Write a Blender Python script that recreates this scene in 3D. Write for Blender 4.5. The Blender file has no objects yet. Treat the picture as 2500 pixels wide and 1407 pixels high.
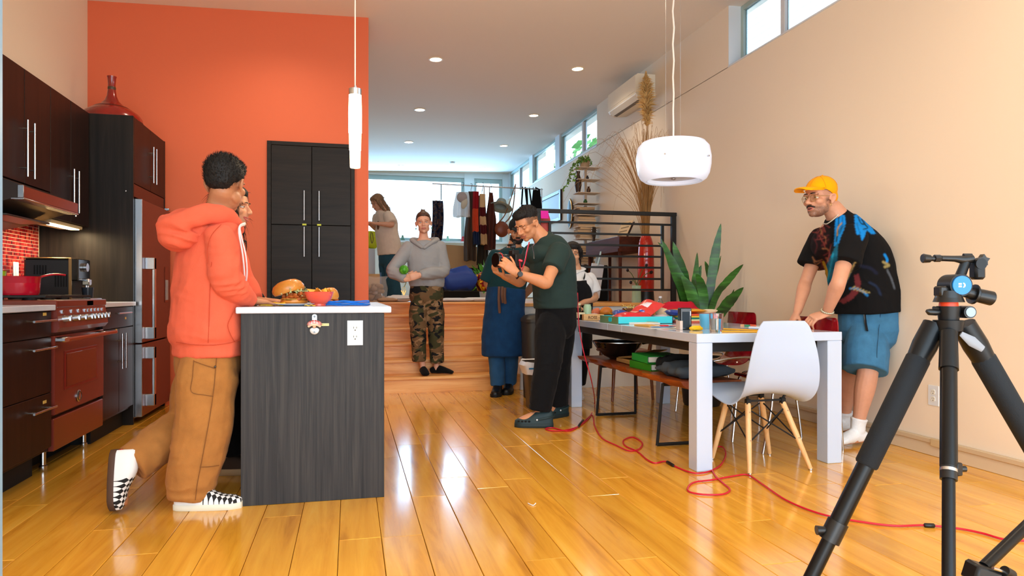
import bpy, bmesh, math, random
import numpy as np
from mathutils import Vector, Matrix, Euler, noise as mnoise
random.seed(7); RNG = np.random.default_rng(7)
SC = bpy.context.scene
COL = SC.collection
PI = math.pi
# ---------------------------------------------------------------- camera
FPX = 1667.0; YAW = math.radians(13.3); CH = 0.979; HOR = 716.0
CS, SN = math.cos(YAW), math.sin(YAW)
cam_data = bpy.data.cameras.new('camera'); cam_data.sensor_width = 36; cam_data.lens = FPX/2500*36
cam_data.shift_y = (HOR-703.5)/2500; cam_data.clip_start = 0.05; cam_data.clip_end = 200
cam = bpy.data.objects.new('view_camera', cam_data); COL.objects.link(cam)
cam.location = (0, 0, CH); cam.rotation_euler = (PI/2, 0, -YAW)
SC.camera = cam
# where the ray through a point of the photograph meets a plane of the room
def at(px, py, Y):
 r = (px-1250)/FPX; d = Y/(CS-r*SN); return (d*(r*CS+SN), Y, CH-(py-HOR)/FPX*d)
def atX(px, py, X):
 r = (px-1250)/FPX; d = X/(r*CS+SN); return (X, d*(CS-r*SN), CH-(py-HOR)/FPX*d)
def atZ(px, py, z=0.0):
 d = FPX*(CH-z)/(py-HOR); r = (px-1250)/FPX; return (d*(r*CS+SN), d*(CS-r*SN), z)
# ---------------------------------------------------------------- view, world, lights
SC.view_settings.view_transform = 'Standard'; SC.view_settings.look = 'None'
SC.view_settings.gamma = 1.0; SC.view_settings.use_curve_mapping = False
SC.view_settings.exposure = 0.08
SC.cycles.use_denoising = True
SC.cycles.max_bounces = 8; SC.cycles.diffuse_bounces = 4; SC.cycles.glossy_bounces = 4
SC.cycles.transmission_bounces = 6; SC.cycles.transparent_max_bounces = 8
SC.cycles.caustics_reflective = False; SC.cycles.caustics_refractive = False
SC.cycles.sample_clamp_indirect = 6.0
W = bpy.data.worlds.new('overcast_sky'); SC.world = W; W.use_nodes = True
bgn = W.node_tree.nodes['Background']
bgn.inputs['Color'].default_value = (0.66, 0.84, 1.0, 1); bgn.inputs['Strength'].default_value = 4.2
def area(name, loc, size, power, color, rot, sizey=None, spread=PI):
 l = bpy.data.lights.new(name, 'AREA'); l.energy = power; l.color = color
 l.shape = 'RECTANGLE'; l.size = size; l.size_y = sizey or size; l.spread = spread
 o = bpy.data.objects.new(name, l); COL.objects.link(o); o.location = loc; o.rotation_euler = rot
 return o
# daylight through the tall glazed end of the room behind the camera, and through the far windows; plus one added ceiling fill
area('daylight_entrance', (0.9, -1.9, 1.9), 5.2, 44, (0.48, 0.77, 1.0), (PI/2, 0, 0), 2.9)
area('added_ceiling_fill', (1.2, -1.8, 0.5), 4.6, 105, (1.0, 0.92, 0.84), (PI/2+.8, 0, 0), 0.8)  # added upward fill light behind the camera, brightens the ceiling
area('daylight_far_window', (0.9, 14.7, 2.85), 4.6, 170, (0.30, 0.64, 1.0), (-PI/2, 0, 0), 1.3)
area('daylight_clerestory', (3.7, 3.9, 3.38), 3.4, 80, (0.75, 0.88, 1.0), (0, PI/2, 0), 0.5)
area('daylight_clerestory', (3.55, 12.0, 3.3), 5.0, 60, (0.42, 0.82, 1.0), (0, PI/2, 0), 0.5)
# ---------------------------------------------------------------- materials
def lin(h):
 h = h.lstrip('#'); c = [int(h[i:i+2], 16)/255 for i in (0, 2, 4)]
 return tuple(x/12.92 if x <= .04045 else ((x+.055)/1.055)**2.4 for x in c)+(1.0,)
MATS = {}
def newmat(name):
 m = bpy.data.materials.new(name); m.use_nodes = True
 nt = m.node_tree; return m, nt, nt.nodes['Principled BSDF']
def nd(nt, t, **kw):
 n = nt.nodes.new(t)
 for k, v in kw.items():
  if k in n.inputs: n.inputs[k].default_value = v
  else: setattr(n, k, v)
 return n
def ramp(nt, stops, interp='LINEAR'):
 r = nt.nodes.new('ShaderNodeValToRGB'); r.color_ramp.interpolation = interp
 el = r.color_ramp.elements
 while len(el) < len(stops): el.new(0.5)
 for e, (p, c) in zip(el, stops): e.position = p; e.color = lin(c) if isinstance(c, str) else c
 return r
def M(name, hex_, rough=.5, metal=0, bump=0, bscale=60, var=0, vscale=6, coat=0, trans=0, emit=None, estr=1, ior=1.45, spec=.5, alpha=1, sheen=0, sss=0, stretch=None, rand=0):
 if name in MATS: return MATS[name]
 m, nt, b = newmat(name); L = nt.links.new
 b.inputs['Base Color'].default_value = lin(hex_); b.inputs['Roughness'].default_value = rough
 b.inputs['Metallic'].default_value = metal; b.inputs['IOR'].default_value = ior
 b.inputs['Specular IOR Level'].default_value = spec; b.inputs['Coat Weight'].default_value = coat
 b.inputs['Coat Roughness'].default_value = .08
 b.inputs['Transmission Weight'].default_value = trans; b.inputs['Alpha'].default_value = alpha
 if sheen: b.inputs['Sheen Weight'].default_value = sheen; b.inputs['Sheen Roughness'].default_value = .5
 if sss:
  b.inputs['Subsurface Weight'].default_value = sss; b.inputs['Subsurface Radius'].default_value = (1, .35, .2); b.inputs['Subsurface Scale'].default_value = .006
 if emit: b.inputs['Emission Color'].default_value = lin(emit); b.inputs['Emission Strength'].default_value = estr
 tc = nd(nt, 'ShaderNodeTexCoord'); src = tc.outputs['Object']
 if stretch:
  mp = nd(nt, 'ShaderNodeMapping'); mp.inputs['Scale'].default_value = stretch; L(src, mp.inputs['Vector']); src = mp.outputs['Vector']
 if var or rand:
  n = nd(nt, 'ShaderNodeTexNoise', Scale=vscale, Detail=4.0, Roughness=.6); L(src, n.inputs['Vector'])
  hs = nd(nt, 'ShaderNodeHueSaturation'); hs.inputs['Color'].default_value = lin(hex_)
  mr = nd(nt, 'ShaderNodeMapRange'); mr.inputs['From Min'].default_value = .25; mr.inputs['From Max'].default_value = .75
  mr.inputs['To Min'].default_value = 1-var; mr.inputs['To Max'].default_value = 1+var
  L(n.outputs['Fac'], mr.inputs['Value']); v = mr.outputs['Result']
  if rand:
   oi = nd(nt, 'ShaderNodeObjectInfo'); m2 = nd(nt, 'ShaderNodeMapRange'); m2.inputs['To Min'].default_value = 1-rand; m2.inputs['To Max'].default_value = 1+rand
   L(oi.outputs['Random'], m2.inputs['Value']); mu = nd(nt, 'ShaderNodeMath', operation='MULTIPLY'); L(v, mu.inputs[0]); L(m2.outputs['Result'], mu.inputs[1]); v = mu.outputs[0]
  L(v, hs.inputs['Value']); L(hs.outputs['Color'], b.inputs['Base Color'])
 if bump:
  n2 = nd(nt, 'ShaderNodeTexNoise', Scale=bscale, Detail=3.0); L(src, n2.inputs['Vector'])
  bp = nd(nt, 'ShaderNodeBump', Strength=bump, Distance=.004); L(n2.outputs['Fac'], bp.inputs['Height']); L(bp.outputs['Normal'], b.inputs['Normal'])
 MATS[name] = m; return m
def WOOD(name, stops, rough=.4, scale=(18, 1.2, 18), coat=0, bump=.12, rand=0.0, detail=6, spec=.5):
 """stretched-noise wood grain; scale is per object axis (small number = along the grain)"""
 if name in MATS: return MATS[name]
 m, nt, b = newmat(name); L = nt.links.new
 tc = nd(nt, 'ShaderNodeTexCoord'); oi = nd(nt, 'ShaderNodeObjectInfo')
 off = nd(nt, 'ShaderNodeVectorMath', operation='SCALE'); off.inputs[0].default_value = (37, 91, 53); L(oi.outputs['Random'], off.inputs['Scale'])
 ad = nd(nt, 'ShaderNodeVectorMath', operation='ADD'); L(tc.outputs['Object'], ad.inputs[0])
 if rand: L(off.outputs['Vector'], ad.inputs[1])
 mp = nd(nt, 'ShaderNodeMapping'); mp.inputs['Scale'].default_value = scale; L(ad.outputs[0], mp.inputs['Vector'])
 n = nd(nt, 'ShaderNodeTexNoise', Scale=1.0, Detail=float(detail), Roughness=.62, Distortion=.6); L(mp.outputs['Vector'], n.inputs['Vector'])
 r = ramp(nt, stops); L(n.outputs['Fac'], r.inputs['Fac']); c = r.outputs['Color']
 if rand:
  hs = nd(nt, 'ShaderNodeHueSaturation'); mr = nd(nt, 'ShaderNodeMapRange'); mr.inputs['To Min'].default_value = 1-rand; mr.inputs['To Max'].default_value = 1+rand
  L(oi.outputs['Random'], mr.inputs['Value']); L(mr.outputs['Result'], hs.inputs['Value']); L(c, hs.inputs['Color']); c = hs.outputs['Color']
 L(c, b.inputs['Base Color']); b.inputs['Roughness'].default_value = rough; b.inputs['Coat Weight'].default_value = coat; b.inputs['Coat Roughness'].default_value = .1
 b.inputs['Specular IOR Level'].default_value = spec
 if bump:
  bp = nd(nt, 'ShaderNodeBump', Strength=bump, Distance=.002); L(n.outputs['Fac'], bp.inputs['Height']); L(bp.outputs['Normal'], b.inputs['Normal'])
 MATS[name] = m; return m
# ---------------------------------------------------------------- mesh building
def vn(a):
 a = np.asarray(a, float); n = np.linalg.norm(a); return a/n if n > 1e-12 else a
class MB:
 def __init__(s): s.v = []; s.f = []; s.mi = []; s.cm = 0; s.n = 0
 def add(s, verts, faces):
  b = s.n; verts = np.asarray(verts, float); s.v.append(verts); s.n += len(verts)
  for f in faces: s.f.append([i+b for i in f]); s.mi.append(s.cm)
  return s
 def box(s, c, size, bev=0.0, rot=None):
  hx, hy, hz = [x/2 for x in size]; c = np.asarray(c, float)
  if bev <= 0:
   V = [(x, y, z) for x in (-hx, hx) for y in (-hy, hy) for z in (-hz, hz)]
   F = [(0, 1, 3, 2), (4, 6, 7, 5), (0, 4, 5, 1), (2, 3, 7, 6), (0, 2, 6, 4), (1, 5, 7, 3)]
  else:
   bv = min(bev, hx*.98, hy*.98, hz*.98); V = []; idx = {}
   for sx in (-1, 1):
    for sy in (-1, 1):
     for sz in (-1, 1):
      for a in range(3):
       p = [sx*(hx-bv), sy*(hy-bv), sz*(hz-bv)]; p[a] = (sx*hx, sy*hy, sz*hz)[a]
       idx[sx, sy, sz, a] = len(V); V.append(p)
   F = []
   for a in range(3):
    o = [i for i in range(3) if i != a]
    for sg in (-1, 1):
     q = []
     for u, w in ((-1, -1), (1, -1), (1, 1), (-1, 1)):
      k = [0, 0, 0]; k[a] = sg; k[o[0]] = u; k[o[1]] = w; q.append(idx[(*k, a)])
     F.append(q)
     for w in (-1, 1):
      if sg == -1 or True:
       pass
   for a in range(3):
    o = [i for i in range(3) if i != a]
    for u in (-1, 1):
     for w in (-1, 1):
      k0 = [0, 0, 0]; k0[o[0]] = u; k0[o[1]] = w; k1 = list(k0); k0[a] = -1; k1[a] = 1
      F.append([idx[(*k0, o[0])], idx[(*k1, o[0])], idx[(*k1, o[1])], idx[(*k0, o[1])]])
   for sx in (-1, 1):
    for sy in (-1, 1):
     for sz in (-1, 1): F.append([idx[sx, sy, sz, 0], idx[sx, sy, sz, 1], idx[sx, sy, sz, 2]])
  V = np.array(V, float)
  if rot is not None:
   R = np.array(rot.to_3x3() if isinstance(rot, Matrix) else Euler(rot).to_matrix()); V = V@R.T
  return s.add(V+c, F)
 def bb(s, lo, hi, bev=0.0):
  lo = np.asarray(lo, float); hi = np.asarray(hi, float); return s.box((lo+hi)/2, np.abs(hi-lo), bev)
 def loft(s, rings, cap=True, closed=False):
  n = len(rings[0]); V = np.concatenate([np.asarray(r, float) for r in rings]); F = []; k = len(rings)
  for i in range(k if closed else k-1):
   a = i*n; b = ((i+1) % k)*n
   for j in range(n): F.append((a+j, a+(j+1) % n, b+(j+1) % n, b+j))
  if cap and not closed: F.append(tuple(range(n))[::-1]); F.append(tuple(range((k-1)*n, k*n)))
  return s.add(V, F)
 def tube(s, pts, r, n=8, closed=False, cap=True, flat=None, hint=None):
  """swept tube; r scalar or per point; flat = (a,b) scales of the two section axes"""
  P = np.asarray(pts, float); k = len(P); R = np.full(k, r, float) if np.isscalar(r) else np.asarray(r, float)
  if closed: T = np.roll(P, -1, 0)-np.roll(P, 1, 0)
  else: T = np.gradient(P, axis=0)
  T = np.array([vn(t) for t in T]); h = np.asarray(hint if hint is not None else ((0, 0, 1) if abs(T[0][2]) < .9 else (1, 0, 0)), float)
  u = vn(h-T[0]*h.dot(T[0])); rings = []; a = np.arange(n)*2*PI/n; fa, fb = flat or (1, 1)
  for i in range(k):
   u = vn(u-T[i]*u.dot(T[i])) if hint is None else vn(h-T[i]*h.dot(T[i])); w = np.cross(T[i], u)
   rings.append(P[i]+R[i]*(fa*np.cos(a)[:, None]*u+fb*np.sin(a)[:, None]*w))
  return s.loft(rings, cap, closed)
 def cyl(s, p0, p1, r0, r1=None, n=16): return s.tube([p0, p1], [r0, r0 if r1 is None else r1], n)
 def lathe(s, prof, c=(0, 0, 0), n=24, rot=None, cap=False, sc=(1, 1)):
  a = np.arange(n)*2*PI/n; rings = []
  for r, z in prof: rings.append(np.stack([r*np.cos(a)*sc[0], r*np.sin(a)*sc[1], np.full(n, z)], 1))
  if rot is not None: R = np.array(rot.to_3x3() if isinstance(rot, Matrix) else Euler(rot).to_matrix()); rings = [q@R.T for q in rings]
  rings = [q+np.asarray(c, float) for q in rings]
  s.loft(rings, False)
  F = []
  if prof[0][0] > 1e-4 and cap: s.add(rings[0], [tuple(range(n))[::-1]])
  if prof[-1][0] > 1e-4 and cap: s.add(rings[-1], [tuple(range(n))])
  return s
 def prism(s, poly, h0, h1, M4=None):
  """polygon in the local XY plane, extruded h0..h1 along local Z, moved by M4"""
  n = len(poly); V = np.array([(x, y, h0) for x, y in poly]+[(x, y, h1) for x, y in poly], float)
  if M4 is not None: V = V@np.array(M4.to_3x3()).T+np.array(M4.translation)
  return s.add(V, [tuple(range(n))[::-1], tuple(range(n, 2*n))]+[(i, (i+1) % n, n+(i+1) % n, n+i) for i in range(n)])
 def ell(s, c, r, R=None, n=14, m=9):
  r = np.asarray(r if not np.isscalar(r) else (r, r, r), float); th = np.linspace(0, PI, m+1)[1:-1]; a = np.arange(n)*2*PI/n
  V = [(0, 0, 1)]+[(math.sin(t)*math.cos(x), math.sin(t)*math.sin(x), math.cos(t)) for t in th for x in a]+[(0, 0, -1)]
  V = np.array(V)*r
  if R is not None: V = V@np.asarray(R, float).T
  F = [(0, 1+j, 1+(j+1) % n) for j in range(n)]
  for i in range(m-2):
   for j in range(n): F.append((1+i*n+j, 1+(i+1)*n+j, 1+(i+1)*n+(j+1) % n, 1+i*n+(j+1) % n))
  L = 1+(m-1)*n
  for j in range(n): F.append((L, L-n+(j+1) % n, L-n+j))
  return s.add(V+np.asarray(c, float), F)
 def arrays(s): return np.concatenate(s.v), s.f
 def mesh(s, name, mats, smooth=True, ang=40, off=None):
  V = np.concatenate(s.v) if s.v else np.zeros((0, 3))
  if off is not None: V = V-np.asarray(off, float)
  me = bpy.data.meshes.new(name); me.from_pydata(V.tolist(), [], s.f)
  if not isinstance(mats, (list, tuple)): mats = [mats]
  for m in mats: me.materials.append(m)
  if len(mats) > 1: me.polygons.foreach_set('material_index', np.array(s.mi, dtype=np.int32))
  bm = bmesh.new(); bm.from_mesh(me); bmesh.ops.remove_doubles(bm, verts=bm.verts, dist=1e-6); bmesh.ops.recalc_face_normals(bm, faces=bm.faces); bm.to_mesh(me); bm.free()
  if smooth:
   me.shade_smooth(); me.set_sharp_from_angle(angle=math.radians(ang))
  return me
 def build(s, name, mats, parent=None, smooth=True, ang=40, **props):
  """geometry is given in the coordinates of the room; it is stored relative to the parent thing's origin"""
  off = root_loc(parent) if parent is not None else None
  o = bpy.data.objects.new(name, s.mesh(name, mats, smooth, ang, off)); COL.objects.link(o)
  if parent is not None: o.parent = parent
  for k, v in props.items(): o[k] = v
  return o
 def thing(s, name, mats, label, cat, group=None, loc=None, smooth=True, ang=40, **props):
  """one mesh that is a thing by itself, origin at its base"""
  V = np.concatenate(s.v); lo = V.min(0); hi = V.max(0)
  loc = loc if loc is not None else ((lo[0]+hi[0])/2, (lo[1]+hi[1])/2, lo[2])
  o = bpy.data.objects.new(name, s.mesh(name, mats, smooth, ang, loc)); COL.objects.link(o); o.location = loc; o['room_loc'] = list(loc)
  o['label'] = label; o['category'] = cat
  if group: o['group'] = group
  for k, v in props.items(): o[k] = v
  return o
def root_loc(o):
 while o.parent is not None: o = o.parent
 return np.array(o.location)
def thing(name, label, cat, loc=(0, 0, 0), group=None):
 o = bpy.data.objects.new(name, None); COL.objects.link(o); o.location = loc; o.empty_display_size = .05
 o['label'] = label; o['category'] = cat
 if group: o['group'] = group
 return o
def struct(mb, name, mats, smooth=False, parent=None):
 return mb.build(name, mats, parent, smooth=smooth, **({} if parent else {'kind': 'structure'}))
def dup(root, loc, rotz=None, label=None):
 r = root.copy(); COL.objects.link(r); r.location = loc
 if rotz is not None: r.rotation_euler = (0, 0, rotz)
 if label: r['label'] = label
 for ch in list(root.children):
  c = ch.copy(); COL.objects.link(c); c.parent = r
  for g in list(ch.children):
   d = g.copy(); COL.objects.link(d); d.parent = c
 return r
def catmull(P, k=6, closed=False):
 P = np.asarray(P, float); n = len(P); out = []
 for i in range(n if closed else n-1):
  if closed: p0, p1, p2, p3 = P[(i-1) % n], P[i], P[(i+1) % n], P[(i+2) % n]
  else: p0, p1, p2, p3 = P[max(i-1, 0)], P[i], P[i+1], P[min(i+2, n-1)]
  for t in np.arange(k)/k:
   out.append(.5*(2*p1+(p2-p0)*t+(2*p0-5*p1+4*p2-p3)*t*t+(3*p1-p0-3*p2+p3)*t**3))
 if not closed: out.append(P[-1])
 return np.array(out)
def text_mesh(txt, size, depth, M4, name, mat, parent, align='CENTER', bold=False):
 cu = bpy.data.curves.new(name, 'FONT'); cu.body = txt; cu.size = size; cu.extrude = depth; cu.align_x = align; cu.align_y = 'CENTER'; cu.resolution_u = 3
 if bold: cu.offset = size*.02
 t = bpy.data.objects.new(name+'_tmp', cu); COL.objects.link(t)
 dg = bpy.context.evaluated_depsgraph_get(); me = bpy.data.meshes.new_from_object(t.evaluated_get(dg)); bpy.data.objects.remove(t)
 M2 = Matrix.Translation(-Vector(root_loc(parent)))@M4; me.transform(M2); me.materials.clear(); me.materials.append(mat)
 o = bpy.data.objects.new(name, me); COL.objects.link(o); o.parent = parent; return o
def mat_axes(x, y, z, t):
 m = Matrix(((x[0], y[0], z[0], t[0]), (x[1], y[1], z[1], t[1]), (x[2], y[2], z[2], t[2]), (0, 0, 0, 1))); return m
# ================================================================ the room
LW, RW, BK = -2.19, 3.42, 14.9          # side walls, far wall
OW = 6.52                                # orange wall
def zc(x): return 3.55+.03*x             # the ceiling rises a little to the side of the clerestory
white_wall = M('wall_paint_warm_white', '#f0e0cb', .75, bump=.04, bscale=220)
ceil_m = M('ceiling_paint', '#f6eee6', .85)
orange_m = M('orange_wall_paint', '#de6a42', .6, bump=.04, bscale=200)
trim_w = M('white_trim_paint', '#dde3ea', .4)  # white paint; a slight cool daylight tint is put into the colour
frame_m = M('grey_green_window_frame', '#a9bfbd', .35)
oak = WOOD('oiled_oak_stairs', [(.28, '#cc8440'), (.5, '#efaa5c'), (.72, '#fdc880')], .38, (1.2, 14, 14), rand=.1)
plank_m = WOOD('varnished_floor_planks', [(.25, '#c07e20'), (.45, '#e6a434'), (.6, '#f0b23e'), (.8, '#f6c45a')], .17, (15, 1.1, 15), rand=.09, bump=.16, coat=.5)
glass_m = M('window_glass', '#f4fbff', .02, trans=1, ior=1.02)
# floor: a dark bed with the planks laid in it
fl = bpy.data.objects.new('floor', MB().bb((LW, -2.0, -.06), (RW, 6.76, -.019)).mesh('floor_bed', M('floor_joint_shadow', '#5a2d0c', .8), False)); COL.objects.link(fl); fl['kind'] = 'structure'
PW = .165; pm = {}
rows = int((RW-LW)/PW)+1
for i in range(rows):
 x = LW+PW*(i+.5)
 if x+PW/2 > RW+.06: break
 y = 1.05+random.uniform(-.9, 0)
 while y < 6.74:
  L_ = random.choice((.95, 1.15, 1.35, 1.6, 1.9)); y2 = min(y+L_, 6.745)
  if y2 > 1.2 and (y2-y) > .05:
   key = round(y2-y, 2)
   if key not in pm: pm[key] = MB().box((0, 0, -.01), (PW-.0022, key-.0022, .02), .0016).mesh('plank', plank_m, False)
   o = bpy.data.objects.new('plank', pm[key]); COL.objects.link(o); o.parent = fl
   o.location = (x, (y+y2)/2, random.uniform(-.0006, .0002)); o.rotation_euler = (random.uniform(-.0006, .0006), random.uniform(-.004, .004), 0)
  y = y2
struct(MB().bb((LW, -2.0, -.05), (RW, 1.1, -.002)), 'floor', plank_m)
# raised rear level, its wooden edge, the wall below it
PZ = .873
struct(MB().bb((LW, 8.16, PZ-.2), (RW, BK, PZ)), 'floor', WOOD('rear_level_boards', [(.3, '#a86a30'), (.6, '#d2954e')], .4, (1.5, 12, 12), rand=.1))
struct(MB().bb((1.72, 6.76, PZ-.2), (RW, 8.2, PZ-.001)), 'floor', MATS['rear_level_boards'])
struct(MB().bb((1.675, 6.70, 0), (RW, 6.80, PZ-.03)), 'wall_platform', M('wall_paint_cool_white', '#e3e6e6', .7))
struct(MB().bb((1.675, 6.80, 0), (1.74, 8.2, PZ-.03)), 'wall_stairside', white_wall)
struct(MB().bb((1.66, 6.675, PZ-.03), (RW, 6.83, PZ+.004), .004), 'trim_1', oak)
# side walls, far wall, ceiling
struct(MB().bb((RW, -2, 0), (RW+.2, BK+.2, 3.085)), 'wall_right', white_wall)
wr = MB(); wr.bb((RW, 5.72, 3.08), (RW+.2, 9.2, 3.70)); wr.bb((RW, -2, 3.08), (RW+.2, 1.9, 3.7)); struct(wr, 'wall_right', white_wall)
struct(MB().bb((LW-.15, -2, 0), (LW, BK, 3.7)), 'wall_left', white_wall)
struct(MB().bb((LW, BK, 0), (RW+.2, BK+.2, 2.10)), 'wall_back', M('wall_paint_white', '#e9edee', .7))
c = MB(); c.add([(LW-.2, -2, zc(LW-.2)), (RW+.3, -2, zc(RW+.3)), (RW+.3, BK+.2, zc(RW+.3)), (LW-.2, BK+.2, zc(LW-.2)), (LW-.2, -2, 3.85), (RW+.3, -2, 3.85), (RW+.3, BK+.2, 3.85), (LW-.2, BK+.2, 3.85)], [(3, 2, 1, 0), (4, 5, 6, 7), (0, 1, 5, 4), (1, 2, 6, 5), (2, 3, 7, 6), (3, 0, 4, 7)])
struct(c, 'ceiling', ceil_m)
# the orange wall: a closet block with the pantry let into it
OX = .163
ow = MB(); ow.bb((LW, OW, 0), (OX, OW+.72, 3.62)); struct(ow, 'wall_orange', orange_m)
struct(MB().bb((-1.48, OW-.014, 0), (OX-.001, OW, .085), .003), 'baseboard_orange', orange_m)
# baseboards along the wall with the clerestory
bb = MB(); bb.bb((RW-.018, 1.0, 0), (RW, 6.70, .075), .003); struct(bb, 'baseboard_right', M('baseboard_paint', '#d9c6a8', .5))
bb = MB(); bb.bb((RW-.03, 1.0, .075), (RW, 6.70, .105), .004); struct(bb, 'trim_2', M('baseboard_cap_paint', '#cdb695', .45))
p = atX(2283, 1075, RW-.03); struct(MB().bb((RW-.036, p[1]-.05, .062), (RW-.02, p[1]+.03, .108), .003), 'trim_3', M('baseboard_joint', '#c9b087', .5))
# white door post close to the camera at the edge of the view; bluish daylight is put into its colour
dp = MB(); dp.bb((-1.05, 2.0, 0), (-.874, 2.02, 3.52), .003)
struct(dp, 'trim_4', M('door_post_paint', '#8fb8dc', .4))
# ---------------------------------------------------------------- windows
def window_y(n, y0, y1, z0, z1, x, mull=(), deep=.05, fw=.045):
 """window in a wall that runs along Y"""
 w = bpy.data.objects.new('window_%d' % n, None); COL.objects.link(w); w['kind'] = 'structure'; w.location = (x, (y0+y1)/2, z0)
 f = MB();
 for a, b in ((y0, y0+fw), (y1-fw, y1)): f.bb((x-deep/2, a, z0), (x+deep/2, b, z1), .004)
 for a, b in ((z0, z0+fw), (z1-fw, z1)): f.bb((x-deep/2, y0+fw, a), (x+deep/2, y1-fw, b), .004)
 f.build('window_frame', frame_m, w, smooth=False)
 ys = [y0+fw]+[v for m in mull for v in (m-.03, m+.03)]+[y1-fw]
 for m in mull: MB().bb((x-deep/2, m-.03, z0+fw), (x+deep/2, m+.03, z1-fw), .004).build('mullion', trim_w, w, smooth=False)
 for a, b in zip(ys[::2], ys[1::2]): MB().bb((x+.004, a, z0+fw), (x+.010, b, z1-fw)).build('pane', glass_m, w, smooth=False)
 return w
def window_x(n, x0, x1, z0, z1, y, mull=(), deep=.06, fw=.06):
 w = bpy.data.objects.new('window_%d' % n, None); COL.objects.link(w); w['kind'] = 'structure'; w.location = ((x0+x1)/2, y, z0)
 f = MB()
 for a, b in ((x0, x0+fw), (x1-fw, x1)): f.bb((a, y-deep/2, z0), (b, y+deep/2, z1), .004)
 for a, b in ((z0, z0+fw), (z1-fw*1.5, z1)): f.bb((x0+fw, y-deep/2, a), (x1-fw, y+deep/2, b), .004)
 f.build('window_frame', frame_m, w, smooth=False)
 xs = [x0+fw]+[v for m in mull for v in (m-.03, m+.03)]+[x1-fw]
 for m in mull: MB().bb((m-.03, y-deep/2, z0+fw), (m+.03, y+deep/2, z1-fw*1.5), .004).build('mullion', frame_m, w, smooth=False)
 for a, b in zip(xs[::2], xs[1::2]): MB().bb((a, y+.004, z0+fw), (b, y+.010, z1-fw*1.5)).build('pane', glass_m, w, smooth=False)
 return w
xa = RW+.15
window_y(1, 1.9, 5.72, 3.09, 3.655, xa, (2.8, 4.0, 5.08))
struct(MB().bb((RW-.005, 1.9, 3.08), (xa+.03, 5.72, 3.093)), 'trim_5', trim_w)
struct(MB().bb((RW+.001, 5.712, 3.09), (xa+.03, 5.725, 3.66)), 'trim_6', trim_w)
xb = RW+.06
sill = MB(); sill.bb((RW-.006, 9.2, 3.07), (RW+.1, BK, 3.095)); struct(sill, 'trim_7', trim_w)
cuts = [(9.2, 11.0, (9.9,)), (11.25, 12.75, ()), (13.0, 14.75, (13.9,))]
for k, (a, b, mu) in enumerate(cuts): window_y(2+k, a, b, 3.09, 3.64, xb, mu, deep=.07)
po = MB()
for a, b in ((11.0, 11.25), (12.75, 13.0), (14.75, BK)): po.bb((RW+.0, a, 3.085), (RW+.12, b, 3.66))
struct(po, 'wall_right', trim_w)
window_x(5, LW, 2.44, 2.12, 3.52, BK+.07)
window_x(6, 2.66, 3.30, 2.12, 3.52, BK+.07)
po = MB(); po.bb((2.44, BK-.02, 2.1), (2.66, BK+.14, 3.64)); po.bb((3.30, BK-.02, 2.1), (RW, BK+.14, 3.64)); po.bb((LW, BK, 3.52), (RW, BK+.14, 3.66)); struct(po, 'wall_back', M('window_post_paint', '#dfeaee', .5))
struct(MB().bb((LW, BK-.09, 2.07), (RW, BK+.05, 2.115), .005), 'trim_8', trim_w)
# ---------------------------------------------------------------- outside
struct(MB().bb((-30, -30, -.4), (40, 60, -.3)), 'ground', M('pale_concrete_ground', '#b9b9b4', .9))
nb = thing('house', 'neighbouring house with pale horizontal lap siding outside the clerestory window', 'house', (7.6, 5.5, -.3))
sm = M('lap_siding_paint', '#e4e9f0', .6)
brd = MB().box((0, 0, 0), (.03, 14, .135), .004, (0, .12, 0)).mesh('siding_board', sm, False)
for k in range(38):
 o = bpy.data.objects.new('siding_board', brd); COL.objects.link(o); o.parent = nb; o.location = (0, 0, 2.2+.12*k)
MB().bb((7.62, -1.5, -.3), (11, 12.5, 6.9)).build('wall', sm, nb, smooth=False)
wv = MB(); wv.bb((7.53, 8.1, 5.1), (7.6, 8.9, 5.85), .01); fo = wv.build('vent_frame', M('vent_paint', '#c9d6e4', .5), nb)
for k in range(5): MB().box((7.52, 8.5, 5.2+.14*k), (.03, .7, .05), .004, (0, .5, 0)).build('slat', M('vent_paint', '#c9d6e4'), fo)
# leafy trees outside the rear clerestory
leafm = M('tree_leaf', '#5f9a4e', .6, var=.4, vscale=3, rand=.2)
def tree(x, y, h, r, label, seed):
 rg = np.random.default_rng(seed); t = thing('tree', label, 'tree', (x, y, -.3))
 tr = MB(); tr.tube([(x, y, -.3), (x+.1, y, h*.4), (x, y+.1, h*.8)], [.16, .12, .05], 8); tr.build('trunk', M('tree_bark', '#6b5a48', .9), t)
 lf = MB()
 for _ in range(900):
  d = vn(rg.normal(size=3)); p = np.array((x, y, h*.72))+d*r*(.5+.5*rg.random())*np.array((1, 1, .9)); u = vn(rg.normal(size=3)); w = vn(np.cross(u, rg.normal(size=3))); s_ = .09+.1*rg.random()
  lf.add([p-u*s_, p+w*s_*.5, p+u*s_, p-w*s_*.5], [(0, 1, 2, 3)])
 lf.build('crown', leafm, t, smooth=False, kind='stuff')
tree(6.6, 13.6, 5.2, 1.5, 'leafy green tree outside the rear clerestory windows', 1)
tree(6.9, 17.5, 5.4, 1.7, 'green tree beyond the corner of the far windows', 2)
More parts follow.
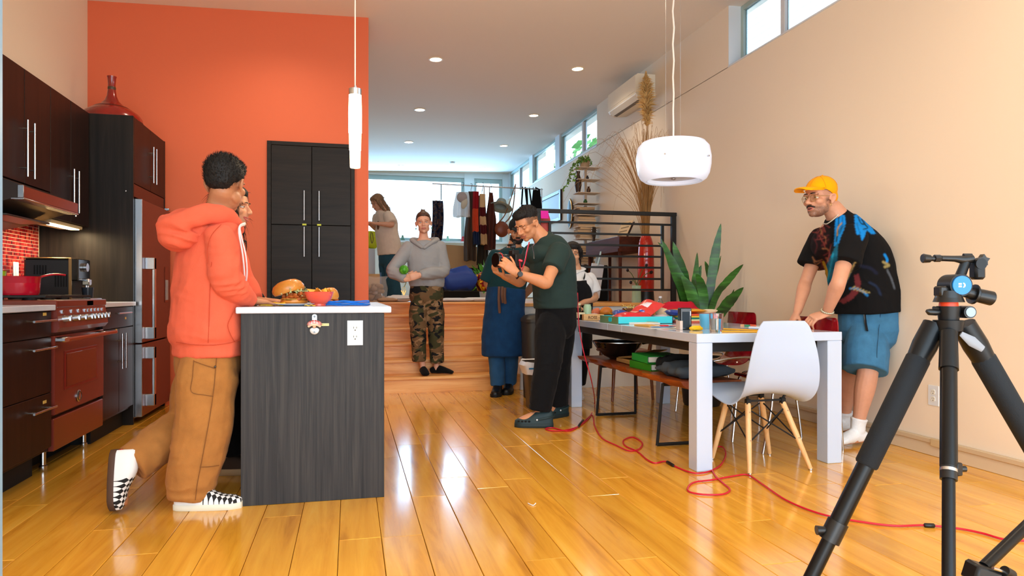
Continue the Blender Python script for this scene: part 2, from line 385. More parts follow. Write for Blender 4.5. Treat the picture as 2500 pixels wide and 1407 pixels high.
# ---------------------------------------------------------------- stairs between the two levels
st = thing('staircase', 'wide oak steps leading up to the raised rear level', 'stairs', (.9, 6.74, 0))
zs = [0, .159, .30, .447, .592, .732, PZ]; ys = [6.74, 7.02, 7.30, 7.58, 7.86, 8.14]
for k in range(6):
 MB().bb((OX+.004, ys[k], zs[k]-.0 if k else 0), (1.673, ys[k]+.02, zs[k+1]-.03)).build('riser', oak, st, smooth=False)
 yb = ys[k+1]+.02 if k < 5 else 8.18
 MB().bb((OX+.004, ys[k]-.025, zs[k+1]-.03), (1.673, yb, zs[k+1]), .006).build('tread', oak, st, smooth=False)
# ---------------------------------------------------------------- ceiling lights
lamp_w = M('downlight_diffuser_warm', '#fff2dc', .4, emit='#ffdfae', estr=14)
ring_m = M('downlight_trim_ring', '#f6e7c8', .4)
spots = [(1064, 145), (1410, 168), (1025, 268), (1303, 282), (998, 347), (1230, 356), (978, 405), (1176, 410)]
pts = []
for px, py in spots:
 z = 3.6
 for _ in range(4): q = atZ(px, py, z); z = zc(q[0])
 pts.append(q)
tilt = Matrix.Rotation(-math.atan(.03), 4, 'Y')
def downlight(x, y, label, k):
 z = zc(x); t = thing('ceiling_light', label, 'ceiling light', (x, y, z), 'recessed ceiling lights')
 MB().lathe([(.062, -.002), (.066, -.006), (.08, -.006), (.082, 0)], (x, y, z), 28, tilt).build('trim_ring', ring_m, t)
 MB().lathe([(.0001, -.004), (.064, -.004)], (x, y, z), 28, tilt).build('diffuser', lamp_w, t)
 l = bpy.data.lights.new('downlight_lamp', 'SPOT'); l.energy = POW; l.color = (1.0, .80, .57); l.spot_size = 2.5; l.spot_blend = .8; l.shadow_soft_size = .07
 o = bpy.data.objects.new('downlight_lamp', l); COL.objects.link(o); o.location = (x, y, z-.03)
POW = 48
names = ['recessed ceiling light nearest the orange wall, in front of the rear level', 'recessed ceiling light beside the wall air conditioner', 'second recessed ceiling light back along the orange wall side', 'second recessed ceiling light back on the clerestory side', 'third recessed ceiling light back along the orange wall side', 'third recessed ceiling light back on the clerestory side', 'farthest recessed ceiling light above the large far window', 'farthest recessed ceiling light above the far window post']
for k, q in enumerate(pts):
 if k >= 2: POW = 8
 downlight(q[0], q[1], names[k], k)
det = atZ(1104, 397, 3.6); MB().lathe([(.0001, -.03), (.045, -.03), (.055, -.02), (.06, 0)], (det[0], det[1], zc(det[0])), 20, tilt).thing('smoke_detector', trim_w, 'small white smoke detector on the ceiling near the far windows', 'smoke detector')
# lamps of the same row over the kitchen and the table, out of view above
POW = 45
for k, (x, y) in enumerate([(1.25, 4.6), (1.25, 2.4), (2.7, 2.0), (-.6, 5.6)]):
 l = bpy.data.lights.new('downlight_lamp', 'SPOT'); l.energy = POW; l.color = (1.0, .80, .57); l.spot_size = 2.6; l.spot_blend = .8; l.shadow_soft_size = .07
 o = bpy.data.objects.new('downlight_lamp', l); COL.objects.link(o); o.location = (x, y, zc(x)-.03)
# ================================================================ the kitchen
esp = WOOD('espresso_cabinet_veneer', [(.3, '#1a0f0d'), (.5, '#241511'), (.75, '#2e1b16')], .42, (26, 26, 1.4), rand=.12, bump=.06, spec=.2)
espx = WOOD('espresso_pantry_veneer', [(.3, '#16120f'), (.5, '#211b16'), (.75, '#2a231c')], .45, (1.6, 20, 26), rand=.12, bump=.06, spec=.2)
espd = WOOD('espresso_panel_veneer', [(.3, '#151210'), (.5, '#1f1a17'), (.75, '#2a241f')], .45, (30, 30, 1.3), bump=.06, spec=.2)
isl = WOOD('charcoal_island_veneer', [(.3, '#1f1f21'), (.48, '#2f2e2f'), (.62, '#3a3837'), (.8, '#454240')], .5, (60, 60, 1.6), bump=.12, spec=.25)
chrome = M('brushed_steel', '#c9ccd0', .25, 1)
dsteel = M('dark_steel', '#5c5e60', .35, 1)
red_e = M('burgundy_enamel', '#702c21', .3, coat=.3)
red_f = M('fridge_burgundy_panel', '#5c261d', .35, coat=.2)
blk = M('black_plastic', '#141415', .35); blkm = M('matte_black', '#0e0f10', .7); void = M('dark_recess', '#060606', .9)
quartz = M('white_quartz_counter', '#cfd9e9', .25, var=.03, vscale=40)  # white stone, with the blue of the front daylight in its base colour
tag_m = M('yellow_paper_tag', '#e9c86a', .6); goldtag = M('gold_foil_tag', '#e0bb62', .5)
BX = -1.57; UX = -1.857
def vbar(mb, x, y, z0, z1, r=.006, out=.035, ax=0):
 """upright bar handle standing off a face that looks along +X (ax 0) or -Y (ax 1)"""
 d = (out, 0) if ax == 0 else (0, -out)
 mb.cyl((x+d[0], y+d[1], z0), (x+d[0], y+d[1], z1), r, n=10)
 for z in (z0+.05, z1-.05): mb.cyl((x, y, z), (x+d[0], y+d[1], z), r*.75, n=8)
 return mb
def hbar(mb, x, y0, y1, z, r=.006, out=.035):
 mb.cyl((x+out, y0, z), (x+out, y1, z), r, n=10)
 for y in (y0+.04, y1-.04): mb.cyl((x, y, z), (x+out, y, z), r*.75, n=8)
 return mb
# ---- upper cabinets
def upper(y0, y1, z0, hy, label, hz):
 t = thing('wall_cabinet', label, 'cabinet', (LW, (y0+y1)/2, z0), 'dark wall cabinets')
 MB().bb((LW+.002, y0+.001, z0), (UX-.02, y1-.001, 2.295), .002).build('body', esp, t, smooth=False)
 d = MB().bb((UX-.019, y0+.002, z0+.002), (UX, y1-.002, 2.293), .002).build('door', esp, t, smooth=False)
 vbar(MB(), UX, hy, hz[0], hz[1]).build('handle', chrome, d)
 return t
hz = (1.70, 1.93)
upper(4.18, 4.543, 1.62, 4.50, 'dark wall cabinet at the edge of the view over the range hood', (1.655, 1.985))
upper(4.545, 4.90, 1.62, 4.59, 'second dark wall cabinet over the range hood', (1.655, 1.985))
upper(4.902, 5.225, 1.46, 5.185, 'narrow dark wall cabinet just past the range hood', (1.53, 1.82))
upper(5.227, 5.555, 1.46, 5.27, 'dark wall cabinet next to the tall fridge panel', (1.53, 1.82))
upper(3.3, 4.178, 1.46, 4.1, 'dark wall cabinet before the range hood, mostly out of view', (1.53, 1.82))
ul = thing('under_cabinet_light', 'slim warm strip light under the dark wall cabinet', 'light', (-1.98, 5.2, 1.46))
MB().bb((-2.03, 4.97, 1.436), (-1.88, 5.50, 1.459), .003).build('housing', M('light_housing', '#d9c7a0', .5), ul)
MB().bb((-1.955, 4.99, 1.431), (-1.895, 5.48, 1.437)).build('diffuser', M('strip_diffuser', '#fff0d0', .4, emit='#ffd595', estr=22), ul)
l = bpy.data.lights.new('strip_lamp', 'AREA'); l.energy = 7; l.color = (1, .76, .45); l.shape = 'RECTANGLE'; l.size = .06; l.size_y = .5
o = bpy.data.objects.new('strip_lamp', l); COL.objects.link(o); o.location = (-1.925, 5.235, 1.425)
ul2 = thing('under_cabinet_light', 'pale strip light on the wall behind the range hood', 'light', (-2.08, 4.7, 1.46))
MB().bb((-2.17, 4.25, 1.44), (-2.0, 4.88, 1.459), .003).build('housing', MATS['light_housing'], ul2)
# ---- tiles on the wall
tm, nt, b = newmat('red_mosaic_tile'); tc = nd(nt, 'ShaderNodeTexCoord'); sn = nd(nt, 'ShaderNodeVectorMath', operation='SNAP'); sn.inputs[1].default_value = (1, .018, .024)
nt.links.new(tc.outputs['Object'], sn.inputs[0]); wn_ = nd(nt, 'ShaderNodeTexWhiteNoise'); nt.links.new(sn.outputs[0], wn_.inputs['Vector'])
rr = ramp(nt, [(0, '#560a10'), (.35, '#7d1216'), (.65, '#981f1c'), (1, '#a84535')]); nt.links.new(wn_.outputs['Value'], rr.inputs['Fac']); nt.links.new(rr.outputs['Color'], b.inputs['Base Color']); b.inputs['Roughness'].default_value = .12
bs = thing('backsplash', 'red glass mosaic backsplash with pale grout behind the range', 'backsplash', (LW, 4.9, .92))
MB().bb((LW+.001, 4.1, .90), (LW+.004, 5.575, 1.47)).build('grout', M('pale_grout', '#e3c9b0', .8), bs, smooth=False)
mo = MB()
for j in range(int(1.47/.018)):
 for k in range(23):
  y = 4.104+j*.018; z = .918+k*.024
  mo.add([(LW+.0065, y+.001, z+.001), (LW+.0065, y+.0155, z+.001), (LW+.0065, y+.0155, z+.0215), (LW+.0065, y+.001, z+.0215), (LW+.003, y, z), (LW+.003, y+.0165, z), (LW+.003, y+.0165, z+.0225), (LW+.003, y, z+.0225)], [(0, 1, 2, 3), (4, 5, 1, 0), (5, 6, 2, 1), (6, 7, 3, 2), (7, 4, 0, 3)])
mo.build('mosaic', tm, bs, smooth=False, kind='stuff')
p = atX(39, 662, LW+.01); sw = thing('light_switch', 'white light switch plate on the red mosaic', 'switch', (LW+.007, p[1], p[2]-.06))
MB().bb((LW+.006, p[1]-.036, p[2]-.06), (LW+.013, p[1]+.036, p[2]+.06), .003).build('plate', trim_w, sw); MB().bb((LW+.013, p[1]-.016, p[2]-.032), (LW+.017, p[1]+.016, p[2]+.032), .002).build('rocker', trim_w, sw)
# ---- hood
h = thing('range_hood', 'burgundy fronted range hood under the dark wall cabinets', 'range hood', (-1.9, 4.52, 1.36))
hb = MB(); sec = [(LW+.01, 1.36), (LW+.01, 1.615), (-1.86, 1.615), (-1.72, 1.56), (-1.72, 1.49), (-1.76, 1.485), (-2.0, 1.40)]
hb.loft([np.array([(x, y, z) for x, z in sec]) for y in (4.152, 4.898)]); hb.build('body', M('hood_dark_metal', '#3a302c', .4, .6), h, smooth=False)
MB().bb((-1.722, 4.15, 1.49), (-1.70, 4.90, 1.553), .002).build('front_panel', red_e, h, smooth=False)
MB().bb((-1.76, 4.148, 1.480), (-1.697, 4.902, 1.489), .002).build('lip', chrome, h)
MB().bb((-1.725, 4.143, 1.49), (-1.697, 4.15, 1.556), .001).build('end_cap', chrome, h)
MB().bb((-2.12, 4.25, 1.405), (-1.82, 4.80, 1.418), .004).build('filter', dsteel, h)
MB().cyl((-1.71, 4.89, 1.478), (-1.71, 4.89, 1.468), .006).build('knob', chrome, h)
# ---- base cabinets and worktops
def front(parent, name, y0, y1, z0, z1): return MB().bb((BX-.019, y0+.002, z0+.002), (BX, y1-.002, z1-.002), .002).build(name, esp, parent, smooth=False)
bc = thing('base_cabinet', 'dark three-drawer base cabinet beside the range', 'cabinet', (-1.88, 3.6, 0), 'dark base cabinets')
MB().bb((LW+.003, 3.3, .13), (BX-.02, 4.155, .885), .002).build('body', esp, bc, smooth=False); MB().bb((LW+.003, 3.3, 0), (-1.66, 4.15, .13)).build('toe_kick', blkm, bc, smooth=False)
for a, b_, z in ((.745, .883, .835), (.445, .745, .69), (.149, .445, .372)):
 d = front(bc, 'drawer', 3.52, 4.155, a, b_); hbar(MB(), BX, 3.86, 4.13, z).build('handle', chrome, d)
for y, z in ((4.07, .868), (4.07, .405)): MB().bb((BX-.001, y-.02, z-.008), (BX+.0015, y+.02, z+.008)).build('tag', goldtag, bc)
bc = thing('base_cabinet', 'dark base cabinet with a drawer over two doors between range and fridge', 'cabinet', (-1.88, 5.25, 0), 'dark base cabinets')
MB().bb((LW+.003, 4.935, .13), (BX-.02, 5.575, .885), .002).build('body', esp, bc, smooth=False); MB().bb((LW+.003, 4.935, 0), (-1.64, 5.575, .13)).build('toe_kick', blkm, bc, smooth=False)
d = front(bc, 'drawer', 4.935, 5.575, .737, .883); hbar(MB(), BX, 5.14, 5.42, .84).build('handle', chrome, d)
for a, b_, hy in ((4.935, 5.254, 5.215), (5.256, 5.575, 5.295)):
 d = front(bc, 'door', a, b_, .15, .735); vbar(MB(), BX, hy, .455, .70).build('handle', chrome, d)
for y, z in ((5.40, .80), (5.2, .725)): MB().bb((BX-.001, y-.014, z-.008), (BX+.0015, y+.014, z+.008)).build('tag', goldtag, bc)
MB().bb((LW+.008, 3.3, .886), (BX+.02, 4.158, .916), .003).thing('worktop', quartz, 'white worktop over the drawers beside the range', 'worktop', smooth=False)
MB().bb((LW+.008, 4.934, .886), (BX+.02, 5.576, .916), .003).thing('worktop', quartz, 'white worktop under the coffee machine', 'worktop', smooth=False)
# ---- range
rg = thing('range_cooker', 'burgundy enamel range cooker with an oven and a row of knobs', 'cooker', (-1.86, 4.545, 0))
RX = -1.565; y0, y1 = 4.165, 4.93
MB().bb((LW+.03, y0, .12), (RX-.03, y1, .90), .003).build('body', dsteel, rg, smooth=False)
MB().bb((RX-.03, y0+.004, .12), (RX, y1-.004, .295), .004).build('warming_drawer', red_e, rg, smooth=False)
dr = MB().bb((RX-.03, y0+.004, .315), (RX+.005, y1-.004, .745), .005).build('oven_door', red_e, rg, smooth=False)
MB().bb((RX+.004, y0+.13, .435), (RX+.009, y1-.13, .655), .003).build('window_frame', M('burgundy_enamel_edge', '#7a2118', .3), dr, smooth=False)
MB().bb((RX+.006, y0+.15, .452), (RX+.0105, y1-.15, .638), .002).build('window', M('oven_glass_brown', '#4a1d14', .08, coat=.6), dr, smooth=False)
hh = MB(); hh.cyl((RX+.065, y0+.005, .725), (RX+.065, y1+.03, .725), .012); hh.build('handle', M('copper_bar', '#a8502e', .3, .5), dr)
for y in (y0+.06, y1-.10): MB().bb((RX, y-.05, .712), (RX+.062, y+.04, .738), .006).build('handle_mount', chrome, dr)
MB().ell((RX+.008, 4.50, .375), (.006, .036, .036)).build('badge', chrome, dr)
MB().tube([(RX+.012, 4.50+.026*math.cos(a), .375+.026*math.sin(a)) for a in np.linspace(0, 2*PI, 17)[:-1]], .003, 6, True).build('badge_ring', dsteel, dr)
cp = MB(); cp.loft([np.array([(RX-.03, y, .765), (RX+.012, y, .765), (RX+.03, y, .79), (RX+.012, y, .90), (RX-.03, y, .90)]) for y in (y0+.002, y1-.002)]); cpo = cp.build('control_panel', red_e, rg, smooth=False)
for k, y in enumerate([4.24, 4.37, 4.47, 4.57, 4.62, 4.68, 4.74, 4.80, 4.86]):
 kb = MB(); kb.cyl((RX+.02, y, .836), (RX+.055, y, .840), .021, .017); kb.bb((RX+.054, y-.004, .824), (RX+.064, y+.004, .857), .002); ko = kb.build('knob', chrome, cpo)
 MB().bb((RX+.014, y-.012, .866), (RX+.022, y+.012, .886), .001).build('dial_mark', chrome, cpo)
MB().bb((RX+.016, 4.60, .905), (RX+.018, 4.70, .932)).build('tag', goldtag, rg, smooth=False)
MB().bb((LW+.03, y0, .90), (RX+.018, y1, .94), .004).build('cooktop', red_e, rg, smooth=False)
gm = MB()
for cy in (4.32, 4.545, 4.77):
 for cx in (-2.0, -1.74):
  for a in range(4):
   ca, sa = math.cos(a*PI/2), math.sin(a*PI/2); gm.box((cx+.055*ca, cy+.055*sa, .962), (.085 if a % 2 == 0 else .012, .012 if a % 2 == 0 else .085, .014), .003)
  gm.bb((cx-.12, cy-.105, .953), (cx-.11, cy+.105, .967), .002); gm.bb((cx+.11, cy-.105, .953), (cx+.12, cy+.105, .967), .002); gm.bb((cx-.12, cy-.11, .953), (cx+.12, cy-.10, .967), .002); gm.bb((cx-.12, cy+.10, .953), (cx+.12, cy+.11, .967), .002)
  gm.cyl((cx, cy, .94), (cx, cy, .955), .035)
gm.build('grate', M('cast_iron', '#141414', .6), rg)
for y in (y0+.08, y1-.1): MB().lathe([(.016, .0), (.02, .01), (.02, .03), (.014, .035), (.014, .12)], (RX-.08, y, 0), 16).build('foot', chrome, rg)
MB().bb((LW+.05, y0+.02, 0), (-1.75, y1-.02, .12)).build('plinth', void, rg, smooth=False)
# ---- pots
def pan(label, c, r, h, m, handle=None):
 t = thing('saucepan', label, 'saucepan', c)
 MB().lathe([(.0001, 0), (r*.88, 0), (r*.95, .012), (r, h), (r+.006, h+.004), (r+.002, h), (r*.92, .014), (.0001, .008)], c, 28).build('pan', m, t)
 if handle:
  d = vn(handle); s_ = np.array(c)+d*r*.97+np.array((0, 0, h-.012)); pp = [s_, s_+d*.05+(0, 0, .02), s_+d*.12+(0, 0, .032), s_+d*.19+(0, 0, .03)]
  MB().tube(catmull(pp, 5), .011, 10, flat=(.6, 1)).build('handle', m, t)
 return t
pan('red enamel saucepan with a long handle on the range', (-1.78, 4.30, .968), .098, .10, M('cherry_enamel', '#b3122a', .2, coat=.5), (.45, .9, 0))
pan('lime green pot at the edge of the view on the range', (-1.93, 4.27, .968), .09, .13, M('lime_enamel', '#93b81f', .25, coat=.4))
# ---- coffee machine
cm = thing('coffee_machine', 'black bean-to-cup coffee machine on the white worktop', 'coffee machine', (-1.88, 5.12, .916))
MB().bb((-2.05, 5.0, .92), (-1.78, 5.22, 1.205), .012).build('body', M('coffee_machine_shell', '#1b1a19', .4), cm, smooth=False)
MB().bb((-1.782, 5.005, 1.06), (-1.735, 5.215, 1.205), .006).build('control_head', M('dark_glass_black', '#0d0d0f', .15), cm, smooth=False)
MB().bb((-1.79, 4.996, .92), (-1.772, 5.003, 1.206), .001).build('edge_strip', M('warm_metal_edge', '#9a7b52', .3, .8), cm, smooth=False)
MB().bb((-2.05, 4.998, 1.203), (-1.775, 5.22, 1.211), .003).build('top_plate', M('warm_metal_edge', '#9a7b52'), cm, smooth=False)
MB().bb((-1.785, 5.0, .918), (-1.66, 5.21, .94), .005).build('drip_tray', blk, cm, smooth=False); MB().bb((-1.78, 4.999, .938), (-1.66, 5.205, .946), .002).build('tray_rim', chrome, cm, smooth=False)
MB().cyl((-1.734, 5.11, 1.15), (-1.715, 5.11, 1.15), .028).build('dial', chrome, cm)
sp = MB(); sp.bb((-1.745, 5.09, 1.03), (-1.70, 5.14, 1.075), .006); sp.cyl((-1.72, 5.10, 1.0), (-1.72, 5.10, 1.03), .008); sp.cyl((-1.72, 5.13, 1.0), (-1.72, 5.13, 1.03), .008); sp.build('spout', chrome, cm)
for a, b_ in ((1.10, 1.16), (1.02, 1.10)):
 for k in range(5): MB().bb((-1.99+.016*k+(0 if a > 1.05 else .12), 4.997, a), (-1.982+.016*k+(0 if a > 1.05 else .12), 5.0, b_)).build('vent_slot', void, cm, smooth=False)
MB().lathe([(.0001, 0), (.03, 0), (.036, .07), (.033, .07), (.028, .004), (.0001, .004)], (-1.715, 5.11, .947), 20).thing('coffee_cup', M('dark_glazed_cup', '#2a3038', .2), 'small dark cup on the tray of the coffee machine', 'cup')
# ---- fridge with its tall panel and top cabinet
q = atX(306, 466, -1.62); MB().ell((-1.62, 5.577, q[2]), (.006, .003, .006)).thing('magnet', chrome, 'tiny steel knob on the tall dark panel', 'magnet')
tc_ = thing('fridge_cabinet', 'tall dark fridge housing with side panels and a two-door top cabinet carrying a red vase', 'cabinet', (-1.88, 6.03, 0))
for a, b_ in ((5.578, 5.60), (6.455, 6.475)): MB().bb((LW+.002, a, 0), (BX, b_, 2.297), .001).build('side_panel', espd, tc_, smooth=False)
MB().bb((LW, 5.60, 1.72), (BX-.02, 6.455, 2.295), .001).build('body', espd, tc_, smooth=False)
for a, b_, hy in ((5.602, 6.027, 5.985), (6.029, 6.453, 6.07)):
 d = MB().bb((BX-.019, a, 1.80), (BX, b_, 2.293), .002).build('door', esp, tc_, smooth=False); vbar(MB(), BX, hy, 1.86, 2.15).build('handle', chrome, d)
MB().bb((BX-.019, 5.602, 1.70), (BX-.004, 6.453, 1.797), .002).build('valance', M('valance_brown', '#4f2016', .4), tc_, smooth=False)
fr = thing('refrigerator', 'burgundy panelled refrigerator with flat steel handles', 'refrigerator', (-1.86, 6.03, 0))
MB().bb((LW+.02, 5.625, .03), (-1.585, 6.44, 1.685), .004).build('body', dsteel, fr, smooth=False)
for z0, z1 in ((.605, 1.685), (.05, .595)):
 d = MB().bb((-1.583, 5.625, z0), (-1.52, 6.44, z1), .006).build('door', red_f, fr, smooth=False)
 MB().bb((-1.585, 5.618, z0), (-1.521, 5.626, z1), .002).build('edge_trim', chrome, d, smooth=False)
 a, b_ = (.63, 1.25) if z0 > .3 else (.12, .57)
 hm = MB(); hm.bb((-1.475, 5.70, a), (-1.455, 5.745, b_), .004)
 hm.bb((-1.522, 5.69, a), (-1.455, 5.745, a+.09), .004); hm.bb((-1.522, 5.69, b_-.09), (-1.455, 5.745, b_), .004)
 hm.build('handle', chrome, d, smooth=False)
dq = MB().bb((-1.522, 6.25, .90), (-1.516, 6.36, 1.20), .003).build('dispenser', M('dispenser_frame', '#6a2a1c', .3), fr, smooth=False)
MB().bb((-1.517, 6.265, .92), (-1.514, 6.345, 1.09), .002).build('dispenser_niche', M('dispenser_niche_blue', '#8fb0bd', .2), dq, smooth=False)
MB().bb((-1.52, 6.40, 1.69), (-1.56, 6.44, 1.71), .003).build('hinge', chrome, fr)
for k, (y, z, cl) in enumerate(((6.33, 1.60, '#7a4a8a'), (6.40, 1.61, '#b58ac0'))):
 mg = thing('key_charm', ['dark purple key charm hanging on the fridge door', 'pale purple key charm hanging on the fridge door'][k], 'key charm', (-1.517, y, z-.04))
 MB().ell((-1.512, y, z-.015), (.006, .02, .03)).build('charm', M('charm_%s' % ('dark', 'pale')[k], cl, .25), mg); MB().tube([(-1.513, y+.012*math.cos(a), z+.025+.012*math.sin(a)) for a in np.linspace(0, 2*PI, 11)[:-1]], .002, 6, True).build('ring', chrome, mg)
# vase on top
q = at(288, 282, 5.98); vx, vy = -1.80, 5.86
vz = 2.297; va = thing('vase', 'red flared long-necked vase on top of the fridge cabinet', 'vase', (vx, vy, vz))
pr = [(.0001, 0), (.20, 0), (.215, .012), (.213, .035), (.19, .07), (.14, .105), (.085, .135), (.05, .17), (.034, .21), (.027, .26), (.026, .30), (.030, .345), (.034, .36), (.028, .36), (.02, .30)]
MB().lathe(pr, (vx, vy, vz), 36).build('body', M('red_lacquer', '#83130d', .22, coat=.5, var=.25, vscale=9), va)
bd = MB(); bd.lathe([(.0272, .255), (.0285, .258), (.0285, .276), (.0272, .28)], (vx, vy, vz), 24); bd.build('neck_band', M('dark_bronze_band', '#4a3320', .4), va)
bd = MB(); bd.lathe([(.137, .107), (.116, .121)], (vx, vy, vz), 36); bd.lathe([(.2165, .004), (.2165, .014)], (vx, vy, vz), 36); bd.build('shoulder_band', M('dark_red_band', '#521310', .4), va)
# ---- pantry in the orange wall
pt = thing('pantry_cabinet', 'tall dark four-door pantry let into the orange wall', 'cabinet', (-.35, OW, 0))
X0, X1, XM = -.733, .037, -.345
fm = MB(); fm.bb((X0, OW-.03, 0), (X0+.035, OW-.001, 2.355), .002); fm.bb((X1-.035, OW-.03, 0), (X1, OW-.001, 2.355), .002); fm.bb((X0+.035, OW-.03, 2.32), (X1-.035, OW-.001, 2.355), .002); fm.build('frame', espx, pt, smooth=False)
MB().bb((X0+.036, OW-.012, .002), (X1-.036, OW-.001, 2.318)).build('back', void, pt, smooth=False)
for a, b_, hx in ((X0+.037, XM-.002, XM-.065), (XM+.002, X1-.037, XM+.065)):
 for z0, z1, h0, h1 in ((.12, 1.597, 1.31, 1.58), (1.603, 2.318, 1.64, 1.91)):
  d = MB().bb((a, OW-.028, z0), (b_, OW-.010, z1), .002).build('door', espx, pt, smooth=False); vbar(MB(), hx, OW-.028, h0, h1, ax=1).build('handle', chrome, d)
 MB().bb((hx-.018, OW-.0295, 1.597), (hx+.018, OW-.0275, 1.612)).build('tag', M('lime_tag', '#cfd84a', .6), pt, smooth=False)
# ---- island
IX0, IX1, IY0, IY1 = -.49, .157, 3.33, 4.95
ik = thing('kitchen_island', 'dark wood kitchen island', 'island', (-.17, 4.1, 0))
MB().bb((IX0, IY0, 0), (IX1, IY0+.02, .884), .0015).build('end_panel', isl, ik, smooth=False)
MB().bb((IX0+.03, IY0+.021, .1), (IX1-.02, IY1, .884), .002).build('body', esp, ik, smooth=False); MB().bb((IX0+.07, IY0+.03, 0), (IX1-.07, IY1-.04, .1)).build('toe_kick', blkm, ik, smooth=False)
for k in range(3):
 for x, hx in ((IX0+.03, -1), (IX1-.02, 1)):
  ya = IY0+.03+k*.53; d = MB().bb((x-.018 if hx < 0 else x, ya, .11), (x if hx < 0 else x+.018, ya+.52, .882), .002).build('door', esp, ik, smooth=False)
MB().bb((-.51, 3.315, .885), (.19, 4.98, .915), .004).thing('island_worktop', quartz, 'white quartz top of the kitchen island', 'worktop', smooth=False)
def outlet(name, label, P, ux, nz, w=.075, hgt=.12):
 """duplex wall outlet centred at P, ux = its horizontal axis, nz = outward normal"""
 P = Vector(P); ux = Vector(ux); nz = Vector(nz); uz = Vector((0, 0, 1))
 t = thing(name, label, 'outlet', P-uz*hgt/2)
 def plate(w_, h_, c, d0, d1, nm, m, par):
  mb = MB(); mb.prism([(-w_/2, -h_/2), (w_/2, -h_/2), (w_/2, h_/2), (-w_/2, h_/2)], d0, d1, mat_axes(ux, uz, nz, P+uz*c)); return mb.build(nm, m, par, smooth=False)
 plate(w, hgt, 0, 0, .005, 'plate', trim_w, t)
 for s_ in (-1, 1):
  c = .021*s_; mb = MB(); po = [(max(-.015, min(.015, .0175*math.cos(a))), .0165*math.sin(a)) for a in np.linspace(0, 2*PI, 25)[:-1]]
  mb.prism(po, .005, .0075, mat_axes(ux, uz, nz, P+uz*c)); so = mb.build('socket', M('outlet_ivory', '#e4e4dc', .4), t, smooth=False)
  for dx, dz, w_, h_ in ((-.0065, .004, .0022, .009), (.0065, .004, .0022, .008), (0, -.008, .005, .005)):
   mb = MB(); mb.prism([(-w_/2, -h_/2), (w_/2, -h_/2), (w_/2, h_/2), (-w_/2, h_/2)], .0075, .0078, mat_axes(ux, uz, nz, P+uz*(c+dz)+ux*dx)); mb.build('slot', void, so, smooth=False)
 return t
outlet('wall_outlet', 'white double outlet on the end of the kitchen island', at(867, 813, IY0), (1, 0, 0), (0, -1, 0), .072, .117)
outlet('wall_outlet', 'white double outlet low on the long cream wall behind the tripod', atX(2280, 966, RW), (0, -1, 0), (-1, 0, 0), .075, .12)
p = at(794, 793, IY0); tg = thing('label_sticker', 'small yellow label stuck beside the bottle opener', 'sticker', p)
MB().bb((p[0]-.017, IY0-.0012, p[2]-.006), (p[0]+.017, IY0-.0002, p[2]+.006)).build('paper', M('pale_yellow_label', '#f1e6a4', .6), tg, smooth=False)
text_mesh('Recycle', .009, .0001, mat_axes((1, 0, 0), (0, 0, 1), (0, -1, 0), (p[0], IY0-.0014, p[2])), 'lettering', M('olive_ink', '#6d6a3a', .7), tg)
# bottle opener shaped as a bearded gnome's head in a red spotted cap
p = np.array(at(768, 793, IY0)); gx, gz = p[0], p[2]; go = thing('bottle_opener', 'wall bottle opener shaped as a gnome with a spotted cap', 'bottle opener', (gx, IY0, gz-.045))
Mf = lambda z, d: mat_axes((1, 0, 0), (0, 0, 1), (0, -1, 0), (gx, IY0-d, gz+z))
silver = M('cast_silver', '#cfd6da', .35, .4)
mb = MB(); mb.prism([(-.011, -.02), (.011, -.02), (.011, .004)]+[(.011*math.cos(a), .004+.009*math.sin(a)) for a in np.linspace(0, PI, 9)[1:-1]]+[(-.011, .004)], 0, .005, Mf(.036, 0)); mo_ = mb.build('mount', silver, go, smooth=False)
MB().cyl((gx, IY0-.005, gz+.038), (gx, IY0-.008, gz+.038), .005).build('screw', dsteel, mo_)
mb = MB(); capo = [(-.034, -.006), (-.03, .006), (-.018, .013), (0, .015), (.018, .013), (.030, .006), (.034, -.006), (.024, -.012), (0, -.004), (-.024, -.012)]
mb.loft([np.array([(gx+x*s_, IY0-d, gz+.006+z*s_) for x, z in capo]) for s_, d in ((.9, .0), (1, .008), (1, .018), (.8, .026))]); mb.build('cap', M('opener_cap_pink', '#c98a86', .4), go)
for x, z in ((-.022, .012), (-.008, .017), (.008, .017), (.022, .012), (-.015, .005), (.016, .006), (0, .01)): MB().ell((gx+x*.8, IY0-.026, gz+.003+z), (.0035, .002, .0035), n=8, m=6).build('cap_spot', M('opener_spot_red', '#b02a2a', .4) if z > .01 else trim_w, go)
mb = MB(); mb.tube(catmull([(gx-.027, IY0-.016, gz-.008), (gx-.012, IY0-.022, gz-.0), (gx+.012, IY0-.022, gz-.0), (gx+.027, IY0-.016, gz-.008)], 4), .006, 8); mb.build('brim', M('opener_brim_cream', '#dcc7ad', .5), go)
MB().ell((gx, IY0-.024, gz-.008), (.008, .008, .007)).build('nose', M('opener_nose', '#d9a884', .5), go)
mb = MB(); mb.loft([np.array([(gx+r_*.0225*math.cos(a), IY0-d, gz-.024+(.0225*r_ if math.sin(a) < 0 else .013*r_)*math.sin(a)) for a in np.linspace(0, 2*PI, 25)[:-1]]) for r_, d in ((.96, 0), (1, .006), (.9, .016), (.4, .02))]); be = mb.build('beard', silver, go)
MB().cyl((gx, IY0-.018, gz-.034), (gx, IY0-.022, gz-.034), .004).build('screw', dsteel, be)
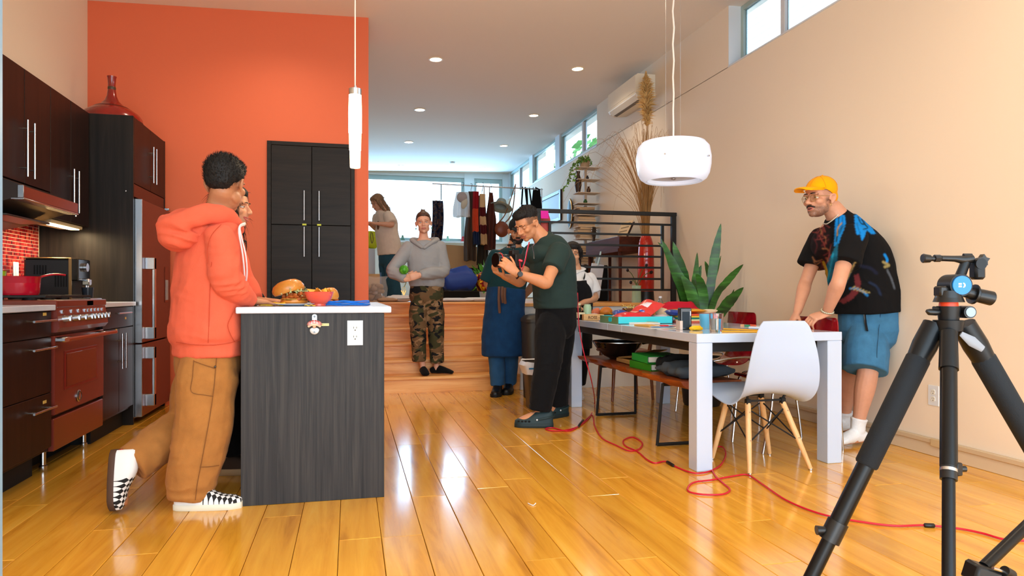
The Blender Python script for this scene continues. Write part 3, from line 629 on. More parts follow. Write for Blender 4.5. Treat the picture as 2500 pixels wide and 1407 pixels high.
# ---- pendant lamps
pl = thing('pendant_lamp', 'glowing stepped tube pendant lamp in front of the pantry', 'pendant lamp', (.028, 4.3, 1.78))
x, y = at(867, 300, 4.3)[:2]; k_ = 4.36/1667
mb = MB(); zt = at(867, 232, 4.3)[2]; z1 = at(867, 325, 4.3)[2]; z2 = at(867, 367, 4.3)[2]; z3 = at(867, 410, 4.3)[2]
mb.lathe([(.0001, z3), (.029, z3), (.031, z3+.008), (.0325, z2), (.0355, z2), (.037, z1), (.0395, z1), (.0405, (z1+zt)/2), (.0375, zt), (.0001, zt)], (x, y, 0), 28)
mb.build('glass_tube', M('lamp_glass_lit', '#fff4e0', .3, emit='#ffe0ae', estr=9), pl)
mb = MB(); mb.lathe([(.038, zt-.002), (.0385, zt+.036), (.03, zt+.04), (.008, zt+.042), (.0075, zt+.056), (.003, zt+.058)], (x, y, 0), 24); mb.build('cap', chrome, pl)
MB().cyl((x, y, zt+.05), (x, y, zc(x)), .0045, n=8).build('cord', M('clear_white_cord', '#efe9e0', .3), pl)
MB().lathe([(.06, zc(x)-.025), (.06, zc(x)), ], (x, y, 0), 20, cap=True).build('ceiling_rose', chrome, pl)
l = bpy.data.lights.new('pendant_bulb', 'POINT'); l.energy = 16; l.color = (1, .77, .5); l.shadow_soft_size = .06
o = bpy.data.objects.new('pendant_bulb', l); COL.objects.link(o); o.location = (x, y-.12, (z3+zt)/2)
wx, wy = at(1644, 400, 4.55)[:2]; pw = thing('pendant_lamp', 'round white drum pendant lamp hanging above the table', 'pendant lamp', (wx, wy, 1.77))
zt = at(1644, 346, 4.55)[2]; zb = at(1644, 444, 4.55)[2]; H = zt-zb; R_ = .268
opal = M('opal_glass_white', '#dfe9fb', .25, coat=.3, emit='#dce8ff', estr=.4)
pf = [(.13, H*.97), (.19, H), (.225, H*.97), (.255, H*.85), (.268, H*.6), (.266, H*.4), (.255, H*.2), (.235, H*.07), (.205, 0), (.185, .006), (.175, .03)]
MB().lathe([(r_, zb+z) for r_, z in pf], (wx, wy, 0), 48).build('shade', opal, pw)
MB().lathe([(.0001, zb+.028), (.177, zb+.03)], (wx, wy, 0), 40).build('diffuser', M('opal_diffuser', '#dfe6f2', .4), pw)
MB().lathe([(.0001, H*.97+zb), (.132, H*.97+zb)], (wx, wy, 0), 40).build('top_plate', opal, pw)
MB().ell((wx, wy, zb+.02), (.018, .018, .008)).build('finial', chrome, pw)
for a in (-.9, 2.4, .35):
 d = np.array((math.sin(a+YAW), -math.cos(a+YAW), 0)); c = np.array((wx, wy, zb+H*.52)); a0 = c+d*.26; MB().cyl(a0, a0+d*.022, .006, n=8).build('screw', chrome, pw)
cw = MB(); zz = np.linspace(zt-.01, zc(wx), 14); cw.tube([(wx+.006*math.sin(3*k), wy, z) for k, z in enumerate(zz)], .0065, 8); cw.build('cord', M('white_cord', '#eeeae4', .4), pw)
for dx in (-.06, .055): MB().cyl((wx+dx, wy, zt-.01), (wx+dx, wy, zc(wx+dx)), .0012, n=6).build('suspension_wire', chrome, pw)
MB().lathe([(.07, zc(wx)-.03), (.07, zc(wx))], (wx, wy, 0), 20, cap=True).build('ceiling_rose', chrome, pw)
# ================================================================ dining end
lac = M('white_lacquer', '#c2d2ea', .12, coat=.4)  # white lacquer; the bluish cast of the daylight is painted into it
TX0, TX1, TY0, TY1, TZ = 1.838, 2.758, 3.392, 5.66, .756
tb = thing('dining_table', 'long white lacquered table with square legs', 'table', (2.3, 4.5, 0))
for a, b_ in ((TY0, 4.452), (4.455, 4.722), (4.725, TY1)): MB().bb((TX0, a, TZ-.05), (TX1, b_, TZ), .003).build('tabletop', lac, tb, smooth=False)
for x in (TX0+.001, TX1-.096):
 for y in (TY0+.001, TY1-.096): MB().bb((x, y, 0), (x+.095, y+.095, TZ-.0505), .003).build('leg', lac, tb, smooth=False)
MB().bb((TX0+.06, TY0+.1, TZ-.11), (TX1-.06, TY1-.1, TZ-.0505), .004).build('extension_frame', M('dark_steel_rail', '#1c1a19', .6), tb, smooth=False)
# ---- shell chairs
def shell(mb, prof, th=.006, nv=15):
 """prof: (u forward, z, half width, side lift along the surface normal)"""
 P = catmull(np.array(prof), 4); C2 = P[:, :2]; T = np.gradient(C2, axis=0); T /= np.linalg.norm(T, axis=1)[:, None]; N = np.stack([-T[:, 1], T[:, 0]], 1)
 vs = np.linspace(-1, 1, nv); G = []
 for i in range(len(P)):
  for v in vs: q = C2[i]+N[i]*P[i, 3]*abs(v)**2.4; G.append((P[i, 2]*v*(1-.03*abs(v)**3), q[0], q[1], N[i, 0], N[i, 1]))
 G = np.array(G); A = G[:, :3]; B = A+np.stack([np.zeros(len(G)), G[:, 3], G[:, 4]], 1)*th; n = len(P); F = []; o = len(A)
 for i in range(n-1):
  for j in range(nv-1):
   a = i*nv+j; q = (a, a+1, a+nv+1, a+nv); F += [q[::-1], tuple(k+o for k in q)]
 bd = [(0, j) for j in range(nv)]+[(i, nv-1) for i in range(1, n)]+[(n-1, j) for j in range(nv-2, -1, -1)]+[(i, 0) for i in range(n-2, 0, -1)]
 ids = [i*nv+j for i, j in bd]
 for k in range(len(ids)): a, b_ = ids[k], ids[(k+1) % len(ids)]; F.append((a, b_, b_+o, a+o))
 mb.add(np.concatenate([A, B]), F)
def rotz(mb, a, c):
 R = np.array(Matrix.Rotation(a, 3, 'Z')); mb.v = [v@R.T+np.array(c, float) for v in mb.v]; return mb
wc = (2.232, 3.47, 0); wa = math.radians(1)
ch = thing('shell_chair', 'white moulded shell chair on splayed wooden legs at the near table end', 'chair', wc)
prof = [(.255, .415, .185, .0), (.245, .437, .205, .0), (.20, .447, .22, .005), (.10, .437, .232, .02), (.0, .425, .236, .035), (-.09, .425, .236, .05), (-.15, .445, .236, .06), (-.19, .49, .235, .065), (-.215, .56, .228, .06), (-.235, .64, .213, .048), (-.25, .73, .188, .032), (-.262, .80, .158, .018), (-.266, .832, .128, .01)]
mb = MB(); shell(mb, prof); rotz(mb, wa, wc).build('seat_shell', M('white_shell_plastic', '#bccfeb', .3, sss=.05), ch, ang=60)  # the shell is white; its blue tint stands in for cool front light
ash = WOOD('pale_ash_legs', [(.3, '#d9a468'), (.6, '#ecc28c'), (.8, '#f4d2a2')], .45, (30, 30, 2.5))
tops = [(-.10, -.10), (.12, -.10), (-.10, .10), (.12, .10)]; feet = [(-.145, -.185), (.24, -.18), (-.155, .175), (.24, .19)]
for (ax, ay), (bx, by) in zip(tops, feet):
 mb = MB(); mb.tube([(ax, ay, .37), ((ax+bx)/2, (ay+by)/2, .19), (bx, by, .008)], [.016, .0155, .0115], 14); rotz(mb, wa, wc); lg = mb.build('leg', ash, ch)
 mb = MB(); mb.lathe([(.011, 0), (.012, .004), (.0115, .01)], (bx, by, 0), 14, cap=True); rotz(mb, wa, wc).build('foot_cap', chrome, lg)
 for f_ in (.12, .52):
  c = np.array((ax+(bx-ax)*f_, ay+(by-ay)*f_-.016, .37*(1-f_))); mb = MB(); mb.cyl(c, c-(0, .003, 0), .004, n=10); rotz(mb, wa, wc).build('screw', chrome, lg)
br = MB()
for (i, j) in ((0, 1), (1, 3), (3, 2), (2, 0)):
 P = lambda k, f_: np.array((tops[k][0]+(feet[k][0]-tops[k][0])*f_, tops[k][1]+(feet[k][1]-tops[k][1])*f_, .37*(1-f_)+.0))
 br.cyl(P(i, .08), P(j, .56), .004, n=8); br.cyl(P(j, .08), P(i, .56), .004, n=8)
rotz(br, wa, wc).build('wire_brace', blkm, ch)
mb = MB()
for ax, ay in tops: mb.bb((ax-.014, ay-.014, .36), (ax+.014, ay+.014, .395), .004); mb.cyl((ax, ay, .39), (ax*1.15, ay*1.15, .43), .007, n=8)
mb.bb((-.11, -.106, .378), (.11, -.096, .388)); mb.bb((-.11, .096, .378), (.11, .106, .388)); rotz(mb, wa, wc).build('bracket', blkm, ch)
# red translucent chairs on chrome frames
redp = M('dark_red_acrylic', '#8c0f1c', .08, coat=.6, var=.35, vscale=14)
def red_chair(c, a, label):
 t = thing('acrylic_chair', label, 'chair', c, 'red acrylic chairs')
 pr = [(.22, .44, .19, 0), (.20, .455, .2, .0), (.1, .45, .21, .01), (-.05, .44, .21, .02), (-.14, .455, .205, .03), (-.19, .50, .2, .035), (-.215, .58, .21, .03), (-.235, .70, .215, .02), (-.25, .80, .205, .01), (-.254, .825, .19, 0)]
 mb = MB(); shell(mb, pr, .008); rotz(mb, a, c).build('seat_shell', redp, t, ang=60)
 for s_ in (-1, 1):
  mb = MB(); mb.tube(catmull([(.17*s_, .24, .0), (.19*s_, .2, .25), (.2*s_, .17, .42), (.235*s_, .05, .46), (.235*s_, -.17, .475), (.22*s_, -.24, .44), (.21*s_, -.27, .25), (.2*s_, -.3, 0)], 5), .0085, 10); rotz(mb, a, c).build('side_frame', chrome, t)
 for y_, z_, w_ in ((.17, .43, .2), (-.22, .45, .22)): rotz(MB().cyl((-w_, y_, z_), (w_, y_, z_), .008), a, c).build('cross_bar', chrome, t)
 mb = MB(); shell(mb, [(.12, .428, .16, 0), (0, .42, .17, 0), (-.1, .42, .16, 0)], .01, 7); rotz(mb, a, c).build('seat_pad', M('dark_red_pad', '#5d0a12', .4), t)
 return t
red_chair((2.68, 3.86, 0), PI/2, 'dark red acrylic chair that the man in the yellow cap leans on')
red_chair((2.86, 5.02, 0), PI/2, 'dark red acrylic chair on the wall side of the table below the snake plant')
# plain wooden chair beyond the bench, seen under the table
wcm = WOOD('walnut_chair', [(.3, '#5e2f17'), (.6, '#8a4c27'), (.8, '#a5653a')], .4, (20, 20, 2))
t = thing('wooden_chair', 'brown wooden chair seen under the table beyond the bench', 'chair', (2.5, 5.98, 0))
rotz(MB().box((0, 0, .44), (.42, .42, .03), .01), PI/2, (2.5, 5.98, 0)).build('seat', wcm, t)
for sx in (-1, 1):
 rotz(MB().tube([(.17*sx, .17, .43), (.19*sx, .2, 0)], [.018, .012], 10), PI/2, (2.5, 5.98, 0)).build('leg', wcm, t)
 rotz(MB().tube([(.18*sx, -.2, 0), (.17*sx, -.17, .45), (.17*sx, -.22, .74)], [.012, .018, .014], 10), PI/2, (2.5, 5.98, 0)).build('leg', wcm, t)
rotz(MB().box((0, -.205, .66), (.34, .02, .12), .006), PI/2, (2.5, 5.98, 0)).build('backrest', wcm, t)
# ---- live-edge bench under the table
liv = WOOD('live_edge_timber', [(.25, '#4a1d0d'), (.5, '#8a3f1b'), (.65, '#b8622a'), (.8, '#d98a48')], .4, (7, 1.3, 14), bump=.3)
bn = thing('bench', 'live-edge timber bench on black sled legs beneath the table', 'bench', (2.08, 4.55, 0))
ys_ = np.linspace(3.70, 5.42, 26); rings = []
for k, y in enumerate(ys_):
 e = .018*math.sin(k*1.7)+.012*math.sin(k*3.1+1); e2 = .015*math.sin(k*1.3+2); sl = .03*(5.42-y)/1.7
 rings.append(np.array([(1.86+sl+e, y, .455), (1.875+sl+e, y, .43), (1.90+sl+e*.6+.02, y, .405), (2.24, y, .405), (2.28+e2, y, .43), (2.29+e2, y, .455)]))
mb = MB(); mb.loft(rings); mb.build('seat_slab', liv, bn, ang=50)
for y in (4.0, 5.1):
 mb = MB(); w_ = .011
 for p0, p1 in (((1.93, y, .405), (1.905, y+.03, .006)), ((2.22, y, .405), (2.235, y+.03, .006)), ((1.905, y+.03, .012), (2.235, y+.03, .012)), ((1.93, y, .398), (2.22, y, .398))): mb.tube([p0, p1], w_, 4)
 mb.build('sled_leg', blkm, bn, smooth=False)
# things lying on the bench
wk = thing('wok', 'black glossy wok with a steel rim on the bench', 'wok', (2.08, 5.12, .456))
c = (2.08, 5.12, .456); MB().lathe([(.0001, 0), (.06, 0), (.12, .03), (.175, .09), (.2, .135), (.206, .137), (.2, .13), (.17, .085), (.11, .028), (.0001, .006)], c, 36).build('bowl', M('black_glossy_enamel', '#17130f', .1, coat=.6), wk)
MB().tube([(c[0]+.203*math.cos(a), c[1]+.203*math.sin(a), c[2]+.137) for a in np.linspace(0, 2*PI, 37)[:-1]], .0045, 6, True).build('rim', chrome, wk)
MB().tube([(c[0]+.15, c[1]-.14, c[2]+.13), (c[0]+.25, c[1]-.25, c[2]+.16)], .012, 8).build('handle', blk, wk)
cb = thing('chopping_board', 'pale wooden chopping board lying across the bench', 'chopping board', (2.12, 4.73, .50))
mb = MB(); mb.box((2.12, 4.75, .475), (.30, .26, .03), .004); mb.build('board', M('kraft_tan_wood', '#b98a4e', .5), cb)
mb = MB(); mb.loft([np.array([(1.98, y, .49+dz), (2.12, y, .50+dz), (2.27, y, .54+dz), (2.27, y, .544+dz), (2.12, y, .505+dz), (1.98, y, .495+dz)]) for y, dz in ((4.63, .02), (4.86, .0))]); mb.build('paper_wrap', M('kraft_paper', '#b98f55', .8), cb)
for k, (z, a, cl, lb) in enumerate(((.456, .08, '#2f8a1e', 'green ring binder at the bottom of the pair on the bench'), (.508, -.06, '#1fa03a', 'green ring binder on top of the other binder'))):
 c = (2.07, 4.38-.01*k, z); bi = thing('ring_binder', lb, 'binder', c, 'green binders'); m_ = M('binder_green_%s' % ('dark', 'bright')[k], cl, .4)
 for zz, tt in ((.0, .003), (.045, .003)): rotz(MB().bb((-.13, -.15, zz), (.13, .15, zz+tt), .001), a, c).build('cover', m_, bi, smooth=False)
 rotz(MB().bb((-.134, -.15, 0), (-.13, .15, .048), .001), a, c).build('spine', m_, bi, smooth=False); rotz(MB().bb((-.12, -.14, .006), (.12, .142, .042), .002), a, c).build('paper_block', M('paper_white', '#e9e2d6', .8), bi, smooth=False)
def cloth_pile(name, label, cat, c, sx, sy, h, mat, seed, layers=4):
 rg = np.random.default_rng(seed); mb = MB(); rings = []
 for j in range(13):
  v = -1+2*j/12; wv = np.array([.012*math.sin(j*1.9+seed), .012*math.cos(j*1.3+seed)])
  k = max(.5, (1-abs(v)**6)**.4); ring = []
  for a in np.linspace(0, 2*PI, 29)[:-1]:
   ca, sa = math.cos(a), math.sin(a); x = sx/2*np.sign(ca)*abs(ca)**.5+wv[0]; z = h/2*(1+np.sign(sa)*abs(sa)**.7*k*(1+.12*math.sin(4*a+j+seed)+.1*math.sin(layers*2*a)))
   ring.append((c[0]+x, c[1]+sy/2*v, c[2]+max(z, 0)*(.85+.15*math.sin(j*.8+seed)) if sa > 0 else c[2]+max(z, 0)))
  rings.append(np.array(ring))
 mb.loft(rings); return mb.thing(name, mat, label, cat, ang=75)
cloth_pile('folded_fabric', 'folded slate grey fabric on the near end of the bench', 'fabric', (2.1, 3.92, .456), .36, .34, .10, M('slate_fabric', '#3f4a55', .9, bump=.4, bscale=40), 2)
cloth_pile('shoulder_bag', 'black cloth bag lying behind the binders on the bench', 'bag', (2.12, 4.14, .456), .28, .14, .12, M('black_cloth', '#121315', .9, bump=.4, bscale=40), 5)
# ---- tripod near the camera
TP = at(2318, 790, 1.42); tx, ty = TP[0], TP[1]
DD = tx*SN+ty*CS; px_m = DD/FPX
def tp(px, py, dy=0.0):
 """point of the tripod seen at (px, py), dy metres behind the tripod's own upright plane facing the camera"""
 d = DD+dy; r = (px-1250)/FPX*d; return np.array((r*CS+d*SN, d*CS-r*SN, CH-(py-HOR)/FPX*d))
tr = thing('tripod', 'black camera tripod with a pan head near the camera', 'tripod', (tx, ty, 0))
blue_blk = M('tripod_black_satin', '#0a1015', .4, spec=.35); foam = M('foam_grip', '#0d151c', .8, bump=.2, bscale=300); tube_m = M('tripod_tube', '#08090b', .35, spec=.35)
pxm = px_m
mb = MB(); mb.cyl(tp(2316, 748), tp(2316, 782), 26*pxm, 22*pxm); mb.cyl(tp(2316, 782), tp(2316, 808), 34*pxm, 30*pxm); mb.build('shoulder', blue_blk, tr)
mb = MB(); mb.cyl(tp(2316, 738), tp(2316, 748), 20*pxm, 21*pxm); mb.build('red_ring', M('red_ring', '#e0431f', .35), tr)
mb = MB(); mb.cyl(tp(2316, 805), tp(2316, 835), 21*pxm, 19*pxm); mb.build('column_collar', blue_blk, tr)
# legs: one towards the camera, two splayed to the sides
fz = lambda x, y: np.array((x, y, 0.0))
def leg(top, foot, knob_side, n1, n2, label=None):
 top = np.array(top, float); foot = np.array(foot, float); d = foot-top; P = lambda f: top+d*f
 lg = MB().tube([P(0), P(.06), P(.1)], [27*pxm, 29*pxm, 26*pxm], 14).build('leg', blue_blk, tr)
 MB().tube([P(.09), P(.1), P(n1), P(n1+.005)], [24*pxm, 28*pxm, 27*pxm, 24*pxm], 16).build('foam_grip', foam, lg)
 MB().tube([P(n1), P(n2)], 21*pxm, 16).build('upper_tube', tube_m, lg)
 MB().tube([P(n2-.035), P(n2+.02)], 25*pxm, 16).build('lock_collar', blk, lg)
 c = P(n2-.01); kd = np.array(knob_side)*1.0; kb = MB(); kb.cyl(c+kd*.02, c+kd*.045, .009, .012, 12); kb.build('lock_knob', blk, lg)
 MB().tube([P(n2), P(.985)], 17*pxm, 14).build('lower_tube', tube_m, lg); MB().ell(P(.985), .016).build('rubber_foot', blkm, lg)
right = np.array((CS, -SN, 0)); fw_ = np.array((SN, CS, 0))
zA = .885; apex = tp(2316, 800); apex[2] = zA
lt = tp(2283, 792, .02); f1 = lt+(tp(1985, 1407)-tp(2283, 792))*1.0; dl = tp(1985, 1407, -.0)-tp(2283, 792); s_ = lt[2]/-dl[2]; f1 = lt+dl*s_; f1[2] = .01
leg(lt, f1, -right, .40, .60)
rt = tp(2352, 792, .02); dl = tp(2500, 1050)-tp(2352, 792); s_ = rt[2]/-dl[2]; f2 = rt+dl*s_; f2[2] = .01
leg(rt, f2, right, .40, .60)
ct = tp(2316, 812, -.02); f3 = np.array((ct[0]*.74, ct[1]*.74, .01))
leg_c = MB().tube([ct, ct+(f3-ct)*.08], [20*pxm, 20*pxm], 14)
# this leg comes towards the camera, so on the picture it stays upright
def cleg():
 top, foot = ct, f3; d = foot-top; P = lambda f: top+d*f
 lg = MB().tube([P(0), P(.1)], [19*pxm, 21*pxm], 14).build('leg', blue_blk, tr)
 MB().tube([P(.1), P(.34)], 17.5*pxm, 16).build('upper_tube', tube_m, lg)
 mb = MB(); mb.tube([P(.33), P(.37)], 17*pxm, 16); mb.build('lock_collar', blk, lg)
 MB().tube([P(.345), P(.352)], 17.6*pxm, 16).build('silver_ring', chrome, lg)
 c = P(.345)+right*.018; kb = MB(); kb.box(c, (.018, .02, .03), .003); kb.cyl(c+right*.008, c+right*.02, .007); kb.build('lock_knob', blk, lg)
 MB().tube([P(.36), P(.985)], 13*pxm, 14).build('lower_tube', tube_m, lg); MB().ell(P(.985), .016).build('rubber_foot', blkm, lg)
cleg()
for tpx, spx in ((2296, 2262), (2340, 2392)):
 pass
# silver plate on the upper joint of the right-hand leg
mb = MB(); a0 = tp(2346, 815, -.04); a1 = tp(2400, 853, -.04); mb.tube([a0, (a0+a1)/2, a1], [.006, .013, .008], 10, flat=(1, .35), hint=right); mb.build('grey_plate', M('grey_soft_plate', '#8a8f98', .6), tr)
# head
hd = MB(); hd.cyl(tp(2316, 727), tp(2316, 738), 30*pxm, 34*pxm); hd.cyl(tp(2316, 710), tp(2316, 728), 26*pxm, 30*pxm); base = hd.build('pan_base', blk, tr)
hd = MB(); hd.box(tp(2307, 712), (42*pxm, .03, 26*pxm), .004, (0, 0, -YAW)); hd.build('clamp_block', blk, tr)
c = tp(2332, 697); hd = MB(); hd.cyl(c-fw_*.024, c+fw_*.03, 27*pxm, 27*pxm, 32); hd.build('tilt_housing', blue_blk, tr)
hd = MB(); hd.cyl(c-fw_*.0275, c-fw_*.024, 22.5*pxm, 23*pxm, 32); disc = hd.build('blue_disc', M('blue_badge', '#1478c8', .35), tr)
# the white emblem on the blue disc: two small blocks and a crescent
wm = M('white_print', '#f2f6fa', .5); fm_ = mat_axes(right, (0, 0, 1), -fw_, c-fw_*.0276)
for dx, dz in ((-7.5, 3), (-3.5, 3), (-7.5, -3), (-3.5, -3)): MB().prism([((dx+x)*pxm, (dz+z)*pxm) for x, z in ((-1.7, -2), (1.7, -2), (1.7, 2), (-1.7, 2))], 0, .0004, fm_).build('emblem_block', wm, disc, smooth=False)
MB().prism([((2+5.5*math.cos(a))*pxm, 6*math.sin(a)*pxm) for a in np.linspace(-PI/2, PI/2, 13)]+[((1.5+2.2*math.cos(a))*pxm, 4*math.sin(a)*pxm) for a in np.linspace(PI/2, -PI/2, 11)], 0, .0004, fm_).build('emblem_crescent', wm, disc, smooth=False)
kn = MB(); kn.tube([tp(2352, 712), tp(2375, 718)], [13*pxm, 15*pxm], 14); kn.tube([tp(2374, 718), tp(2378, 719), tp(2384, 720)], [24*pxm, 25*pxm, 17*pxm], 18); kn.tube([tp(2383, 720), tp(2386, 721), tp(2420, 729), tp(2422, 729.5)], [15*pxm, 17*pxm, 18*pxm, 16*pxm], 18); kn.build('tilt_handle', blk, tr)
kn = MB(); kn.tube([tp(2342, 680), tp(2352, 655), tp(2358, 640)], [13*pxm, 12*pxm, 12*pxm], 10, flat=(1, .8)); kn.build('neck_arm', blue_blk, tr)
kn = MB(); kn.box(tp(2386, 662), (27*pxm, .03, 42*pxm), .006, (0, 0, -YAW)); kn.cyl(tp(2386, 645)-fw_*.016, tp(2386, 645)+fw_*.016, 13.5*pxm, n=20); kn.build('clamp_head', blue_blk, tr)
kn = MB(); kn.tube([tp(2297, 631), tp(2330, 632), tp(2352, 635), tp(2374, 632)], [7*pxm, 7.5*pxm, 11*pxm, 10*pxm], 10); kn.tube([tp(2352, 624), tp(2372, 624)], 5*pxm, 8); kn.build('plate_arm', blk, tr)
kn = MB(); kn.tube([tp(2252, 631), tp(2254, 631), tp(2270, 632), tp(2272, 632)], [10*pxm, 11.5*pxm, 9.5*pxm, 7*pxm], 14); kn.tube([tp(2272, 632), tp(2282, 632)], 6*pxm, 10); kn.tube([tp(2281, 631), tp(2295, 631)], 9*pxm, 8); kn.build('end_knob', blk, tr)
st_ = tp(2398, 636); kn = MB(); po = []
for k in range(10): rr_ = (15 if k % 2 == 0 else 9)*pxm; po.append((rr_*math.cos(k*PI/5+.3), rr_*math.sin(k*PI/5+.3)))
kn.prism(po, -.008, .008, mat_axes(right, (0, 0, 1), -fw_, st_)); kn.build('star_knob', blk, tr, smooth=False)
kn = MB(); kn.cyl(tp(2345, 766)-fw_*.0, tp(2372, 766), 9*pxm, 10*pxm); cc = tp(2356, 762); kn.cyl(cc-fw_*.02, cc+fw_*.02, 15*pxm, n=24); kn.build('level_housing', blk, tr)
kn = MB(); kn.cyl(cc-fw_*.0225, cc-fw_*.019, 11.5*pxm, n=24); kn.build('bubble_cap', M('silver_cap', '#8fa4b4', .45), tr)
kn = MB(); kn.tube([tp(2262, 759), tp(2268, 762), tp(2286, 763), tp(2298, 761)], [4*pxm, 8*pxm, 8*pxm, 5*pxm], 10); kn.tube([tp(2278, 752), tp(2300, 754)], [4*pxm, 4*pxm], 8); kn.build('lever', blk, tr)
# second black stand, only its lower corner in view
t2 = thing('light_stand', 'black stand tube with a clamp at the lower corner of the view', 'stand', (1.6, 1.45, 0))
g0 = np.array(at(2402, 1385, 1.25)); g1 = np.array(at(2530, 1262, 1.30)); dv = vn(g1-g0)
MB().tube([g0, g0+dv*.5], .0125, 16).build('tube', tube_m, t2)
MB().box(g0-dv*.01+(0, 0, -.012), (.06, .05, .045), .006, (0, .3, -YAW)).build('clamp', blk, t2)
c = np.array(at(2452, 1395, 1.22)); MB().cyl(np.array(at(2424, 1388, 1.22)), np.array(at(2455, 1398, 1.22)), .0035).build('bolt', chrome, t2); MB().cyl(c, np.array(at(2470, 1405, 1.22)), .012).build('knob', blk, t2)
MB().tube([g0, (g0[0]-.1, g0[1]-.05, .02)], .011, 12).build('leg', tube_m, t2); MB().tube([g0, (g0[0]+.2, g0[1]-.1, .02)], .011, 12).build('leg', tube_m, t2)
# ---- red cable running from the camera across the floor
cpts = []
hang = [at(1410, 715, 5.0), at(1413, 790, 4.99), at(1425, 860, 4.97), at(1444, 930, 4.93)]
for q in hang: cpts.append(q)
for px, py in [(1452, 985), (1440, 1018), (1415, 1040), (1380, 1051), (1345, 1052), (1332, 1047), (1350, 1045), (1385, 1053), (1412, 1042), (1436, 1020), (1447, 1015), (1452, 1040), (1470, 1070), (1505, 1088), (1535, 1101), (1560, 1097), (1568, 1082), (1545, 1068), (1522, 1076), (1528, 1090), (1556, 1103), (1580, 1123), (1600, 1131), (1625, 1127), (1650, 1140), (1680, 1152), (1705, 1156), (1735, 1150)]:
 q = atZ(px, py, .006); cpts.append(q)
loop = [(1760, 1135), (1772, 1110), (1764, 1092), (1745, 1094), (1735, 1115), (1734, 1135), (1745, 1160), (1765, 1180), (1782, 1196), (1765, 1207), (1720, 1208), (1685, 1202), (1679, 1192), (1695, 1178), (1740, 1172), (1790, 1163), (1825, 1160), (1860, 1182), (1920, 1222), (2000, 1254), (2080, 1271), (2180, 1284), (2260, 1283), (2340, 1291), (2400, 1303), (2450, 1317), (2510, 1321)]
for px, py in loop: cpts.append(atZ(px, py, .006 if not (1734 <= px <= 1774 and py < 1130) else .012))
red_c = M('red_cable', '#c40f2c', .35)
cab = thing('camera_cable', 'long red tether cable looping across the floor from the camera', 'cable', (1.9, 3.2, 0))
MB().tube(catmull(cpts, 6), .0045, 8).build('cord', red_c, cab)
for (pa, pb) in (((1412, 1042), (1424, 1026)), ((1628, 1128), (1645, 1138)), ((2256, 1283), (2282, 1284))):
 a0 = np.array(atZ(*pa, .008)); a1 = np.array(atZ(*pb, .008)); MB().tube([a0, a0+(a1-a0)*.1, a0+(a1-a0)*.9, a1], [.006, .0095, .0095, .006], 10).build('connector', blk, cab)
q = atZ(1297, 1231, .004); mb = MB(); mb.tube(catmull([atZ(1289, 1229, .004), atZ(1297, 1233, .003), atZ(1303, 1234, .003), atZ(1308, 1229, .006)], 4), .0022, 6); mb.thing('paper_scrap', trim_w, 'tiny white paper scrap on the floor boards', 'paper scrap')
# ---- waste bin with a white liner, tall charcoal bin behind it
gb = (1.60, 5.62, 0); wb = thing('waste_bin', 'dark waste bin with a white liner folded over the rim', 'waste bin', gb)
def rrect(w, d, r, n=5):
 o_ = []
 for cx, cy, a0 in ((w/2-r, d/2-r, 0), (-w/2+r, d/2-r, PI/2), (-w/2+r, -d/2+r, PI), (w/2-r, -d/2+r, 1.5*PI)):
  for a in np.linspace(a0, a0+PI/2, n): o_.append((cx+r*math.cos(a), cy+r*math.sin(a)))
 return np.array(o_)
def rr_loft(levels, c):
 mb = MB(); mb.loft([np.column_stack([rrect(w, d, r)+np.array(c[:2]), np.full(20, c[2]+z)]) for w, d, r, z in levels]); return mb
rr_loft([(.26, .2, .04, 0), (.33, .25, .05, .40), (.31, .23, .05, .40), (.25, .19, .04, .02)], gb).build('bin', M('smoky_brown_plastic', '#3a322a', .4), wb)
lm = rr_loft([(.335, .256, .05, .30), (.36, .28, .06, .33), (.375, .29, .06, .37), (.355, .275, .06, .405), (.31, .23, .05, .395), (.29, .21, .05, .33)], gb)
lm.v = [v+np.column_stack([.006*np.sin(v[:, 2]*90+v[:, 0]*60), .006*np.cos(v[:, 1]*70), .006*np.sin(v[:, 0]*50+v[:, 1]*40)]) for v in lm.v]; lm.build('liner', M('white_liner_plastic', '#dfe3ea', .35, bump=.4, bscale=30), wb)
MB().bb((gb[0]-.16, gb[1]-.142, .345), (gb[0]-.1, gb[1]-.138, .357)).build('sticker', M('blue_sticker', '#2d7fb0', .5), wb)
gq = at(1292, 800, 6.1); mb = MB(); o_ = [(-.16, 0), (.16, 0), (.16, .62), (.13, .67), (.09, .69), (-.09, .69), (-.13, .67), (-.16, .62)]
tb2 = thing('tall_bin', 'tall charcoal bin behind the lined waste bin', 'waste bin', (gq[0]+.1, 6.2, 0))
rr_loft([(.30, .26, .05, 0), (.34, .3, .06, .70), (.33, .29, .08, .73)], (gq[0]+.13, 6.15, 0)).build('bin', M('charcoal_plastic', '#33322f', .5), tb2); rr_loft([(.35, .31, .06, .71), (.35, .31, .06, .74), (.30, .26, .07, .77), (.2, .16, .05, .785)], (gq[0]+.13, 6.15, 0)).build('lid', M('charcoal_plastic', '#33322f'), tb2)
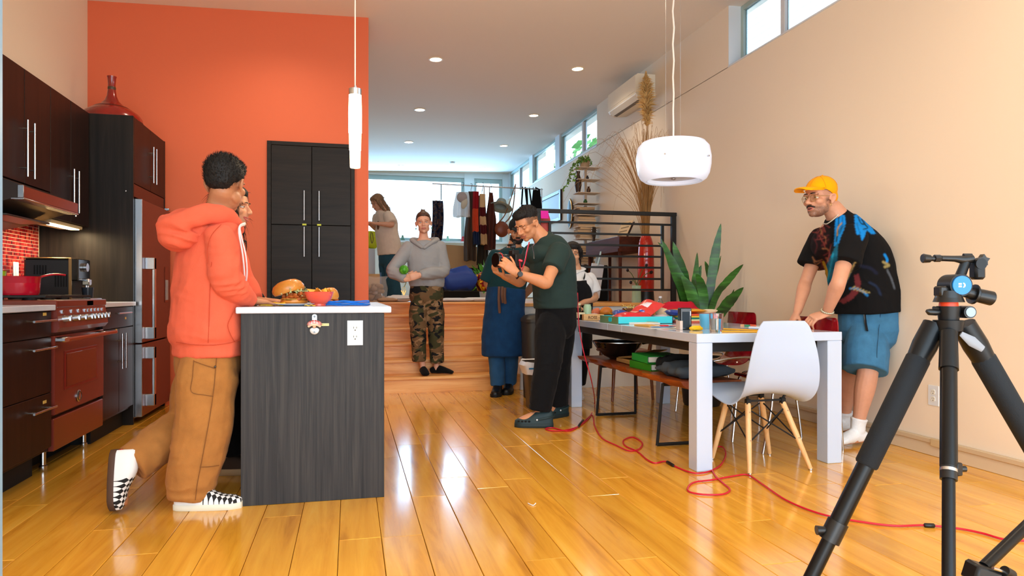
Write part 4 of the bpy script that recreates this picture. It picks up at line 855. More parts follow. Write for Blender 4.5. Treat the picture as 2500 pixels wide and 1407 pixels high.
# ---- railing
rl = thing('railing', 'black metal railing with horizontal bars along the raised level', 'railing', (2.6, 6.72, PZ))
rm = M('railing_black_paint', '#15191c', .4); RY = 6.73; ra, rb = 1.84, 3.345
rx = lambda px: at(px, 600, RY)[0]; rz_ = lambda py: at(1500, py, RY)[2]
pin = rx(1617); pout = rx(1644); lin_ = rx(1342); lout = rx(1313)
MB().bb((lout-.03, RY-.022, rz_(520)-.02), (pout+.03, RY+.022, rz_(520)+.02), .003).build('top_rail', rm, rl, smooth=False)
for py, a, b_ in ((546, lout, pout), (572, lin_, pin), (599, lin_, pin), (626, lin_, pin), (653, lin_, pin), (681, lin_, pin), (708, lout, pout)): MB().bb((a, RY-.008, rz_(py)-.011), (b_, RY+.008, rz_(py)+.011), .002).build('bar', rm, rl, smooth=False)
for x, za, zb_, w_ in ((lout, PZ+.004, rz_(520), .026), (pout, PZ+.004, rz_(520), .026), (lin_, rz_(708), rz_(546), .014), (pin, rz_(708), rz_(546), .016)): MB().bb((x-w_, RY-w_*.8, za), (x+w_, RY+w_*.8, zb_), .003).build('post', rm, rl, smooth=False)
q = at(1330, 523, RY-.03); nt_ = MB(); nt_.loft([np.array([(q[0]-.04, RY-.025, z), (q[0]+.04, RY-.025, z), (q[0]+.04, RY-.024, z), (q[0]-.04, RY-.024, z)])+np.array((0, o_, 0)) for z, o_ in ((q[2]+.035, 0), (q[2]+.0, 0), (q[2]-.045, -.012))]); nt_.thing('sticky_note', M('magenta_paper', '#f01fb4', .6), 'magenta sticky note on the railing', 'sticky note')
# ================================================================ people
def A(*a): return np.array(a, float)
def smooth_verts(V, F4, it, lam=.5):
 if it <= 0: return V
 e = np.concatenate([F4[:, [0, 1]], F4[:, [1, 2]], F4[:, [2, 3]], F4[:, [3, 0]]]); n = len(V)
 i = np.concatenate([e[:, 0], e[:, 1]]); j = np.concatenate([e[:, 1], e[:, 0]]); dg = np.bincount(i, minlength=n)[:, None].clip(1)
 for _ in range(it):
  S = np.stack([np.bincount(i, weights=V[j, k], minlength=n) for k in range(3)], 1); V = V+lam*(S/dg-V)
 return V
def fuse(mb, voxel, it=3):
 """fuse overlapping closed shapes into one continuous skin; returns verts, quads"""
 me = bpy.data.meshes.new('tmp'); V = np.concatenate(mb.v); me.from_pydata(V.tolist(), [], mb.f)
 bm = bmesh.new(); bm.from_mesh(me); bmesh.ops.recalc_face_normals(bm, faces=bm.faces); bm.to_mesh(me); bm.free()
 o = bpy.data.objects.new('tmp', me); COL.objects.link(o); md = o.modifiers.new('r', 'REMESH'); md.mode = 'VOXEL'; md.voxel_size = voxel; md.adaptivity = 0
 dg = bpy.context.evaluated_depsgraph_get(); m2 = bpy.data.meshes.new_from_object(o.evaluated_get(dg)); bpy.data.objects.remove(o); bpy.data.meshes.remove(me)
 n = len(m2.vertices); V = np.zeros(n*3); m2.vertices.foreach_get('co', V); V = V.reshape(-1, 3)
 li = np.zeros(len(m2.loops), np.int32); m2.loops.foreach_get('vertex_index', li); F = li.reshape(-1, 4); bpy.data.meshes.remove(m2)
 return smooth_verts(V, F, it), F
def normals(V, F):
 fn = np.cross(V[F[:, 2]]-V[F[:, 0]], V[F[:, 3]]-V[F[:, 1]]); N = np.zeros_like(V)
 for k in range(4):
  for c in range(3): N[:, c] += np.bincount(F[:, k], weights=fn[:, c], minlength=len(V))
 return N/np.linalg.norm(N, axis=1)[:, None].clip(1e-12)
def put(name, V, F, mats, parent, fmat=None, **props):
 V = V-root_loc(parent); me = bpy.data.meshes.new(name); n = len(V); me.vertices.add(n); me.vertices.foreach_set('co', V.ravel())
 me.loops.add(len(F)*4); me.loops.foreach_set('vertex_index', F.ravel().astype(np.int32)); me.polygons.add(len(F)); me.polygons.foreach_set('loop_start', np.arange(0, len(F)*4, 4, dtype=np.int32)); me.update(calc_edges=True)
 for m in (mats if isinstance(mats, (list, tuple)) else [mats]): me.materials.append(m)
 if fmat is not None: me.polygons.foreach_set('material_index', fmat.astype(np.int32))
 me.shade_smooth(); o = bpy.data.objects.new(name, me); COL.objects.link(o); o.parent = parent
 for k, v in props.items(): o[k] = v
 return o
def wrinkle(V, F, amp, sc, seed, folds=()):
 """cloth relief: soft noise ridges, plus fold rings at joints (centre, axis, reach, amplitude, spacing)"""
 N = normals(V, F); h = np.zeros(len(V)); o = Vector((seed*3.1, seed*1.7, seed*5.3))
 for i, v in enumerate(V):
  a = mnoise.noise(Vector(v*A(1, 1, .8))*sc+o); b_ = mnoise.noise(Vector(v)*sc*2.3+o*2); h[i] = (1-2*abs(a))*.7+.4*b_
 h *= amp
 for c, ax, reach, am, spc in folds:
  c = A(*c); ax = vn(ax); d = (V-c)@ax; r_ = np.linalg.norm(V-c, axis=1); q = V@A(7.1, -9.3, 4.7)+seed; h += am*.8*np.exp(-(r_/reach)**2)*(1-2*np.abs(np.sin(d*PI/spc*.8+1.6*np.sin(q*1.3)+1.2*np.sin(V[:, 2]*31+q))))*(.45+.55*np.sin(q*2.1+seed))
 return V+N*h[:, None]
def limb(mb, pts, hint, n=16, sub=4, ends=(True, True)):
 """pts: (x, y, z, a, b): centre and the two half axes; hint: direction of axis a (one, or one per point)"""
 P = np.array([list(p) for p in pts], float); H = np.array(hint, float)
 if H.ndim == 1: H = np.repeat(H[None], len(P), 0)
 Q = catmull(np.hstack([P, H]), sub); C = Q[:, :3]; T = np.gradient(C, axis=0); ang = np.arange(n)*2*PI/n; rings = []
 fr = []
 for i in range(len(Q)):
  t = vn(T[i]); u = vn(Q[i, 5:8]-t*t.dot(Q[i, 5:8])); w = np.cross(t, u); fr.append((t, u, w))
  rings.append(C[i]+Q[i, 3]*np.cos(ang)[:, None]*u+Q[i, 4]*np.sin(ang)[:, None]*w)
 def cap(i, sg):
  t, u, w = fr[i]; out = []
  for f_ in (.45, .8): k = math.sqrt(1-f_*f_); out.append(C[i]+sg*t*min(Q[i, 3], Q[i, 4])*f_*.9+k*(Q[i, 3]*np.cos(ang)[:, None]*u+Q[i, 4]*np.sin(ang)[:, None]*w))
  return out
 if ends[0]: rings = cap(0, -1)[::-1]+rings
 if ends[1]: rings = rings+cap(-1, 1)
 return mb.loft(rings)
def basis(f, u=(0, 0, 1)):
 f = vn(f); s = vn(np.cross(f, u)); return np.stack([s, f, np.cross(s, f)], 1)     # columns: right, forward, up
def hand(mb, wrist, d, pn, thumb, curl=.4, k=1.0, spread=.1, tcurl=.35):
 """palm, four fingers bent towards pn, thumb leaving the side 'thumb' near the wrist"""
 d = vn(d); pn = vn(A(*pn)-d*np.dot(d, pn)); s = np.cross(d, pn)*(1 if np.dot(np.cross(d, pn), thumb) > 0 else -1)
 W = A(*wrist); K = W+d*.092*k
 limb(mb, [(*(W-d*.015*k), .027*k, .02*k), (*(W+d*.03*k), .036*k, .017*k), (*(W+d*.07*k), .041*k, .0145*k), (*K, .039*k, .012*k)], s, 14, 3)
 def finger(base, dr, lens, r, cu, ax):
  p = base-dr*.012*k; P = [p]; th = 0
  for L, c in zip(lens, (cu*.8, cu*1.1, cu*.8)):
   th += c; q = P[-1]+(dr*math.cos(th)+ax*math.sin(th))*L*k; P.append(q)
  Q = catmull(P, 3); mb.tube(np.vstack([Q, Q[-1]+(Q[-1]-Q[-2])*.4]), list(np.linspace(r, r*.8, len(Q))*k)+[r*.35*k], 9)
 for o_, ln, sp in ((.0305, (.046, .027, .022), 1), (.0105, (.051, .031, .023), .35), (-.0105, (.047, .029, .022), -.35), (-.030, (.037, .022, .019), -1)):
  finger(K+s*o_*k, vn(d+s*spread*sp), ln, .0088, curl*(1+.06*sp), pn)
 finger(W+d*.028*k+s*.024*k+pn*.004*k, vn(d*.62+s*.72+pn*.25), (.048, .032, .026), .0105, tcurl, vn(pn*.6+d*.5-s*.5))
def head(mb, C, f, u, k=1.0, female=False, jaw=1.0, nose=1.0):
 R = basis(f, u); E = lambda c, r: mb.ell(C+R@(A(*c)*k), A(*r)*k, R, 20, 13)
 E((0, -.012, .028), (.073, .091, .088)); E((0, .022, .035), (.061, .062, .058)); E((0, .028, -.034), (.057, .06, .068)); E((0, .026, -.072), (.049*jaw, .055, .038)); E((0, .064, -.094), (.023*jaw, .02, .018))
 for s_ in (-1, 1):
  E((s_*.04, .052, -.024), (.023, .031, .022)); E((s_*.027, .078, .021), (.026, .012, .008)); E((s_*.0125, .095, -.034), (.0085, .011, .008)); E((s_*.045*jaw, .01, -.06), (.016, .035, .028))
  ep = [C+R@(A(s_*x, y, z)*k) for x, y, z in ((.071, .006, -.018), (.075, .004, .004), (.083, -.010, .016), (.088, -.026, .010), (.085, -.026, -.012), (.078, -.012, -.034), (.072, -.002, -.036))]; mb.tube(catmull(ep, 3), .0058*k, 7)
  E((s_*.075, -.012, -.010), (.006, .014, .022))
 mb.tube([C+R@(A(0, y, z)*k) for y, z in ((.082, .012), (.092, -.006), (.103*nose, -.022), (.108*nose, -.032))], [.008*k, .0085*k, .0105*k, .0115*k], 10); E((0, .104*nose, -.032), (.0115, .012, .0105))
 E((0, .078, -.063), (.027, .014, .02))
 return R
def carve_face(V, C, R, k=1.0, open_mouth=0.0):
 L = ((V-C)@R)/k; s, f, u = L[:, 0], L[:, 1], L[:, 2]; m = (f > .045)&(np.abs(u) < .12)&(np.abs(s) < .09); d = np.zeros(len(V))
 d -= .0105*np.exp(-((np.abs(s)-.031)/.0165)**2-((u-.0)/.0105)**2)
 d -= .0035*np.exp(-(s/.024)**2-((u+.0615)/.0032)**2)+.003*np.exp(-(s/.02)**2-((u+.082)/.006)**2)
 d -= open_mouth*np.exp(-(s/.018)**2-((u+.067)/.009)**2)
 d -= .003*np.exp(-((np.abs(s)-.006)/.004)**2-((u+.042)/.004)**2)
 V = V.copy(); V[m] += (R[:, 1]*(d[m]*k)[:, None]); return V
dark_brow_ = M('dark_lash', '#1c1310', .8); eye_w = M('eye_white', '#d9d0c8', .25); iris_m = M('iris_brown', '#3a2214', .15); iris_b = M('iris_blue', '#56788c', .15)
def face_parts(C, R, k, parent, brow_c, lip_c, iris=None, lids=.28, brow_t=.0035, smile=0.0, skin=None, lip_t=1.0, teeth=False):
 P = lambda s, f, u: C+R@(A(s, f, u)*k)
 for s_ in (-1, 1):
  c = P(s_*.031, .0678, -.001); e = MB().ell(c, .0122*k, R, 16, 12).build('eye', eye_w, parent)
  MB().ell(P(s_*.031, .0774, -.0012), A(.0058, .0032, .0058)*k, R, 12, 8).build('iris', iris or iris_m, e)
  def lid(t0, t1, r_):
   mb = MB(); rows = []
   for th in np.linspace(t0, t1, 6): rows.append(np.array([c+R@(A(r_*math.sin(az)*math.cos(th), r_*math.cos(az)*math.cos(th), r_*math.sin(th))*k) for az in np.linspace(-1.95, 1.95, 11)]))
   n_ = 11; mb.add(np.vstack(rows), [(i*n_+j, i*n_+j+1, (i+1)*n_+j+1, (i+1)*n_+j) for i in range(5) for j in range(10)]); return mb
  ul_ = lid(lids, 1.5, .0131).build('eyelid', skin or brow_c, parent); lid(-1.5, -.42, .0129).build('lower_eyelid', skin or brow_c, parent)
  rim = [c+R@(A(.0133*math.sin(az)*math.cos(lids), .0133*math.cos(az)*math.cos(lids), .0133*math.sin(lids))*k) for az in np.linspace(-1.2, 1.2, 11)]; MB().tube(rim, .0009*k, 5).build('eyelashes', dark_brow_, ul_)
  mb = MB(); mb.tube(catmull([P(s_*.012, .091, .0232), P(s_*.026, .0905, .0248), P(s_*.04, .083, .0228), P(s_*.049, .072, .0155)], 4), np.linspace(brow_t, brow_t*.55, 13)*k, 7, flat=(.75, 1)); mb.build('eyebrow', brow_c, parent)
 sm = smile
 lp = MB(); lp.tube(catmull([P(-.024-.004*sm, .076, -.0625+.006*sm), P(-.012, .0885, -.0595), P(0, .0905, -.0605), P(.012, .0885, -.0595), P(.024+.004*sm, .076, -.0625+.006*sm)], 4), np.array([.0012]+[.0042]*15+[.0012])*k*lip_t, 8); lp.build('upper_lip', lip_c, parent)
 lp = MB(); lp.tube(catmull([P(-.022-.004*sm, .076, -.064+.006*sm), P(-.011, .0875, -.0695-.003*sm), P(0, .089, -.071-.004*sm), P(.011, .0875, -.0695-.003*sm), P(.022+.004*sm, .076, -.064+.006*sm)], 4), np.array([.0012]+[.0048]*15+[.0012])*k*lip_t, 8); lp.build('lower_lip', lip_c, parent)
 if teeth:
  mb = MB(); mb.tube(catmull([P(-.018, .078, -.062+.004*sm), P(0, .0885, -.0655), P(.018, .078, -.062+.004*sm)], 4), .0028*k, 6); mb.build('teeth', eye_w, parent)
def hairmesh(name, parent, mat, C, R, k, ells, voxel=.006, amp=.003, sc=60, tubes=(), seed=1, tuft=(900, .014, .0016, (0, -.3, .4), .7)):
 mb = MB()
 for c, r in ells: mb.ell(C+R@(A(*c)*k), A(*r)*k, R, 20, 13)
 for pts, rad in tubes: Q = catmull([C+R@(A(*p)*k) for p in pts], 4); mb.tube(Q, np.interp(np.linspace(0, 1, len(Q)), np.linspace(0, 1, len(rad)), rad)*k, 10)
 V, F = fuse(mb, voxel, 2); N = normals(V, F); h = np.array([mnoise.noise(Vector(v*A(1, 1, .35))*sc+Vector((seed, 0, 0))) for v in V]); V = V+N*(min(amp, .003)*h)[:, None]
 L = ((V-C)@R)/k;
 o = put(name, V, F, mat, parent)
 if tuft:
  n, ln, w, fl_, lift = tuft; tb_ = MB(); blades(tb_, V, F, n, ln, w, R@A(*fl_), seed, lift=lift); t_ = tb_.build('hair_tufts', mat, o, smooth=False); t_['kind'] = 'stuff'
 return o
def skin_mat(name, hex_, hair='#2a1d18'):
 if name in MATS: return MATS[name]
 m = M(name, hex_, .5, sss=.12, var=.06, vscale=25, bump=.1, bscale=250); nt = m.node_tree; b = nt.nodes['Principled BSDF']; src = b.inputs['Base Color'].links[0].from_socket
 at_ = nd(nt, 'ShaderNodeAttribute', attribute_name='stubble'); tc = nd(nt, 'ShaderNodeTexCoord'); n = nd(nt, 'ShaderNodeTexNoise', Scale=420.0, Detail=2.0); nt.links.new(tc.outputs['Object'], n.inputs['Vector'])
 mr = nd(nt, 'ShaderNodeMapRange'); mr.inputs['From Min'].default_value = .35; mr.inputs['From Max'].default_value = .6; mr.inputs['To Min'].default_value = .45; nt.links.new(n.outputs['Fac'], mr.inputs['Value'])
 mu = nd(nt, 'ShaderNodeMath', operation='MULTIPLY'); nt.links.new(at_.outputs['Fac'], mu.inputs[0]); nt.links.new(mr.outputs['Result'], mu.inputs[1])
 mx = nd(nt, 'ShaderNodeMix', data_type='RGBA'); nt.links.new(mu.outputs[0], mx.inputs['Factor']); nt.links.new(src, mx.inputs['A']); mx.inputs['B'].default_value = lin(hair); nt.links.new(mx.outputs['Result'], b.inputs['Base Color']); return m
def attr(o, name, vals):
 a = o.data.attributes.new(name, 'FLOAT', 'POINT'); a.data.foreach_set('value', np.asarray(vals, np.float32))
def sstep(x, a, b_): t = np.clip((x-a)/(b_-a), 0, 1); return t*t*(3-2*t)
def fade_attr(o, V, C, R, k, beard=0.0, sides=.75):
 """cropped hair on the sides and nape, stubble along the jaw"""
 L = ((V-C)@R)/k; s, f, u = L[:, 0], L[:, 1], L[:, 2]; near = (np.abs(u) < .16)&(np.abs(s) < .083)&(np.abs(f) < .13)
 sd = sstep(u, -.055, .02)*(1-sstep(f, .035, .055))*sides*((f < .0)|(u > .005)) if sides else np.zeros(len(V))
 bd = beard*np.maximum(sstep(-u, .038, .06)*sstep(f, -.012, .008)*(1-np.exp(-(s/.022)**2-((u+.068)/.010)**2)), np.exp(-((f-.012)/.014)**2)*sstep(-u, -.02, .01)*sstep(np.abs(s), .05, .06))*(1-sstep(-u, .122, .135))
 ear = (np.abs(s) > .0745); v = np.maximum(sd, bd)*near*(~ear); attr(o, 'stubble', v)
def blades(mb, V, F, n, ln, w, flow, seed, back=(0, 0, 0), lift=.5):
 """short tufts standing off the hair mass"""
 rg = np.random.default_rng(seed); N = normals(V, F); ii = rg.integers(0, len(V), n); fl_ = vn(flow)
 for i in ii:
  nn = N[i]; d = vn(nn*lift+fl_*(1-lift)+rg.normal(size=3)*.28); sd = vn(np.cross(d, nn+rg.normal(size=3)*.3))*w*(.6+.8*rg.random()); L = ln*(.5+rg.random()); p = V[i]-nn*.002
  m_ = p+d*L*.55+nn*.0015; e = p+d*L+fl_*L*.25; mb.add([p-sd, p+sd, m_+sd*.7, m_-sd*.7, e], [(0, 1, 2, 3), (3, 2, 4)])
def arm_pts(sh, el, wr, k=1.0):
 sh, el, wr = A(*sh), A(*el), A(*wr); L = lambda a, b_, t: a+(b_-a)*t
 return [(*sh, .052*k, .052*k), (*L(sh, el, .35), .050*k, .048*k), (*L(sh, el, .8), .041*k, .040*k), (*el, .040*k, .040*k), (*L(el, wr, .22), .043*k, .041*k), (*L(el, wr, .65), .034*k, .031*k), (*wr, .028*k, .022*k)]
def leg_pts(hp, kn, an, k=1.0):
 hp, kn, an = A(*hp), A(*kn), A(*an); L = lambda a, b_, t: a+(b_-a)*t
 return [(*hp, .078*k, .08*k), (*L(hp, kn, .4), .078*k, .08*k), (*L(hp, kn, .85), .057*k, .06*k), (*kn, .055*k, .058*k), (*L(kn, an, .3), .053*k, .06*k), (*L(kn, an, .75), .036*k, .04*k), (*an, .033*k, .038*k)]
def foot(mb, an, toe, k=1.0):
 an, toe = A(*an), A(*toe); d = toe-an; d[2] = 0; L = np.linalg.norm(d); d = vn(d); s = np.cross(d, (0, 0, 1)); z0 = toe[2]
 limb(mb, [(*(an-d*.045*k+A(0, 0, z0+.035*k-an[2])), .03*k, .032*k), (*(an+d*.02+A(0, 0, z0+.045*k-an[2])), .034*k, .042*k), (*(an+d*L*.6+A(0, 0, z0+.03*k-an[2])), .043*k, .028*k), (*(toe-d*.02+A(0, 0, .018*k)), .038*k, .017*k)], s, 14, 3)
def shoe_obj(name, parent, heel, toe, up, mats, w=.098, hgt=.085, sole=.028, style='slip'):
 """a shoe in its own frame: X heel to toe, Z up from the sole"""
 heel, toe, up = A(*heel), A(*toe), A(*up); x = vn(toe-heel); L = np.linalg.norm(toe-heel); y = vn(np.cross(up, x)); z = np.cross(x, y)
 Mx = mat_axes(x, y, z, heel-root_loc(parent)); n = 24
 def prof(t): return w/2*(.72+.28*math.sin(min(1, t*1.35)*PI*.62))*(1-max(0, (t-.78)/.22)**2.4*.62)*(1-max(0, (.1-t)/.1)**2*.35)
 ts = np.concatenate([[0.0, .015, .05], np.linspace(.12, .9, 12), [.95, .985, 1.0]])
 def outline(infl, zz):
  up_ = [(t*L, prof(t)+infl, zz) for t in ts]; dn = [(t*L, -prof(t)-infl, zz) for t in ts[::-1]]; return np.array(up_+dn)
 mb = MB(); mb.loft([outline(-.003, 0), outline(.0, .004), outline(.001, sole-.004), outline(-.002, sole)])
 so = bpy.data.objects.new('sole', mb.mesh('sole', mats[1], True, 50)); COL.objects.link(so)
 mb = MB(); rings = []
 for t in np.concatenate([[.012, .03], np.linspace(.07, .93, 14), [.97, .99]]):
  hh = (hgt if t < .3 else hgt*(.42+.58*(0.5+.5*math.cos(min(1, (t-.3)/.5)*PI))))*(1-max(0, (t-.8)/.2)**2*.5)*(1-max(0, (.04-t)/.04)*.25); wd = prof(t)-.004; a = np.linspace(0, PI, 13)
  rings.append(np.array([(t*L, wd*math.copysign(abs(math.cos(x_))**.7, math.cos(x_)), sole-.006+hh*math.sin(x_)**.8) for x_ in a]+[(t*L, -wd*.6, sole-.008), (t*L, wd*.6, sole-.008)]))
 mb.loft(rings); o = bpy.data.objects.new(name, mb.mesh(name, mats[0], True, 60)); COL.objects.link(o); o.parent = parent; o.matrix_local = Mx; so.parent = o
 if style == 'slip':
  tg = MB(); tg.box((.003, 0, sole+.01), (.004, .028, .014), .001); k_ = bpy.data.objects.new('heel_tab', tg.mesh('heel_tab', mats[2])); COL.objects.link(k_); k_.parent = o
 if style == 'clog':
  h_ = MB()
  for i in range(4):
   for s_ in (-1, 1): h_.ell((L*(.62+.09*i), s_*prof(.62+.09*i)*.96, sole+.018), (.009, .006, .007), n=8, m=6)
  for i in range(3):
   for j in (-1, 0, 1): h_.ell((L*(.64+.08*i), j*.018, sole+.052-.009*i), (.006, .005, .006), n=8, m=6)
  k_ = bpy.data.objects.new('vent_hole', h_.mesh('vent_hole', void)); COL.objects.link(k_); k_.parent = o; k_['kind'] = 'stuff'
  s2 = MB(); s2.tube(catmull([(L*.42, w*.47, .06), (L*.15, w*.5, .075), (-.006, 0, .082), (L*.15, -w*.5, .075), (L*.42, -w*.47, .06)], 5), .008, 8, flat=(1, .5)); k_ = bpy.data.objects.new('heel_strap', s2.mesh('heel_strap', mats[0])); COL.objects.link(k_); k_.parent = o
  for s_ in (-1, 1): s2 = MB(); s2.ell((L*.42, s_*w*.5, .06), (.007, .004, .007), n=10, m=6); k_ = bpy.data.objects.new('rivet', s2.mesh('rivet', trim_w)); COL.objects.link(k_); k_.parent = o
 return o
def checker_mat():
 m, nt, b = newmat('checkerboard_canvas'); L = nt.links.new; tc = nd(nt, 'ShaderNodeTexCoord'); mp = nd(nt, 'ShaderNodeMapping'); mp.inputs['Rotation'].default_value = (0, 0, PI/4); L(tc.outputs['Object'], mp.inputs['Vector'])
 fl_ = nd(nt, 'ShaderNodeVectorMath', operation='MULTIPLY'); fl_.inputs[1].default_value = (1, 1, 0); L(mp.outputs['Vector'], fl_.inputs[0])
 ck = nd(nt, 'ShaderNodeTexChecker', Scale=62.0); ck.inputs['Color1'].default_value = lin('#0c0d10'); ck.inputs['Color2'].default_value = lin('#e8eaec'); L(fl_.outputs[0], ck.inputs['Vector'])
 sx = nd(nt, 'ShaderNodeSeparateXYZ'); L(tc.outputs['Object'], sx.inputs[0]); gt = nd(nt, 'ShaderNodeMath', operation='GREATER_THAN'); gt.inputs[1].default_value = .125; L(sx.outputs['X'], gt.inputs[0])
 mx = nd(nt, 'ShaderNodeMix', data_type='RGBA'); L(gt.outputs[0], mx.inputs['Factor']); mx.inputs['A'].default_value = lin('#e8ebee'); L(ck.outputs['Color'], mx.inputs['B']); L(mx.outputs['Result'], b.inputs['Base Color']); b.inputs['Roughness'].default_value = .8
 MATS['checkerboard_canvas'] = m; return m
def fabric(name, hex_, bump=.35, bscale=320, var=.08, vscale=9, rough=.9, sheen=.04): return M(name, hex_, rough, bump=bump, bscale=bscale, var=var, vscale=vscale, sheen=sheen, spec=.2)
def blotch(name, cols, scale, stretch=(1, 1, 1), thr=None, rough=.9, dist=.8, detail=2.0):
 """patterned cloth: bands of one noise field mapped to a few flat colours"""
 m, nt, b = newmat(name); L = nt.links.new; tc = nd(nt, 'ShaderNodeTexCoord'); mp = nd(nt, 'ShaderNodeMapping'); mp.inputs['Scale'].default_value = stretch; L(tc.outputs['Object'], mp.inputs['Vector'])
 n = nd(nt, 'ShaderNodeTexNoise', Scale=float(scale), Detail=detail, Roughness=.55, Distortion=dist); L(mp.outputs['Vector'], n.inputs['Vector'])
 r = ramp(nt, [(p, c) for p, c in cols], 'CONSTANT'); L(n.outputs['Fac'], r.inputs['Fac']); L(r.outputs['Color'], b.inputs['Base Color']); b.inputs['Roughness'].default_value = rough; b.inputs['Specular IOR Level'].default_value = .2
 MATS[name] = m; return m
def camo_cloth(name, base, layers):
 m, nt, b = newmat(name); L = nt.links.new; tc = nd(nt, 'ShaderNodeTexCoord'); c = None; cur = lin(base)
 for k, (col, sc, thr) in enumerate(layers):
  mp = nd(nt, 'ShaderNodeMapping'); mp.inputs['Location'].default_value = (7.3*k, 3.1*k, 5.7*k); mp.inputs['Scale'].default_value = (1, 1, 1.7); L(tc.outputs['Object'], mp.inputs['Vector'])
  n = nd(nt, 'ShaderNodeTexNoise', Scale=float(sc), Detail=1.5, Distortion=.5); L(mp.outputs['Vector'], n.inputs['Vector']); g = nd(nt, 'ShaderNodeMath', operation='GREATER_THAN'); g.inputs[1].default_value = thr; L(n.outputs['Fac'], g.inputs[0])
  mx = nd(nt, 'ShaderNodeMix', data_type='RGBA'); L(g.outputs[0], mx.inputs['Factor']); mx.inputs['B'].default_value = lin(col)
  if c is None: mx.inputs['A'].default_value = cur
  else: L(c, mx.inputs['A'])
  c = mx.outputs['Result']
 L(c, b.inputs['Base Color']); b.inputs['Roughness'].default_value = .9; b.inputs['Specular IOR Level'].default_value = .2; MATS[name] = m; return m
def px3(*P): return [at(*p) for p in P]
def pl(p, a, b_): return (*p, a, b_)
def stick_on(T_, p, Y, lift=.002):
 """the point of a garment met first on the way to where p is seen; used to lay seams on it"""
 q0 = A(0, 0, CH); d = vn(A(*at(p[0], p[1], Y))-q0); w = T_-q0; t_ = w@d; k = np.where(np.linalg.norm(w-t_[:, None]*d, axis=1) < .012)[0]
 if len(k) == 0: return A(*at(p[0], p[1], Y))
 return q0+d*(t_[k[np.argmin(t_[k])]]-lift)
black_hair = M('black_hair', '#0d0b0b', .7, var=.3, vscale=60, bump=.6, bscale=120, stretch=(1, 1, .25)); brown_hair = M('brown_hair', '#4a2f22', .5, var=.3, vscale=60, bump=.5, bscale=120, stretch=(1, 1, .2)); blond_hair = M('ash_blond_hair', '#8a6a4c', .5, var=.35, vscale=50, bump=.5, bscale=120, stretch=(1, 1, .2))
dark_brow = M('dark_brow_hair', '#1a1210', .7)
